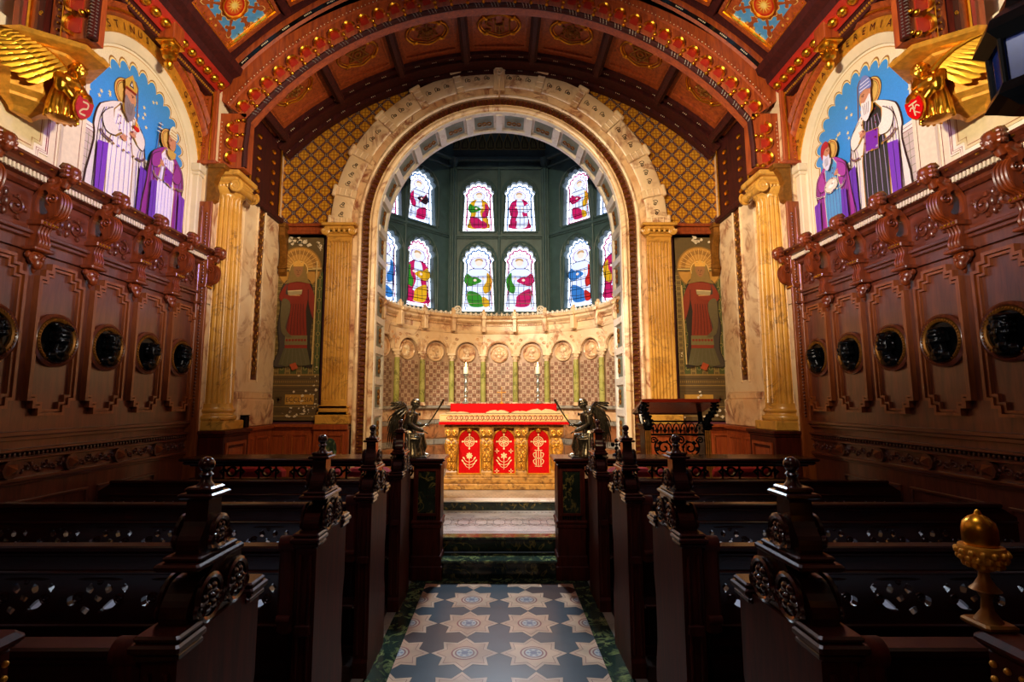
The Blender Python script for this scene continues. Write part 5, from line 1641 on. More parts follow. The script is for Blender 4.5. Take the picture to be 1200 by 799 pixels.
# ribbed semidome
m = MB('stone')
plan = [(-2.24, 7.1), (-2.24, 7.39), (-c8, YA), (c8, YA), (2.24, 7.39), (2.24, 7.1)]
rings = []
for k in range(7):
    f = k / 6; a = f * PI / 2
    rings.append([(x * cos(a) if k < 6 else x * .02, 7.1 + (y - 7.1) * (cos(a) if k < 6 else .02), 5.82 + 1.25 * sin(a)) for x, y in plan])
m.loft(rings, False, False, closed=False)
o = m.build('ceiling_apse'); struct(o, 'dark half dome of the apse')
# painted lotus band on the half dome
m = MB('gilt_paint'); m.flat = True
def dome(u, f):
    """u along the centre facet (-1..1), f up the curve"""
    a = f * PI / 2
    return Vector((u * c8 * cos(a), 7.1 + (YA - 7.1) * cos(a) - .02, 5.80 + 1.25 * sin(a) - .01))
def dface(pts, col, e):
    vs = [dome(u, f) + Vector((0, -e, -e * .5)) for u, f in pts]
    n_ = len(vs); c0 = sum(vs, Vector()) / n_
    m.add([tuple(v) for v in vs] + [tuple(c0)], [(i, (i + 1) % n_, n_) for i in range(n_)], False, hx(col))
for j in range(5):
    f0 = .10 + j * .15
    for i in range(-5, 6):
        u = (i + (.5 if j % 2 else 0)) * .19
        if abs(u) > .95: continue
        dface([(u - .085, f0), (u - .09, f0 + .06), (u, f0 + .15), (u + .09, f0 + .06), (u + .085, f0)], '#8a8250', .004)
        dface([(u - .07, f0 + .01), (u - .075, f0 + .06), (u, f0 + .13), (u + .075, f0 + .06), (u + .07, f0 + .01)], '#26332e', .008)
        for q in (-1, 0, 1): dface([(u + q * .035 - .012, f0 + .02), (u + q * .02, f0 + .10), (u + q * .035 + .012, f0 + .02)], '#76805a', .012)
tag(m.build('painted_lotus_band'), 'painted lotus leaves on the dark half dome above the windows', 'wall painting', kind='structure')

# ================================================================ ARCADE UNDER THE WINDOWS
YC, RC = 7.0, 1.80
off = (0, YC, .4)
t = thing('apse_arcade', 'curved marble arcade of round niches and green shafts behind the altar', 'arcade', off)
def cyl_pt(phi, r, z): return (r * sin(phi), YC + r * cos(phi), z)
def CF(phi, r=RC):      # tangent frame: u to the right, v up, w towards the centre
    return fr(cyl_pt(phi, r, 0), (cos(phi), -sin(phi), 0), (0, 0, 1), (-sin(phi), -cos(phi), 0))
def band(mb, prof, p0=-PI / 2, p1=PI / 2, n=60):
    """prof closed list of (radius, z)"""
    mb.loft([[cyl_pt(p0 + (p1 - p0) * k / n, r, z) for r, z in prof] for k in range(n + 1)], True, True)
PB = math.radians(18)
m = MB('tile'); m.flat = False
m.mi = 0
band(m, [(RC + .02, .3), (RC + .02, 3.0), (RC + .3, 3.0), (RC + .3, .3)])
for i in range(len(m.fc)): m.fc[i] = hx('#c2a184')
m.hascol = True
o = m.build('back_wall', t, off)
# diaper tiles of the niches
# bays are centred on multiples of 18 degrees, shafts half way between
m = MB('tile'); m.flat = True
for b in range(-4, 5):
    for i in range(-3, 4):
        for j in range(11):
            ph = b * PB + i * .0385
            z = 1.455 + j * .066
            m.M = CF(ph, RC + .012)
            if (i + j) % 2 == 0:
                m.face(rect(-.031, .031, z - .030, z + .030), 0, hx('#74402c'))
                for pa in (-.015, .015):
                    for pb in (-.015, .015): m.face(rect(pa - .009, pa + .009, z + pb - .009, z + pb + .009), .001, hx('#c9a184')); m.face(circ(pa, z + pb, .004, 6), .0015, hx('#74402c'))
            else:
                m.face(rect(-.031, .031, z - .030, z + .030), 0, hx('#d8bb9c')); m.face(circ(0, z, .012, 8), .001, hx('#9a6248')); m.stroke(circ(0, z, .022, 10), .004, .001, hx('#b08468'), True)
m.build('diaper_tiles', t, off)['label'] = 'red and cream diaper tiles'
# panels below the ledge
for b in range(-5, 5):
    ph0 = b * PB; ph1 = (b + 1) * PB
    for (z0, z1, mk) in ((.40, .78, 'red_marble'), (.80, .88, 'greym'), (.90, 1.12, 'red_marble'), (1.13, 1.19, 'greym'), (1.20, 1.37, 'rose')):
        m = MB(mk); m.loft([[cyl_pt(ph0 + .004 + (ph1 - ph0 - .008) * q / 5, r, z) for r, z in ((RC + .03, z0), (RC, z0), (RC, z1), (RC + .03, z1))] for q in range(6)], True, True)
        m.build('marble_slab', t, off)
    m = MB('black'); m.M = CF((ph0 + ph1) / 2, RC - .002); m.sph((0, 1.285, 0), (.02, .026, .01), 10, 6); m.build('inlaid_boss', t, off)
m = MB('greym'); band(m, [(RC + .02, 1.37), (RC - .06, 1.37), (RC - .075, 1.385), (RC - .075, 1.40), (RC - .06, 1.42), (RC + .02, 1.42)]); m.build('ledge', t, off)
# shafts
for k in range(-5, 5):
    ph = (k + .5) * PB; c = cyl_pt(ph, RC - .05, 0)
    m = MB('shaft'); m.lathe([(.044, 1.47), (.044, 1.9), (.040, 2.16)], (c[0], c[1], 0), 14); 
    sh = m.build('colonnette', t, off); 
    m = MB('cream'); m.bbox(c[0] - .062, c[0] + .062, c[1] - .06, c[1] + .06, 1.42, 1.445, .004); m.lathe([(.058, 1.445), (.060, 1.455), (.048, 1.47), (.046, 1.475)], (c[0], c[1], 0), 14); m.build('colonnette_base', t, off)
    m = MB('cream'); m.lathe([(.034, 2.15), (.04, 2.17), (.038, 2.19), (.055, 2.23), (.062, 2.25)], (c[0], c[1], 0), 14)
    for q in range(6): a = q * PI / 3; m.sph((c[0] + .045 * cos(a), c[1] + .045 * sin(a), 2.215), (.014, .014, .022), 6, 4)
    m.bbox(c[0] - .068, c[0] + .068, c[1] - .06, c[1] + .06, 2.25, 2.285, .006); m.build('colonnette_capital', t, off)
# arches with roundels
for b in range(-4, 5):
    ph = b * PB
    m = MB('cream'); m.M = CF(ph, RC)
    hw = RC * math.tan(PB / 2)
    m.extr([(-hw - .02, 2.285), (-.215, 2.285)] + [(-.215 * cos(PI * j / 18), 2.30 + .215 * sin(PI * j / 18)) for j in range(19)] + [(.215, 2.285), (hw + .02, 2.285), (hw + .02, 2.66), (-hw - .02, 2.66)], -.03, .035)
    m.arch([(.20, 0), (.20, .045), (.215, .055), (.235, .045), (.235, 0)], PI, 0, 20, (0, 2.29))
    m.build('niche_arch', t, off)
    m = MB('rose'); m.M = CF(ph, RC)
    for q in (-1, 1):
        for z in range(2):
            m.tube([(x, y, .036) for x, y in spiral(q * (hw - .06 - .04 * z), 2.47 + .07 * z, .006, .03, PI / 2 * q, 1.3, 14)], .007, 5)
    m.sph((hw, 2.42, .036), (.022, .05, .012), 8, 6); m.build('spandrel_carving', t, off)
    # roundel
    m = MB('rose'); m.M = CF(ph, RC)
    m.arch([(.125, -.02), (.125, .012), (.14, .025), (.155, .012), (.155, -.02)], 0, 2 * PI, 24, (0, 2.30), ends=False)
    m.extr(circ(0, 2.30, .13, 24), -.02, -.002)
    o = m.build('roundel', t, off)
    m = MB('cream'); m.M = CF(ph, RC)
    if b == 0:
        for q in range(4):
            a = q * PI / 2; m.sph((.05 * cos(a), 2.30 + .05 * sin(a), .0), (.042, .042, .02), 10, 6)
        m.sph((0, 2.30, .01), (.03, .03, .02), 8, 6)
        for q in range(8):
            a = q * PI / 4; m.sph((.10 * cos(a), 2.30 + .10 * sin(a), 0), (.016, .016, .012), 6, 4)
    else:
        d_ = 1 if b < 0 else -1
        m.sph((d_ * .01, 2.325, .0), (.042, .052, .03), 12, 8); m.sph((d_ * .05, 2.31, .0), (.014, .012, .012), 6, 5)
        m.sph((-d_ * .02, 2.345, .0), (.05, .045, .032), 12, 8); m.sph((-d_ * .005, 2.25, .0), (.028, .05, .025), 8, 6)
        m.sph((-d_ * .01, 2.215, .0), (.085, .03, .028), 12, 6); m.sph((d_ * .028, 2.275, .005), (.02, .03, .015), 6, 5)
    m.build('relief', t, off)
# frieze and cornice
m = MB('cream'); band(m, [(RC + .05, 2.64), (RC - .04, 2.64), (RC - .05, 2.66), (RC - .05, 2.69), (RC - .03, 2.70), (RC - .03, 2.80), (RC - .07, 2.82), (RC - .10, 2.85), (RC - .10, 2.88), (RC - .14, 2.90), (RC - .15, 2.94), (RC + .05, 2.96)]); m.build('cornice', t, off)
m = MB('rose')
for k in range(170):
    ph = -PI / 2 + PI * (k + .5) / 170; m.M = CF(ph, RC - .03); m.box(-.010, .010, 2.78, 2.808, 0, .03)
m.build('dentil_row', t, off)
for k in range(-5, 5):
    ph = (k + .5) * PB; m = MB('cream'); m.M = CF(ph, RC - .03)
    m.bbox(-.035, .035, 2.66, 2.90, 0, .12, .008); m.bbox(-.045, .045, 2.88, 2.94, 0, .15, .008)
    m.bbox(-.03, .03, 2.94, 3.02, .02, .10, .006); m.sph((0, 3.035, .06), (.028, .03, .028), 8, 6)
    m.build('cornice_block', t, off)
m = MB('white')
for k in range(60):
    ph = -PI / 2 + PI * (k + .5) / 60; m.M = CF(ph, RC - .03)
    m.sph((0, 2.975, .06), (.026, .03, .014), 8, 5); m.sph((.045, 2.965, .06), (.014, .018, .012), 6, 4)
for s in (-1, 1):
    m.M = CF(s * PB * 1.5 * .98 * .92, RC - .03)
    m.arch([(.045, .05), (.045, .08), (.07, .08), (.07, .05)], 0, 2 * PI, 18, (0, 3.03), ends=False)
    for q in range(4): m.sph((.022 * cos(q * PI / 2), 3.03 + .022 * sin(q * PI / 2), .065), (.02, .02, .012), 8, 5)
m.build('cresting', t, off)
# ================================================================ CARVED FIGURE HELPERS
def head(mb, c, h, R=None, hair=True, beard=False):
    """face looks along local +x; h = head height"""
    c = Vector(c); R = R or Matrix.Identity(3)
    def S_(p, r, nu=12, nv=8):
        q = c + R @ (Vector(p) * h)
        mb.sph(tuple(q), tuple(x * h for x in r), nu, nv, R=R)
    S_((-.04, 0, .12), (.40, .33, .38), 16, 10)
    S_((.08, 0, -.12), (.28, .25, .36), 14, 9)
    S_((.17, 0, -.36), (.13, .15, .13))
    S_((.31, 0, -.04), (.09, .055, .14)); S_((.36, 0, -.12), (.065, .07, .05))
    S_((.29, 0, .10), (.07, .22, .05))
    for s in (-1, 1):
        S_((.22, s * .17, -.12), (.10, .09, .10)); S_((.27, s * .12, .02), (.05, .06, .035)); S_((-.05, s * .33, -.04), (.08, .04, .13), 8, 6)
    S_((.30, 0, -.245), (.05, .095, .022)); S_((.29, 0, -.29), (.05, .08, .025))
    mb.tube([tuple(c + R @ (Vector(p) * h)) for p in ((-.08, 0, -.2), (-.1, 0, -.6), (-.12, 0, -.8))], .2 * h, 10)
    if hair:
        for k in range(22):
            a = PI * .35 + (2 * PI - PI * .7) * k / 21
            for z, rr in ((.32, .30), (.12, .40), (-.12, .38)):
                S_((rr * cos(a), rr * .85 * sin(a), z + .04 * sin(k * 3)), (.11, .10, .12), 6, 5)
    if beard:
        for k in range(5):
            for z in range(3): S_((.22 - .03 * z, -.16 + .08 * k, -.36 - .12 * z), (.08, .07, .11), 6, 5)
def wing(mb, root, out, up, L, n=9, th=.006, back=None):
    """layered feathers: root point, out = span direction, up = trailing direction"""
    root, out, up = Vector(root), Vector(out).normalized(), Vector(up).normalized()
    nrm = out.cross(up).normalized()
    mb.tube([tuple(root + out * (L * .9 * t) + up * (-.12 * L * sin(PI * t))) for t in (0, .25, .5, .75, 1)], lambda t: L * (.06 - .035 * t), 8)
    for layer, (fl, off, wd) in enumerate(((.75, .0, .085), (.5, .5, .075), (.28, .9, .06))):
        for k in range(n):
            t = (k + .6) / n
            base = root + out * (L * .88 * t) + up * (-.1 * L * sin(PI * t)) + nrm * (th * (1.2 + layer * 1.4))
            d = (up * (1 - .25 * t) + out * (.15 + .75 * t)).normalized()
            ln = L * fl * (.75 + .35 * sin(PI * min(1, t * .9 + .1)))
            side = nrm.cross(d).normalized(); w = L * wd
            pts = []
            for q in range(7):
                f = q / 6; ww = w * (.55 + .6 * f) * math.sqrt(max(0.02, 1 - max(0, (f - .7) / .3) ** 2))
                pts.append((f, ww))
            ring = [base + d * (ln * f) + side * ww for f, ww in pts] + [base + d * (ln * f) - side * ww for f, ww in pts[::-1]]
            n_ = len(ring); cen = base + d * (ln * .5)
            vs = [tuple(p - nrm * th * .5) for p in ring] + [tuple(p + nrm * th * .2) for p in ring] + [tuple(cen + nrm * th * 1.6), tuple(cen - nrm * th)]
            fs = [(i, (i + 1) % n_, n_ + (i + 1) % n_, n_ + i) for i in range(n_)] + [(n_ + i, n_ + (i + 1) % n_, 2 * n_) for i in range(n_)] + [((i + 1) % n_, i, 2 * n_ + 1) for i in range(n_)]
            mb.add(vs, fs, False)
def hand(mb, c, d, up, L, curl=.6, r=.0055):
    """palm at c pointing along d; palm normal up"""
    c, d, up = Vector(c), Vector(d).normalized(), Vector(up).normalized()
    up = (up - d * up.dot(d)).normalized(); s = d.cross(up)
    Rm = Matrix((d, s, up)).transposed()
    mb.sph(tuple(c + d * L * .25), (L * .3, L * .2, L * .09), 8, 6, R=Rm)
    for k, ln in enumerate((.42, .48, .45, .36)):
        b = c + d * L * .46 + s * L * (.15 - .1 * k)
        a1 = curl * .6
        p1 = b + (d * cos(a1) - up * sin(a1)) * L * ln * .5; p2 = p1 + (d * cos(a1 + curl) - up * sin(a1 + curl)) * L * ln * .5
        mb.tube([tuple(b), tuple(p1), tuple(p2)], lambda t: r * (1.1 - .35 * t), 6)
    b = c + d * L * .1 + s * L * .2
    p1 = b + (d * .7 + s * .7) * L * .22; mb.tube([tuple(b), tuple(p1), tuple(p1 + d * L * .16 - up * L * .06)], lambda t: r * (1.25 - .35 * t), 6)

# ================================================================ WALL BRACKETS (built once, copied)
def side_frame(): return fr((0, 0, 0), (1, 0, 0), (0, 0, 1), (0, -1, 0))
br = thing('carved_bracket', 'x', 'bracket', (0, 0, 0))
Z0 = 0.0        # bracket local zero = z 2.35
out_ = smooth2([(0, .15), (.075, .15), (.085, .19), (.068, .25), (.085, .31), (.125, .345), (.175, .37), (.20, .43), (.197, .49), (.168, .53), (.13, .55), (.15, .575), (.185, .60), (.165, .63), (.10, .60), (.06, .56), (.02, .50), (.0, .45)], 4)
hole = smooth2([(.035, .395), (.07, .365), (.125, .378), (.105, .42), (.10, .47), (.115, .515), (.085, .535), (.045, .50)], 4)
m = MB('bracket'); m.M = side_frame(); m.extr(out_, -.046, .046, [hole])
m.M = Matrix.Identity(4)
for y in (-.036, -.012, .012, .036):
    m.tube([(w, y, z) for w, z in smooth2([(.088, .31), (.128, .345), (.178, .37), (.203, .43), (.200, .49), (.170, .533)], 4, False)], .0085, 6)
    m.tube([(w, y, z) for w, z in smooth2([(.078, .16), (.087, .19), (.070, .25), (.087, .30)], 4, False)], .009, 6)
for y in (-.050, .050):
    m.tube([(.152 + a, y, .475 + b) for a, b in spiral(0, 0, .006, .042, 0, 1.7, 24)], .008, 6)
m.build('scroll', br)
m = MB('bracket'); m.bbox(0, .10, -.075, .075, .125, .15, .006)
m.build('foot_block', br)
m = MB('bracket'); m.bbox(.0, .115, -.065, .065, .295, .33, .006)
m.mat('gold')
for y in (-.045, -.015, .015, .045): m.sph((.116, y, .312), (.008, .010, .010), 8, 6)
m.build('beaded_block', br)
m = MB('bracket')
R_ = Matrix.Rotation(math.radians(18), 3, 'Y')
m.tube([(.10, 0, .56), (.15, 0, .60), (.20, 0, .64)], .036, 10)
m.sph((.125, 0, .60), (.05, .058, .03), 10, 8)
head(m, (.225, 0, .655), .125, R_, False)
b1 = m.build('carved_head', br, remesh=.0045)
m = MB('bracket')
for k in range(13):
    a = PI * .42 + (2 * PI - PI * .84) * k / 12
    for zz, rr in ((.03, .046), (.0, .052), (-.03, .05)):
        m.sph((.218 + rr * cos(a), rr * sin(a), .668 + zz), (.016, .015, .018), 6, 5)
m.mat('dgold')
for k in range(7):
    y = -.042 + .014 * k
    m.tube([(.245, y * .8, .690), (.225, y, .716), (.19, y * .9, .722), (.165, y * .8, .70)], .0085, 6)
m.build('gilt_hair', br)['label'] = 'gilt crested hair'
m = MB('bracket')
m.sph((.035, 0, .085), (.045, .05, .045), 12, 8); m.sph((.05, 0, .05), (.032, .034, .045), 10, 8); m.sph((.03, 0, .015), (.014, .014, .035), 8, 6)
m.sph((.082, 0, .075), (.012, .010, .018), 8, 6); m.sph((.07, -.02, .095), (.014, .012, .01), 8, 5); m.sph((.07, .02, .095), (.014, .012, .01), 8, 5)
for q in (-1, 1):
    m.sph((.03, q * .05, .10), (.02, .02, .025), 8, 6); m.tube([(.05, q * .02, .12), (.05, q * .045, .11), (.045, q * .05, .07), (.055, q * .03, .04)], .008, 5)
m.build('mask_drop', br)
ORD = ['next to the marble column', 'second from the column', 'third from the column', 'fourth from the column', 'fifth from the column', 'sixth from the column', 'seventh from the column']
first = True
for s, nm in ((-1, 'left'), (1, 'right')):
    for k in range(7):
        lab = 'carved wooden scroll bracket with a bust on the %s wall, %s' % (nm, ORD[k])
        rz = 0 if s < 0 else PI
        if first: br.location = (s * W, BY[k], 2.35); br['label'] = lab; br['group'] = 'scroll brackets of the left wall'; first = False
        else: dup(br, (s * W, BY[k], 2.35), rz, lab, group='scroll brackets of the %s wall' % nm)

# ================================================================ PORTRAIT ROUNDELS
protos = []
for v in range(3):
    t = thing('portrait_roundel', 'x', 'roundel', (0, 0, 0))
    m = MB('dgold'); m.M = fr((0, 0, 0), (0, 1, 0), (0, 0, 1), (1, 0, 0))
    m.arch([(.132, 0), (.132, .028), (.142, .036), (.154, .03), (.158, 0)], 0, 2 * PI, 40, ends=False)
    for k in range(44): m.sph((.148 * cos(2 * PI * k / 44), .148 * sin(2 * PI * k / 44), .035), .0075, 6, 4)
    m.build('gilt_rim', t)
    m = MB('black'); m.M = fr((0, 0, 0), (0, 1, 0), (0, 0, 1), (1, 0, 0)); m.extr(circ(0, 0, .135, 36), 0, .012); m.build('bronze_ground', t)
    m = MB('black')
    turn = (.9, -.9, .25)[v]
    R_ = Matrix.Rotation(turn, 3, 'Z') @ Matrix.Rotation(.15, 3, 'Y')
    head(m, (.055, 0, .015), .155, R_, True, v != 1)
    m.sph((.03, 0, -.105), (.045, .095, .05), 12, 8)
    m.sph((.05, .0, -.085), (.04, .05, .035), 10, 8)
    if v == 0:
        for k in range(9): m.sph((.05 + .01 * sin(k), -.06 + .015 * k, .095 + .01 * cos(k * 2)), (.03, .022, .02), 6, 5)
    if v == 2: m.sph((.05, 0, .085), (.06, .075, .03), 12, 6)
    m.build('portrait_bust', t, remesh=.0055)['label'] = 'dark bronze bust'
    protos.append(t)
used = set()
LKS = ['a head turned aside', 'a curly haired head', 'a capped head']
for s, nm in ((-1, 'left'), (1, 'right')):
    for k in range(5):
        v = (k + (1 if s > 0 else 0)) % 3
        lab = 'dark bronze portrait roundel in the %s wall panels, %s' % (nm, ORD[k])
        loc = (s * W - s * .008, PY[k], 1.914); rz = 0 if s < 0 else PI
        if v not in used:
            p = protos[v]; p.location = loc; p.rotation_euler = (0, 0, rz); p['label'] = lab; p['group'] = 'portrait roundels of the %s wall' % nm; used.add(v)
        else: dup(protos[v], loc, rz, lab, group='portrait roundels of the %s wall' % nm)

# ================================================================ GILDED ANGEL BRACKETS
for s, nm in ((-1, 'left'), (1, 'right')):
    t = thing('angel_bracket', 'gilded winged angel bracket holding a red shield high on the %s wall' % nm, 'bracket', (s * W, 3.12, 3.325)); off = (0, 0, 0)
    t.rotation_euler = (0, 0, 0 if s < 0 else PI)
    # local frame: +x out of the wall, z up
    def oct_(h, w_, z): return [(0, -h, z), (w_ * .45, -h, z), (w_, -h * .35, z), (w_, h * .35, z), (w_ * .45, h, z), (0, h, z)]
    m = MB('goldp')
    m.loft([oct_(.07, .05, .0), oct_(.09, .09, .03), oct_(.12, .12, .05), oct_(.15, .15, .07), oct_(.15, .15, .09), oct_(.17, .19, .12), oct_(.18, .20, .22), oct_(.19, .22, .27), oct_(.215, .27, .29), oct_(.215, .27, .305), oct_(.20, .26, .31), oct_(.20, .27, .33), oct_(.235, .33, .36), oct_(.24, .34, .375), oct_(.25, .40, .385), oct_(.265, .46, .40), oct_(.27, .47, .41), oct_(.27, .47, .43), oct_(.26, .46, .435)], True, False)
    m.build('moulded_corbel', t)
    m = MB('gold')
    m.lathe([(.02, -.03), (.075, -.02), (.085, .03), (.075, .10), (.062, .17), (.06, .21), (.04, .26)], (.27, 0, -.0), 16)
    for k in range(13):
        a = -PI * .8 + k * PI * .133
        m.tube([(.27 + .085 * cos(a), .085 * sin(a), -.025), (.27 + .075 * cos(a), .075 * sin(a), .08), (.27 + .055 * cos(a), .055 * sin(a), .18)], .010, 6)
    m.sph((.29, 0, .235), (.062, .085, .05), 12, 8)
    R_ = Matrix.Rotation(.45, 3, 'Y')
    head(m, (.355, 0, .315), .105, R_, True)
    for q in (-1, 1):
        m.tube([(.29, q * .08, .25), (.33, q * .105, .18), (.37, q * .08, .12), (.385, q * .055, .09)], lambda tt: .034 - .014 * tt, 10)
        m.sph((.335, q * .10, .165), (.04, .035, .055), 8, 6)
        hand(m, (.38, q * .065, .09), (.4, -q * .5, -.3), (0, 0, 1), .06, .6, .006)
    m.build('angel', t, remesh=.005)
    m = MB('gold')
    for q in (-1, 1): wing(m, (.33, q * .06, .27), (-.62, q * .70, .40), (-.45, q * .35, -.75), .34, 12, .006)
    m.build('wings', t)
    m = MB('gold'); m.M = fr((.405, 0, .055), (0, 1, 0), (.25, 0, .97), (.97, 0, -.25))
    sh = smooth2([(-.062, .07), (-.03, .062), (0, .075), (.03, .062), (.062, .07), (.07, .03), (.062, -.03), (0, -.085), (-.062, -.03), (-.07, .03)], 3)
    sh = [(x * .85, y * .85) for x, y in sh]
    m.extr([(x * 1.12, y * 1.12) for x, y in sh], -.012, 0)
    sd = m.build('shield_rim', t)
    m = MB('red' if s > 0 else 'redc'); m.M = fr((.405, 0, .055), (0, 1, 0), (.25, 0, .97), (.97, 0, -.25)); m.extr(sh, 0, .006)
    m.mat('page')
    if s < 0: m.stroke(smooth2([(-.025, .035), (.015, .04), (.02, .01), (-.01, -.01), (-.02, -.04), (.025, -.035)], 4, False), .011, .0075)
    else:
        m.stroke([(-.03, .035), (.035, .035)], .010, .0075); m.stroke([(0, .035), (-.008, -.045)], .010, .0075); m.stroke(smooth2([(-.035, .0), (-.015, .015), (0, -.005), (.02, .015), (.04, -.005)], 4, False), .008, .0075); m.stroke([(.0, -.02), (.03, -.045)], .008, .0075)
    m.build('shield', t)['label'] = 'red shield with a pale letter'

# ================================================================ ALTAR
AX, AY = .06, 6.62
t = thing('altar', 'carved gilt stone altar with three red arched panels', 'altar', (AX, AY + .3, .397)); off = (AX, AY + .3, .397)
m = MB('altarstone'); m.bbox(AX - .80, AX + .80, AY - .09, AY + .55, .397, .47, .012); m.bbox(AX - .77, AX + .77, AY - .05, AY + .55, .47, .54, .01); m.bbox(AX - .745, AX + .745, AY - .02, AY + .5, .54, .565, .006); m.build('plinth', t, off)
m = MB('altarstone'); m.bbox(AX - .72, AX + .72, AY + .07, AY + .5, .56, 1.19, .004); m.build('body', t, off)
m = MB('altarstone'); m.bbox(AX - .76, AX + .76, AY - .03, AY + .52, 1.16, 1.195, .008); m.build('under_moulding', t, off)
m = MB('altarstone'); m.bbox(AX - .80, AX + .80, AY - .08, AY + .55, 1.255, 1.325, .008); m.build('mensa', t, off)
# carved uprights
for px in (-.665, -.22, .22, .665):
    xc = AX + px
    m = MB('altarstone')
    def sec(hw, d0, z): return [(xc - hw, AY + .08, z), (xc + hw, AY + .08, z), (xc + hw, AY + .08 - d0, z), (xc - hw, AY + .08 - d0, z)]
    m.loft([sec(.07, .07, .565), sec(.07, .07, .60), sec(.055, .05, .63), sec(.05, .06, .70), sec(.06, .085, .78), sec(.082, .11, .90), sec(.085, .115, .96), sec(.07, .10, 1.0), sec(.058, .08, 1.03), sec(.08, .11, 1.06), sec(.09, .12, 1.12), sec(.09, .12, 1.16)], True, False)
    up_ = m.build('carved_upright', t, off)
    m = MB('goldp'); m.M = F_back(AY)
    for r_ in range(9):
        z_ = .64 + r_ * .042; d_ = -.015 + max(0, min(.05, (z_ - .66) * .19)); hw_ = .042 + max(0, min(.036, (z_ - .66) * .14)) - max(0, (z_ - .95) * .4)
        for q in (-1, 1):
            m.tube([(xc + q * x, z_ + y, d_ + .006) for x, y in spiral(hw_ * .55, 0, .003, .018, r_ * 1.7, 1.3, 12)], .0048, 5)
            m.sph((xc + q * hw_, z_ + .02, d_), (.008, .014, .008), 6, 4)
        m.sph((xc, z_ + .02, d_ + .006), (.007, .012, .008), 6, 4)
    for q in (-1, 1):
        m.tube([(xc + q * x, 1.10 + y, .055) for x, y in spiral(.045, 0, .006, .036, PI / 2, 1.5, 18)], .009, 6)
        m.tube([(xc + x, z, w) for x, z, w in ((q * .07, .98, .045), (q * .078, .92, .045), (q * .06, .84, .03), (q * .045, .72, -.01), (q * .055, .64, .0))], .007, 5)
        for z in (.68, .76, .84, .92): m.tube([(xc + q * x, z + y, .0 + (z - .6) * .12) for x, y in spiral(.024, 0, .004, .02, z * 9, 1.2, 12)], .005, 5)
    m.sph((xc, .94, .045), (.022, .022, .014), 10, 6); m.sph((xc, .80, .02), (.018, .03, .012), 8, 6); m.sph((xc, .70, -.0), (.016, .028, .012), 8, 6); m.sph((xc, 1.015, .03), (.03, .014, .014), 8, 5)
    for k in range(6): a = k * PI / 3; m.sph((xc + .038 * cos(a), .94 + .038 * sin(a), .04), (.012, .012, .008), 6, 4)
    m.build('gilt_carving', up_); 
    for v in up_.children[0].data.vertices: v.co -= Vector(off)
for i, px in enumerate((-.4425, 0, .4425)):
    xc = AX + px
    def archp(hw, zb, zt): return [(xc - hw, zb), (xc + hw, zb)] + [(xc + hw * cos(PI * j / 16), zt + hw * 1.0 * sin(PI * j / 16)) for j in range(17)]
    m = MB('goldp'); m.M = F_back(AY + .07); m.extr(archp(.153, .57, .995), 0, .02, [archp(.135, .585, .995)])
    m.bbox(xc - .03, xc + .03, 1.10, 1.165, 0, .05, .008); m.sph((xc, 1.13, .05), (.02, .025, .015), 8, 6)
    m.build('arch_frame', t, off)
    m = MB('red'); m.M = F_back(AY + .07); m.extr(archp(.135, .57, .995), 0, .012); 
    rp = m.build('red_panel', t, off)
    m = MB('embroidery'); m.M = F_back(AY + .07); m.flat = True
    c0 = (xc, .98)
    def st_(p, wd, cl=False): m.stroke([(c0[0] + a, c0[1] + b) for a, b in p], wd, .0135, None, cl)
    st_(circ(0, 0, .062, 26), .009, True); st_(circ(0, 0, .045, 22), .004, True)
    st_([(0, -.095), (0, .095)], .012); st_([(-.095, 0), (.095, 0)], .012); st_([(-.03, -.03), (.03, .03)], .008); st_([(-.03, .03), (.03, -.03)], .008)
    for q in range(4): a = q * PI / 2; m.face(circ(c0[0] + .09 * cos(a), c0[1] + .09 * sin(a), .012, 8), .014)
    if i < 2:
        zf = .77
        for q in range(8 if i == 0 else 6):
            a = q * 2 * PI / (8 if i == 0 else 6) + PI / 2
            m.face(xf(circ(.026, 0, .017, 10, .010), xc, zf + .03, 1, a), .0137)
        m.face(circ(xc, zf + .03, .014, 10), .0145)
        m.stroke([(xc, zf), (xc, zf - .14)], .007, .0135)
        for q in (-1, 1):
            for (dz, L_) in ((-.02, .07), (-.055, .085), (-.09, .06)):
                m.stroke(smooth2([(xc, zf + dz - .03), (xc + q * L_ * .6, zf + dz - .015), (xc + q * L_, zf + dz + .02)], 4, False), .006, .0135)
                m.face(xf(circ(0, 0, .02, 10, .009), xc + q * L_, zf + dz + .022, 1, q * .8), .0139)
    else:
        for q in (-1, 1):
            m.stroke([(xc + q * .03, .68), (xc + q * .03, .86)], .011, .0135); m.stroke(smooth2([(xc + q * .03, .84), (xc + q * .065, .83), (xc + q * .055, .79), (xc + q * .03, .77), (xc + q * .065, .74), (xc + q * .05, .70), (xc + q * .03, .70)], 4, False), .009, .0135)
        m.stroke([(xc - .05, .87), (xc + .05, .87)], .008, .0135); m.stroke([(xc - .045, .67), (xc + .045, .67)], .008, .0135); m.stroke([(xc, .66), (xc, .88)], .008, .0135); m.stroke([(xc - .03, .77), (xc + .03, .77)], .012, .0135)
    if i == 1:
        for a, b in ((-.09, .86), (.09, .86), (-.09, .61), (.09, .61)):
            for q in range(4): aa = q * PI / 2; m.face(xf(circ(.018, 0, .013, 8, .006), xc + a, b, 1, aa), .0137)
    o = m.build('gold_embroidery', rp)
    for v in o.data.vertices: v.co -= Vector(off)
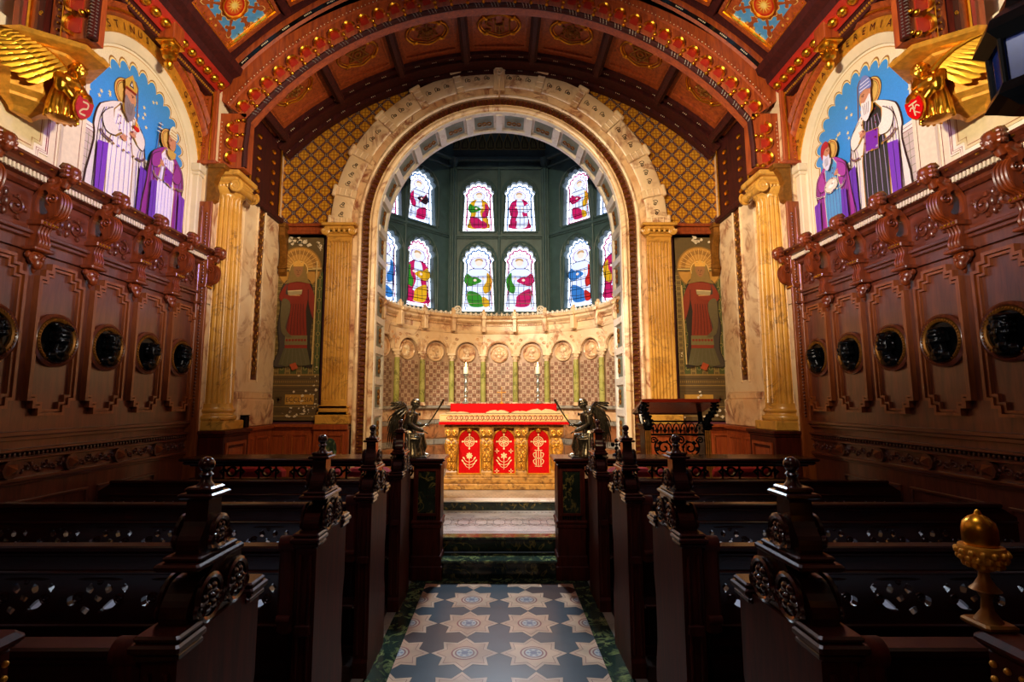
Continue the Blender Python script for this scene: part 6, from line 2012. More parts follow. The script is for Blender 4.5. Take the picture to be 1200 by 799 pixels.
# superfrontal cloth hanging over the front edge
t = thing('altar_cloth', 'cream and red embroidered altar cloth with a red fringe', 'cloth', (AX, AY, 1.2)); off = (AX, AY, 1.2)
m = MB('page'); m.M = F_back(AY - .083)
m.bbox(AX - .815, AX + .815, 1.235, 1.332, 0, .006, .002); m.M = Matrix.Identity(4); m.bbox(AX - .815, AX + .815, AY - .088, AY + .45, 1.326, 1.332, .002); m.build('linen', t, off)
m = MB('art'); m.M = F_back(AY - .083); m.flat = True
m.face(rect(AX - .81, AX + .81, 1.245, 1.322), .0075, hx('#d8b878'))
m.stroke([(AX - .80, 1.318), (AX + .80, 1.318)], .007, .008, hx('#c8902c')); m.stroke([(AX - .80, 1.249), (AX + .80, 1.249)], .007, .008, hx('#c8902c'))
for k in range(22):
    xc = AX - .70 + k * .0665
    m.face(circ(xc, 1.284, .025, 12), .008, hx('#a3281c')); m.face(circ(xc, 1.284, .015, 10), .0085, hx('#e8c888')); m.face(circ(xc, 1.284, .005, 8), .009, hx('#a3281c'))
    m.stroke(smooth2([(xc + .015, 1.30), (xc + .033, 1.31), (xc + .048, 1.285), (xc + .033, 1.26), (xc + .02, 1.262)], 4, False), .012, .008, hx('#7a140e'))
    m.face(xf(circ(0, 0, .010, 8, .005), xc + .033, 1.268, 1, .6), .0085, hx('#b8442c'))
m.build('embroidered_band', t, off)
m = MB('red'); m.M = F_back(AY - .083)
pts = []
nn = 160
m.add([(AX - .82 + 1.64 * k / nn, z, .004 + .004 * (k % 2)) for k in range(nn + 1) for z in (1.238, 1.198 + .003 * (k % 3))], [(2 * k, 2 * k + 2, 2 * k + 3, 2 * k + 1) for k in range(nn)])
m.build('red_fringe', t, off)['label'] = 'red silk fringe'
# gradine
t = thing('altar_gradine', 'red cloth covered shelf at the back of the altar', 'shelf', (AX, 7.2, 1.33)); off = (AX, 7.2, 1.33)
m = MB('red'); m.bbox(AX - .74, AX + .74, 7.18, 7.33, 1.15, 1.46, .006); m.build('shelf', t, off)
m = MB('warm'); m.bbox(AX - .70, AX + .70, 7.18, 7.30, .397, 1.15, .006); m.build('support', t, off)
# candlesticks
def candlestick(x, lab, lab2, lab3):
    cy = 7.24
    t = thing('candlestick', lab, 'candlestick', (x, cy, 1.46), group=None)
    m = MB('silver'); 
    m.lathe([(.07, 0), (.072, .012), (.045, .02), (.03, .035), (.02, .05), (.016, .07), (.028, .085), (.03, .095), (.018, .11), (.018, .13), (.03, .15), (.032, .165), (.02, .18), (.018, .26), (.028, .275), (.03, .29), (.018, .305), (.019, .36), (.022, .375), (.034, .385), (.036, .395), (.02, .398)], (0, 0, 0), 20)
    m.build('stem', t)
    m = MB('silver'); m.lathe([(.034, .395), (.038, .40), (.038, .42), (.035, .42), (.035, .40)], (0, 0, 0), 16); m.build('socket', t)
    c = thing('candle', lab2, 'candle', (x, cy, 1.865))
    m = MB('wax'); m.lathe([(.033, .0), (.033, .105), (.028, .112), (.016, .106)], (0, 0, 0), 16); m.build('wax_body', c)
    m = MB('black'); m.cyl((0, 0, .095), (0, 0, .112), .0015, n=6); m.build('wick', c)
    m = MB('flame'); m.lathe([(.001, .112), (.008, .120), (.011, .132), (.007, .155), (.0008, .18)], (0, 0, 0), 10); m.build('flame', c)
candlestick(-.47, 'silvered candlestick standing on the left of the red altar shelf', 'short lit candle on the left candlestick', '')
candlestick(.545, 'silvered candlestick standing on the right of the red altar shelf', 'short lit candle on the right candlestick', '')
t = thing('altar_cross', 'small thin brass cross at the middle of the red altar shelf', 'cross', (.035, 7.26, 1.46))
m = MB('goldp'); m.cyl((0, 0, .0), (0, 0, .22), .005, n=8); m.cyl((-.055, 0, .155), (.055, 0, .155), .005, n=8); m.lathe([(.03, 0), (.03, .01), (.01, .02), (.006, .03)], n=12)
for p in ((0, .22), (-.055, .155), (.055, .155)): m.sph((p[0], 0, p[1]), .009, 8, 6)
m.build('cross', t)
# open books on the mensa
def open_book(x, y, w, d, rz, h, lab):
    t = thing('open_book', lab, 'book', (x, y, 1.332), rz)
    m = MB('leather'); m.bbox(-w / 2 - .008, w / 2 + .008, -d / 2 - .006, d / 2 + .006, 0, .008, .002); m.build('cover', t)
    m = MB('page')
    for q in (-1, 1):
        prof = [(0, .006), (0, .006 + h * .55), (.12 * w, .006 + h), (.3 * w, .006 + h * .8), (.46 * w, .006 + h * .35), (.495 * w, .006 + h * .1), (.495 * w, .006)]
        m.loft([[(q * a, yy, b) for a, b in prof] for yy in (-d / 2, d / 2)], True, True)
    m.build('pages', t)
open_book(-.55, 6.86, .30, .16, .15, .018, 'thin open booklet lying at the left of the altar top')
open_book(-.02, 6.83, .30, .18, -.1, .04, 'open book lying left of centre on the altar top')
open_book(.28, 6.88, .22, .17, .1, .028, 'small open book lying right of centre on the altar top')
open_book(.56, 6.80, .44, .26, -.06, .055, 'largest open book on the right of the altar top')

# ================================================================ CHOIR DESKS, ANGELS, LECTERN
for s, nm in ((-1, 'left'), (1, 'right')):
    t = thing('choir_desk', 'dark wooden choir desk front on the %s side of the altar steps' % nm, 'desk', (s * 1.8, 4.6, 0)); off = (s * 1.8, 4.6, 0)
    def B(m, x0, x1, *a, **k): m.bbox(min(s * x0, s * x1), max(s * x0, s * x1), *a, **k)
    m = MB('pewx'); B(m, .46, 2.72, 4.42, 4.80, .985, 1.012, .008); B(m, .48, 2.70, 4.44, 4.78, .955, .985, .012); m.build('desk_top', t, off)
    m = MB('pewred'); B(m, .50, .735, 4.50, 4.74, 0, .955, .004)
    B(m, .49, .745, 4.49, 4.75, .0, .20, .006); B(m, .48, .755, 4.48, 4.76, .0, .12, .008); B(m, .49, .745, 4.49, 4.75, .42, .46, .01); B(m, .485, .75, 4.485, 4.755, .46, .49, .008); m.build('end_pier', t, off)
    m = MB('pewred'); m.M = F_back(4.50); a, b = sorted((s * .535, s * .70)); m.extr(rect(a - .012, b + .012, .53, .92), 0, .014, [rect(a + .008, b - .008, .55, .90)]); m.build('pier_frame', t, off)
    m = MB('green'); m.M = F_back(4.50); m.extr(rect(a + .008, b - .008, .55, .90), 0, .004)
    o = m.build('marble_inset', t, off); o['label'] = 'dark green veined marble inset'
    m = MB('black'); m.M = F_back(4.50)
    for k in range(8): m.sph((a + .01 + k * (b - a - .02) / 7, .51, .004), (.009, .02, .008), 6, 5)
    m.build('bead_trim', t, off)
    m = MB('pewx'); B(m, .735, 2.70, 4.57, 4.62, .12, .80, .004); B(m, .735, 2.70, 4.55, 4.64, .80, .83, .006); B(m, .735, 2.70, 4.56, 4.63, .93, .957, .004); B(m, .735, 2.70, 4.54, 4.65, 0, .12, .006)
    for k in range(4):
        x0 = .80 + k * .48
        m.M = F_back(4.57); a, b = sorted((s * x0, s * (x0 + .42))); m.extr(rect(a, b, .2, .74), 0, .016, [rect(a + .03, b - .03, .23, .71)]); m.M = Matrix.Identity(4)
    m.build('front_panel', t, off)
    # pierced gallery between the rails
    x = .80
    while x < 2.66:
        xc = s * x
        m = MB('pewx'); m.M = F_back(4.61)
        m.arch([(.030, -.015), (.030, .015), (.046, .015), (.046, -.015)], 0, 2 * PI, 14, (xc, .88), ends=False)
        for q in (-1, 1):
            m.tube([(xc + q * .045, .88, 0), (xc + q * .075, .905, 0), (xc + q * .105, .88, 0), (xc + q * .075, .855, 0)], .012, 6)
            m.tube([(xc + q * .075, .83, 0), (xc + q * .075, .93, 0)], .010, 6)
        x += .31
        m.build('pierced_panel', t, off)
    # kneeler behind
    t = thing('kneeler', 'red cushioned kneeler behind the %s choir desk' % nm, 'kneeler', (s * 1.75, 5.0, .283)); off = (s * 1.75, 5.0, .283)
    m = MB('pewx'); B(m, 1.0, 2.66, 4.95, 5.12, .283, .62, .006); m.build('bench', t, off)
    m = MB('redc')
    for x0, x1 in ((1.05, 1.45), (1.52, 2.0), (2.07, 2.6)): B(m, x0, x1, 4.95, 5.12, .62, .86, .03)
    m.build('red_cushion', t, off)
# bronze angels
def angel(s, nm):
    # s=-1: left angel looking right (+x)
    t = thing('bronze_angel', 'bronze kneeling angel with folded wings and a long trumpet on the %s choir desk' % nm, 'statue', (s * .78, 4.60, 1.012)); d = -s; t.scale = (1.14, 1.1, 1.0)
    X = lambda x: d * x
    m = MB('bronze')
    # robe spread on the ground, knees, torso leaning forward
    m.lathe([(.005, .0), (.112, .0), (.118, .02), (.10, .08), (.086, .14), (.074, .19), (.055, .24)], (X(-.02), 0, 0), 18)
    m.tube([(X(-.03), 0, .18), (X(-.015), 0, .27), (X(.005), 0, .34), (X(.015), 0, .385)], lambda tt: .062 - .018 * tt, 12)
    m.sph((X(.0), 0, .36), (.048, .072, .04), 12, 8)
    m.tube([(X(-.01), .04, .16), (X(.07), .045, .17), (X(.085), .045, .08), (X(.06), .045, .01)], lambda tt: .045 - .012 * tt, 10)
    m.tube([(X(-.02), -.04, .15), (X(.06), -.045, .15), (X(.04), -.045, .06), (X(-.02), -.045, .02)], lambda tt: .045 - .012 * tt, 10)
    m.tube([(X(.07), .045, .02), (X(.11), .045, .012), (X(.135), .045, .008)], lambda tt: .018 - .008 * tt, 8)
    for k in range(14):
        a = 2 * PI * k / 14
        m.tube([(X(-.02) + .118 * cos(a), .118 * sin(a), .005), (X(-.02) + .098 * cos(a), .098 * sin(a), .09), (X(-.02) + .07 * cos(a), .07 * sin(a), .20)], .013, 6)
    R_ = Matrix.Rotation(0 if d > 0 else PI, 3, 'Z') @ Matrix.Rotation(.22, 3, 'Y')
    head(m, (X(.035), 0, .462), .088, R_, True)
    # arms: near one reaching down, far one holding the staff
    near, far = -.07, .07
    m.tube([(X(.005), near, .36), (X(.0), near - .015, .29), (X(.05), near, .245), (X(.10), near + .02, .225)], lambda tt: .027 - .011 * tt, 9)
    hand(m, (X(.10), near + .02, .225), (d * .9, .1, -.45), (d * .3, 0, .9), .05, .35, .0052)
    m.tube([(X(.005), far, .36), (X(.02), far + .012, .29), (X(.075), far - .03, .265), (X(.115), far - .06, .275)], lambda tt: .027 - .011 * tt, 9)
    hand(m, (X(.11), far - .055, .272), (d * .6, -.5, .25), (0, 0, 1), .05, 1.1, .0052)
    m.tube([(X(-.01), -.075, .37), (X(-.03), -.08, .25), (X(-.05), -.07, .1), (X(-.06), -.06, .01)], .016, 7)
    m.build('body', t, remesh=.0042, sm=1)
    m = MB('bronze')
    for q in (-1, 1):
        wing(m, (X(-.035), q * .03, .395), (-d * .42, q * .42, .62), (-d * .34, q * .22, -1), .13, 6, .005)
        for lay, (n_, L0, w_) in enumerate(((9, .36, .019), (7, .22, .017), (5, .12, .015))):
            for k in range(n_):
                f = k / (n_ - 1)
                p0 = Vector((X(-.05 - .060 * f), q * (.04 + .03 * f + .006 * lay), .44 - .05 * f))
                p1 = p0 + Vector((-d * (.012 + .045 * f), q * .012, -L0 * (.62 + .38 * (1 - abs(f - .45)))))
                m.tube([tuple(p0), tuple(p0 * .6 + p1 * .4 + Vector((-d * .016, 0, 0))), tuple(p0 * .25 + p1 * .75 + Vector((-d * .010, 0, 0))), tuple(p1)], lambda tt: w_ * (1 - .75 * max(0, tt - .5) * 1.6), 6, sq=.35)
    m.build('wings', t)
    m = MB('bronze')
    pth = smooth2([(X(.06), .0, .245), (X(.115), .012, .27), (X(.16), .012, .33), (X(.215), .012, .43), (X(.25), .012, .50)], 4, False)
    m.tube(pth, lambda tt: .0055 + .004 * max(0, tt - .6) / .4, 8); m.build('trumpet', t)
    m = MB('bronze'); m.bbox(-.14, .14, -.105, .105, -.0, .012, .004); m.build('base', t)
angel(-1, 'left'); angel(1, 'right')

# little cross shaped ornament on the right desk and a wreath on the left
t = thing('desk_ornament', 'small dark cross shaped bronze ornament on the right choir desk', 'ornament', (1.06, 4.70, 1.012))
m = MB('black'); m.lathe([(.04, 0), (.04, .012), (.018, .02), (.014, .04)], n=12); m.build('foot', t)
m = MB('black')
for a in range(4):
    m.sph((.035 * cos(a * PI / 2), 0, .095 + .035 * sin(a * PI / 2)), (.02, .01, .02), 8, 6)
m.sph((0, 0, .095), .014, 8, 6); m.cyl((0, 0, .03), (0, 0, .08), .009, n=8); m.build('cross', t)

# lectern
t = thing('lectern', 'dark red lectern with a sloping book board on carved bronze supports', 'lectern', (1.79, 5.3, .283), 0.0)
def LB(m, *a, **k): m.bbox(*a, **k)
m = MB('lect')
def brd(e): return [(-.385, -.225, 1.205 + e), (.385, -.225, 1.205 + e), (.345, .225, 1.075 + e), (-.37, .225, 1.075 + e)]
m.loft([brd(0), brd(.028)], True, False)
m.build('book_board', t)
m = MB('lect'); m.bbox(-.36, .34, .205, .24, 1.07, 1.13, .006); m.build('book_ledge', t)
m = MB('lect'); m.bbox(-.35, .35, -.232, -.222, 1.20, 1.236, .003); m.build('board_edge', t)
for q in (-1, 1):
    xx = q * .30
    m = MB('black')
    m.bbox(xx - .030, xx + .030, -.09, .09, .0, .97, .006); m.bbox(xx - .055, xx + .055, -.12, .12, .965, .985, .006); m.bbox(xx - .045, xx + .045, -.11, .11, .93, .965, .006); m.bbox(xx - .05, xx + .05, -.15, .15, 0, .06, .01)
    pth = smooth2([(xx - q * .01, -.10, .98), (xx + q * .0, -.115, 1.04), (xx + q * .035, -.13, 1.09), (xx + q * .05, -.16, 1.14), (xx + q * .045, -.19, 1.19)], 3, False)
    m.tube(pth, lambda tt: .036 - .014 * tt, 8)
    m.tube([(xx, .08, .97), (xx + q * .01, .1, 1.03), (xx + q * .01, .12, 1.10)], .026, 8)
    for k, p in enumerate(pth):
        for e in (0, 2.1, 4.2):
            m.sph((p[0] + .034 * cos(k * 1.1 + e), p[1] - .01, p[2] + .02 * sin(k * 1.1 + e)), (.016, .016, .014), 6, 5)
    m.build('carved_support', t)
for q in (-1, 1):
    m = MB('dgold')
    for k in range(3): m.cyl((q * .30 + (k - 1) * .020, -.10, .42), (q * .30 + (k - 1) * .020, -.10, .92), .010, n=8)
    m.build('reeded_front', t)
m = MB('black')
m.bbox(-.28, .28, -.075, -.045, 1.0, 1.018, .005); m.bbox(-.28, .28, -.075, -.045, .868, .888, .005); m.bbox(-.28, .28, -.075, -.045, .40, .43, .005)
for k in range(7):
    xc = -.234 + k * .078
    m.tube([(xc + .037 * cos(PI * j / 8), -.06, .892 + .10 * sin(PI * j / 8)) for j in range(9)], .0065, 5)
    m.sph((xc, -.06, .94), (.012, .008, .02), 8, 5)
    m.tube([(xc, -.06, .89), (xc, -.06, .94)], .005, 5)
    for q in (-1, 1): m.tube([(xc + q * x, -.06, .90 + z) for x, z in spiral(.03, .02, .003, .016, 0, 1.2, 10)], .004, 4)
for q in (-1, 1):
    m.tube([(q * x, -.06, z) for x, z in spiral(.13, .745, .012, .10, PI / 2, 1.9, 40)], .009, 6)
    m.tube([(q * x, -.06, z) for x, z in spiral(.22, .60, .008, .05, -PI / 2, 1.5, 24)], .008, 6)
    m.tube([(q * x, -.06, z) for x, z in spiral(.04, .82, .008, .045, 0, 1.5, 24)], .008, 6)
    m.tube([(q * x, -.06, z) for x, z in spiral(.235, .82, .006, .035, 0, 1.5, 20)], .007, 6)
    for k in range(8): m.sph((q * (.13 + .07 * cos(k)), -.06, .745 + .07 * sin(k * 1.0)), (.018, .008, .013), 6, 4)
m.build('scroll_grille', t)
m = MB('warm'); m.bbox(-.27, .27, .0, .02, .2, .60, .004); m.build('back_panel', t)

# ================================================================ PEWS
def carved_disc(m, c, r):      # rosette on the aisle face; c=(x,y,z); axis x
    for k in range(6):
        a = k * PI / 3; m.sph((c[0], c[1] + r * .55 * cos(a), c[2] + r * .55 * sin(a)), (r * .25, r * .32, r * .32), 7, 5)
    m.sph(c, (r * .4, r * .28, r * .28), 8, 6)
def pew(s, Y, lab, grp, wall_slope=True):
    t = thing('pew', lab, 'pew', (s * .76, Y, 0), group=grp); off = (s * .76, Y, 0)
    def B(m, x0, x1, *a): m.bbox(min(s * x0, s * x1), max(s * x0, s * x1), Y + a[0], Y + a[1], *a[2:])
    # end: frame in (y, z), extruded across x
    x0, x1 = .72, .80
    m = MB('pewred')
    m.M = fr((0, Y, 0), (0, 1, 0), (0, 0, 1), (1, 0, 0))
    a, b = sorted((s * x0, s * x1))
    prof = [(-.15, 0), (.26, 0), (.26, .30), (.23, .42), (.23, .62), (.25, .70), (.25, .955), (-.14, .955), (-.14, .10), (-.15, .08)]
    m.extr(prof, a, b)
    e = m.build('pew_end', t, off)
    def sub(m, name):
        o = m.build(name, e, off); return o
    m = MB('pew'); m.M = fr((0, Y, 0), (0, 1, 0), (0, 0, 1), (1, 0, 0))
    # hump with scrolls, second tier and ogee
    hump = smooth2([(-.07, .95), (-.10, .975), (-.10, 1.02), (-.06, 1.065), (-.01, 1.075), (.02, 1.10), (.13, 1.10), (.15, 1.06), (.19, 1.03), (.185, .98), (.15, .95), (.04, .94)], 4)
    m.extr(hump, a + .008, b - .008)
    m.extr(smooth2([(-.055, 1.12), (-.06, 1.16), (-.035, 1.20), (-.028, 1.255), (0, 1.262), (.028, 1.255), (.035, 1.20), (.075, 1.17), (.075, 1.12), (0, 1.115)], 4), a + .012, b - .012)
    sub(m, 'carved_crest')
    for seg in (((x0 - .018, x1 + .018, -.17, -.055, .945, .965, .005), (x0 - .012, x1 + .012, -.16, -.06, .965, .98, .005), (x0 - .012, x1 + .012, -.16, -.055, .925, .945, .006)),
                ((x0 - .018, x1 + .018, .17, .275, .945, .965, .005), (x0 - .012, x1 + .012, .175, .265, .965, .98, .005), (x0 - .012, x1 + .012, .165, .265, .925, .945, .006)),
                ((x0 - .015, x1 + .015, -.105, .115, 1.098, 1.115, .005), (x0 - .006, x1 + .006, -.085, .095, 1.115, 1.128, .004)),
                ((x0 - .004, x1 + .004, -.05, .05, 1.255, 1.268, .004), (x0 + .006, x1 - .006, -.036, .036, 1.268, 1.282, .004))):
        m = MB('pew')
        for g in seg: B(m, *g)
        sub(m, 'cap_moulding')
    m = MB('pew'); c = (s * .76, Y, 0)
    m.lathe([(.024, 1.28), (.014, 1.294), (.013, 1.304), (.018, 1.311), (.012, 1.318)], c, 14); m.sph((c[0], c[1], 1.336), (.020, .020, .020), 16, 10); sub(m, 'ball_finial')
    for xf_ in (s * (x0 - .004), s * (x1 + .004)):
        for yy, zz, rr in ((-.03, 1.02, .042), (.10, 1.02, .042), (.0, 1.17, .030)):
            m = MB('pew'); carved_disc(m, (xf_, Y + yy, zz), rr)
            m.tube([(xf_, Y + yy + rr * 1.22 * cos(2 * PI * j / 18), zz + rr * 1.22 * sin(2 * PI * j / 18)) for j in range(18)], .008, 6, True)
            for q in (-1, 1):
                m.tube([(xf_, Y + yy + q * rr * 1.1 + p, zz - .02 + r_) for p, r_ in spiral(0, 0, .006, .022, PI / 2, q * 1.4, 14)], .007, 5)
            sub(m, 'rosette')
    # roll topped stile beside the end
    m = MB('pewred'); B(m, x1 + .004, x1 + .065, -.15, -.10, .60, .93, .012)
    m.cyl((s * (x1 + .004), Y - .125, .935), (s * (x1 + .065), Y - .125, .935), .032, n=16)
    m.cyl((s * (x1 + .008), Y - .15, .66), (s * (x1 + .060), Y - .15, .66), .016, n=10)
    sub(m, 'roll_top_stile')
    m = MB('pewred')
    for q in (x0 + .02, x1 - .02): B(m, q - .006, q + .006, -.155, -.14, .12, .90, .003)
    B(m, x0 + .01, x1 - .01, -.16, -.14, .60, .64, .004)
    sub(m, 'edge_moulding')
    # back with pierced band
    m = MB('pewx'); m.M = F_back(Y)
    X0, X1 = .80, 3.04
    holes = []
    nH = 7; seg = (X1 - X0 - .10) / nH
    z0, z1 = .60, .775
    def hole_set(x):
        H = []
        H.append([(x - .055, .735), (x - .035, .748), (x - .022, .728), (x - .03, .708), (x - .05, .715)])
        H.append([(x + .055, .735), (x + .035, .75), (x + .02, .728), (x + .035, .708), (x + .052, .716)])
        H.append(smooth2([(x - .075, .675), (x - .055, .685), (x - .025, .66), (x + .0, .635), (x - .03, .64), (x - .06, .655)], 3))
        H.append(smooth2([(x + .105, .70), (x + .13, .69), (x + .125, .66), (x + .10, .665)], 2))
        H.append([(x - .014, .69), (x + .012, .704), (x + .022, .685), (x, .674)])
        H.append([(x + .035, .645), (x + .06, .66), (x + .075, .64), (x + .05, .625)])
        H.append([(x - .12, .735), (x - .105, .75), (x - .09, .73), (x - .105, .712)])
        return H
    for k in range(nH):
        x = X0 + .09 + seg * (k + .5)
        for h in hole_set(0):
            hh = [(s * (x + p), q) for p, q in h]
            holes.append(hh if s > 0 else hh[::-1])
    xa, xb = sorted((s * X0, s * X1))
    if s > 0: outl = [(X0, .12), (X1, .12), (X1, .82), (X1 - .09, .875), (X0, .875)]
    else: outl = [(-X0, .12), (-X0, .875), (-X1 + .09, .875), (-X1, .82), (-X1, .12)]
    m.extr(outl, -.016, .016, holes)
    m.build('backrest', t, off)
    m = MB('pewx')
    B(m, X0, X1 - .09, -.035, .035, .875, .90, .006); B(m, X0, X1 - .09, -.026, .026, .855, .875, .006); B(m, X0, X1, -.03, .03, .785, .80, .005); B(m, X0, X1, -.03, .03, .575, .592, .005); B(m, X0, X1, -.035, .035, .06, .12, .006)
    for k in range(3):
        x = X0 + .06 + k * .74
        m.M = F_back(Y - .016); p, q = sorted((s * x, s * (x + .66))); m.extr(rect(p, q, .17, .54), 0, .012, [rect(p + .03, q - .03, .20, .51)]); m.M = Matrix.Identity(4)
    m.build('back_rails', t, off)
    for k in range(nH):
        m = MB('pewx')
        x = X0 + .09 + seg * (k + .5)
        for q in (-1, 1):
            m.tube([(s * (x + q * .085 + p), Y - .018, .69 + r_) for p, r_ in spiral(0, 0, .005, .022, 0, q * 1.4, 16)], .005, 5)
        m.sph((s * x, Y - .018, .765), (.095, .006, .006), 6, 4); m.sph((s * x, Y - .018, .755), (.012, .006, .014), 6, 4)
        m.build('scroll_carving', t, off)
    m = MB('pewx'); B(m, X0, X1, .03, .42, .50, .53, .006); m.build('seat', t, off)
    m = MB('pad'); B(m, X0 + .02, X1 - .02, .05, .41, .53, .575, .015); o = m.build('hole_glint_pad', t, off); o['label'] = 'pale blue pad added to brighten the pierced holes'  # added pad, coloured pale so the holes show bright specks
    m = MB('pewx'); B(m, X0, X1, -.16, -.03, .36, .385, .006); m.build('book_shelf', t, off)
    m = MB('pewred'); B(m, X1 - .04, X1, -.04, .42, 0, .53, .006); B(m, 1.85, 1.89, .03, .40, 0, .50, .006); m.build('seat_support', t, off)
    return t
rown = ['first', 'second', 'third', 'fourth']
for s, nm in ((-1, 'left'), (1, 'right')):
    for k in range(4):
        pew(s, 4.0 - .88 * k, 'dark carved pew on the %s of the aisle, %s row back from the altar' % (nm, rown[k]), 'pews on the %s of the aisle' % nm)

# ================================================================ NEAR THE CAMERA
for s, nm in ((-1, 'left'), (1, 'right')):
    lab = ('dark studded leather stall end in the near left corner of the view' if s < 0 else 'dark studded leather stall end under the gilt acorn, near right corner')
    t = thing('studded_stall_end', lab, 'stall', (s * .93, .8, 0)); off = (s * .93, .8, 0)
    xs = s * .88
    m = MB('pewred'); m.bbox(min(xs, xs + s * .05), max(xs, xs + s * .05), .30, .985, .0, 1.06, .006); m.build('panel', t, off)
    m = MB('pewred'); m.bbox(min(xs - s * .015, xs + s * .065), max(xs - s * .015, xs + s * .065), .28, 1.0, 1.06, 1.085, .010); m.build('top_rail', t, off)
    m = MB('goldp')
    for k in range(26): m.sph((xs - s * .002, .97 - k * .026, 1.035), (.006, .006, .006), 8, 6)
    m.build('brass_stud_row', t, off); m = MB('goldp')
    for k in range(20): m.sph((xs - s * .002, .97, 1.01 - k * .026), (.006, .006, .006), 8, 6)
    m.build('brass_stud_row', t, off); m = MB('goldp')
    for k in range(20): m.sph((xs + s * .025, .987, 1.03 - k * .026), (.006, .006, .006), 8, 6)
    m.build('brass_stud_row', t, off)
    if s > 0:
        f = thing('gilt_finial', 'gilt acorn finial on the near right stall end', 'finial', (.905, 1.0, 1.085), 0)
        m = MB('dgold'); m.bbox(-.03, .03, -.03, .03, 0, .012, .004); m.lathe([(.022, .012), (.010, .03), (.008, .05), (.014, .062), (.024, .066), (.016, .075), (.009, .088), (.008, .10)], n=16); m.build('stem', f)
        m = MB('goldp'); m.lathe([(.008, .098), (.02, .105), (.033, .12), (.037, .135), (.034, .145), (.03, .146)], n=20)
        for r_ in range(3):
            for k in range(14):
                a = 2 * PI * (k + .5 * (r_ % 2)) / 14; rr = (.026, .033, .036)[r_]; m.sph((rr * cos(a), rr * sin(a), .112 + r_ * .011), .0062, 6, 5)
        m.build('acorn_cup', f)
        m = MB('gold'); m.lathe([(.024, .144), (.027, .15), (.027, .175), (.024, .188), (.015, .197), (.006, .202), (.004, .208), (.001, .211)], n=20); m.build('acorn', f)
# hanging lantern at the top right
t = thing('hanging_lantern', 'black iron lantern with blue glass hanging at the upper right edge', 'lantern', (2.27, 2.0, 2.72)); off = (0, 0, 0)
def hexr(r, z): return [(r * cos(PI / 3 * k), r * sin(PI / 3 * k), z) for k in range(6)]
m = MB('black'); m.loft([hexr(.10, 0), hexr(.15, .03), hexr(.19, .05), hexr(.165, .10)], True, False)
m.loft([hexr(.16, .29), hexr(.21, .33), hexr(.19, .38), hexr(.12, .44), hexr(.10, .50), hexr(.04, .56), hexr(.02, .60)], True, False)
for k in range(6):
    a = PI / 3 * k; m.cyl((.15 * cos(a), .15 * sin(a), .06), (.155 * cos(a), .155 * sin(a), .34), .012, n=8)
m.build('iron_frame', t)
m = MB('darkglass'); m.loft([hexr(.138, .07), hexr(.142, .33)], False, False); m.build('blue_glass', t)
m = MB('black'); m.cyl((0, 0, .6), (0, 0, 3.25), .006, n=6); m.build('chain', t)
# ================================================================ CAMERA
cam = bpy.data.cameras.new('camera'); co = bpy.data.objects.new('camera', cam); COL.objects.link(co)
co.location = (0, 0, 1.5)
co.rotation_euler = (math.radians(90 + 6.65), 0, 0)
cam.sensor_width = 36.0; cam.lens = 36.0 * 600 / 1200
cam.shift_x = 15 / 1200; cam.clip_start = .05
S.camera = co
S.view_settings.view_transform = 'Standard'; S.view_settings.look = 'None'
S.view_settings.exposure = 0.0; S.view_settings.gamma = 1.0
S.view_settings.use_curve_mapping = False
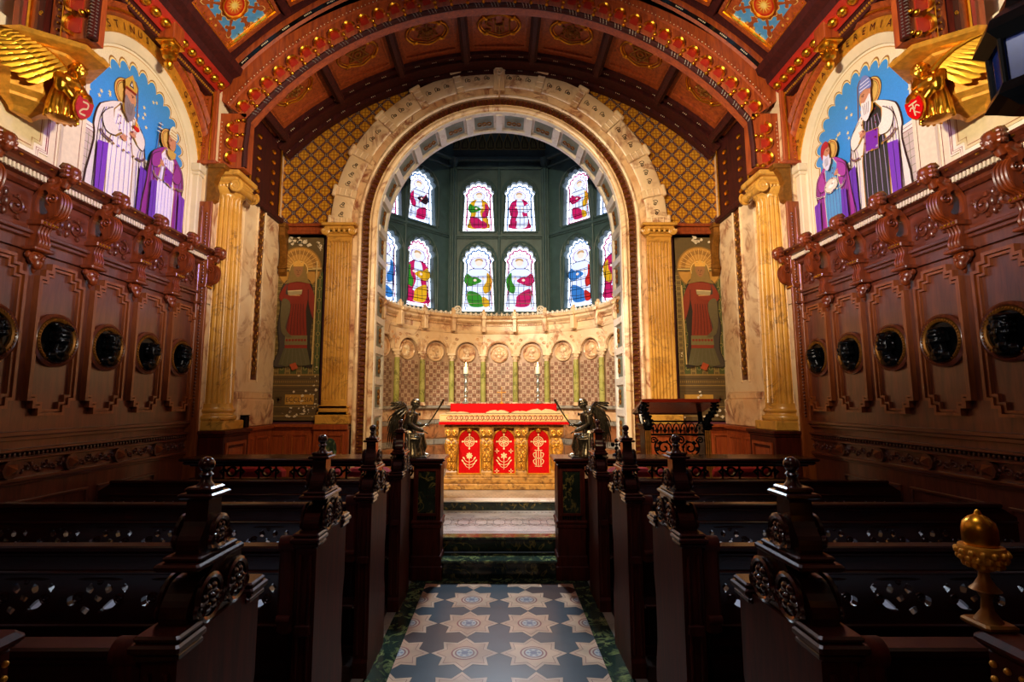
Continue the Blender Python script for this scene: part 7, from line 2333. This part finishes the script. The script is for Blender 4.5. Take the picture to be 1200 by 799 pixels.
# ================================================================ LIGHT
w = bpy.data.worlds.new('world'); S.world = w; w.use_nodes = True
w.node_tree.nodes['Background'].inputs[0].default_value = (.5, .62, .85, 1); w.node_tree.nodes['Background'].inputs[1].default_value = .3
def spot(name, loc, aim, power, col, size, blend=.6, rad=.08):
    l = bpy.data.lights.new(name, 'SPOT'); l.energy = power; l.color = col; l.spot_size = math.radians(size); l.spot_blend = blend; l.shadow_soft_size = rad
    o = bpy.data.objects.new(name, l); COL.objects.link(o); o.location = loc
    d = Vector(aim) - Vector(loc); o.rotation_euler = d.to_track_quat('-Z', 'Y').to_euler()
    return o
WARM = (1, .70, .36)
# pair of ceiling spots behind the camera lighting the chancel
spot('chancel_spot', (1.5, .4, 4.6), (-.6, 6.9, 2.7), 1050, WARM, 60, 1.0, .04)
spot('chancel_spot', (-1.5, .4, 4.6), (1.0, 6.9, 2.7), 1900, (1, .73, .42), 60, 1.0, .04)
# one on each wall mosaic
spot('mosaic_spot', (1.6, .8, 2.9), (-3.1, 4.0, 4.1), 1150, (1, .86, .70), 52, .8)
spot('mosaic_spot', (-1.6, .8, 2.9), (3.1, 4.0, 4.1), 1450, (1, .86, .70), 52, .8)
# violet spots added for the purple cast low on the mosaics
spot('violet_cast_spot', (2.4, 1.6, 4.3), (-3.1, 4.1, 3.25), 900, (.45, .32, 1), 23, .9, .2)
spot('violet_cast_spot', (-2.4, 1.6, 4.3), (3.1, 4.1, 3.25), 700, (.5, .34, 1), 23, .9, .2)
# warm fill spots added to brighten the haunches of the wooden arch
spot('arch_fill_spot', (1.0, 1.6, 3.3), (-2.7, 5.3, 4.7), 420, (1, .76, .46), 50, .9, .05)
spot('arch_fill_spot', (-1.0, 1.6, 3.3), (2.7, 5.3, 4.7), 420, (1, .76, .46), 50, .9, .05)
# altar spot
spot('altar_spot', (-1.5, 4.2, 4.4), (.5, 7.2, 1.5), 850, (1, .92, .84), 50, .3, .04)
# cool daylight falling from the apse windows on steps and floor
spot('apse_daylight', (0, 8.2, 5.0), (0, 3.0, .0), 1300, (.72, .86, 1), 42, .9, .35)
def lamp(name, loc, power, col, rad=.1):
    l = bpy.data.lights.new(name, 'POINT'); l.energy = power; l.color = col; l.shadow_soft_size = rad
    o = bpy.data.objects.new(name, l); COL.objects.link(o); o.location = loc; return o
lamp('nave_fill', (0, 1.2, 4.4), 60, (.9, .9, 1), .3)  # unseen fill, added to lift the nave and put sheen on the panels
lamp('pew_fill', (-.9, -.7, 2.5), 7, (1, .62, .42), .15)  # unseen warm fill, added for the reddish tone of the right pews
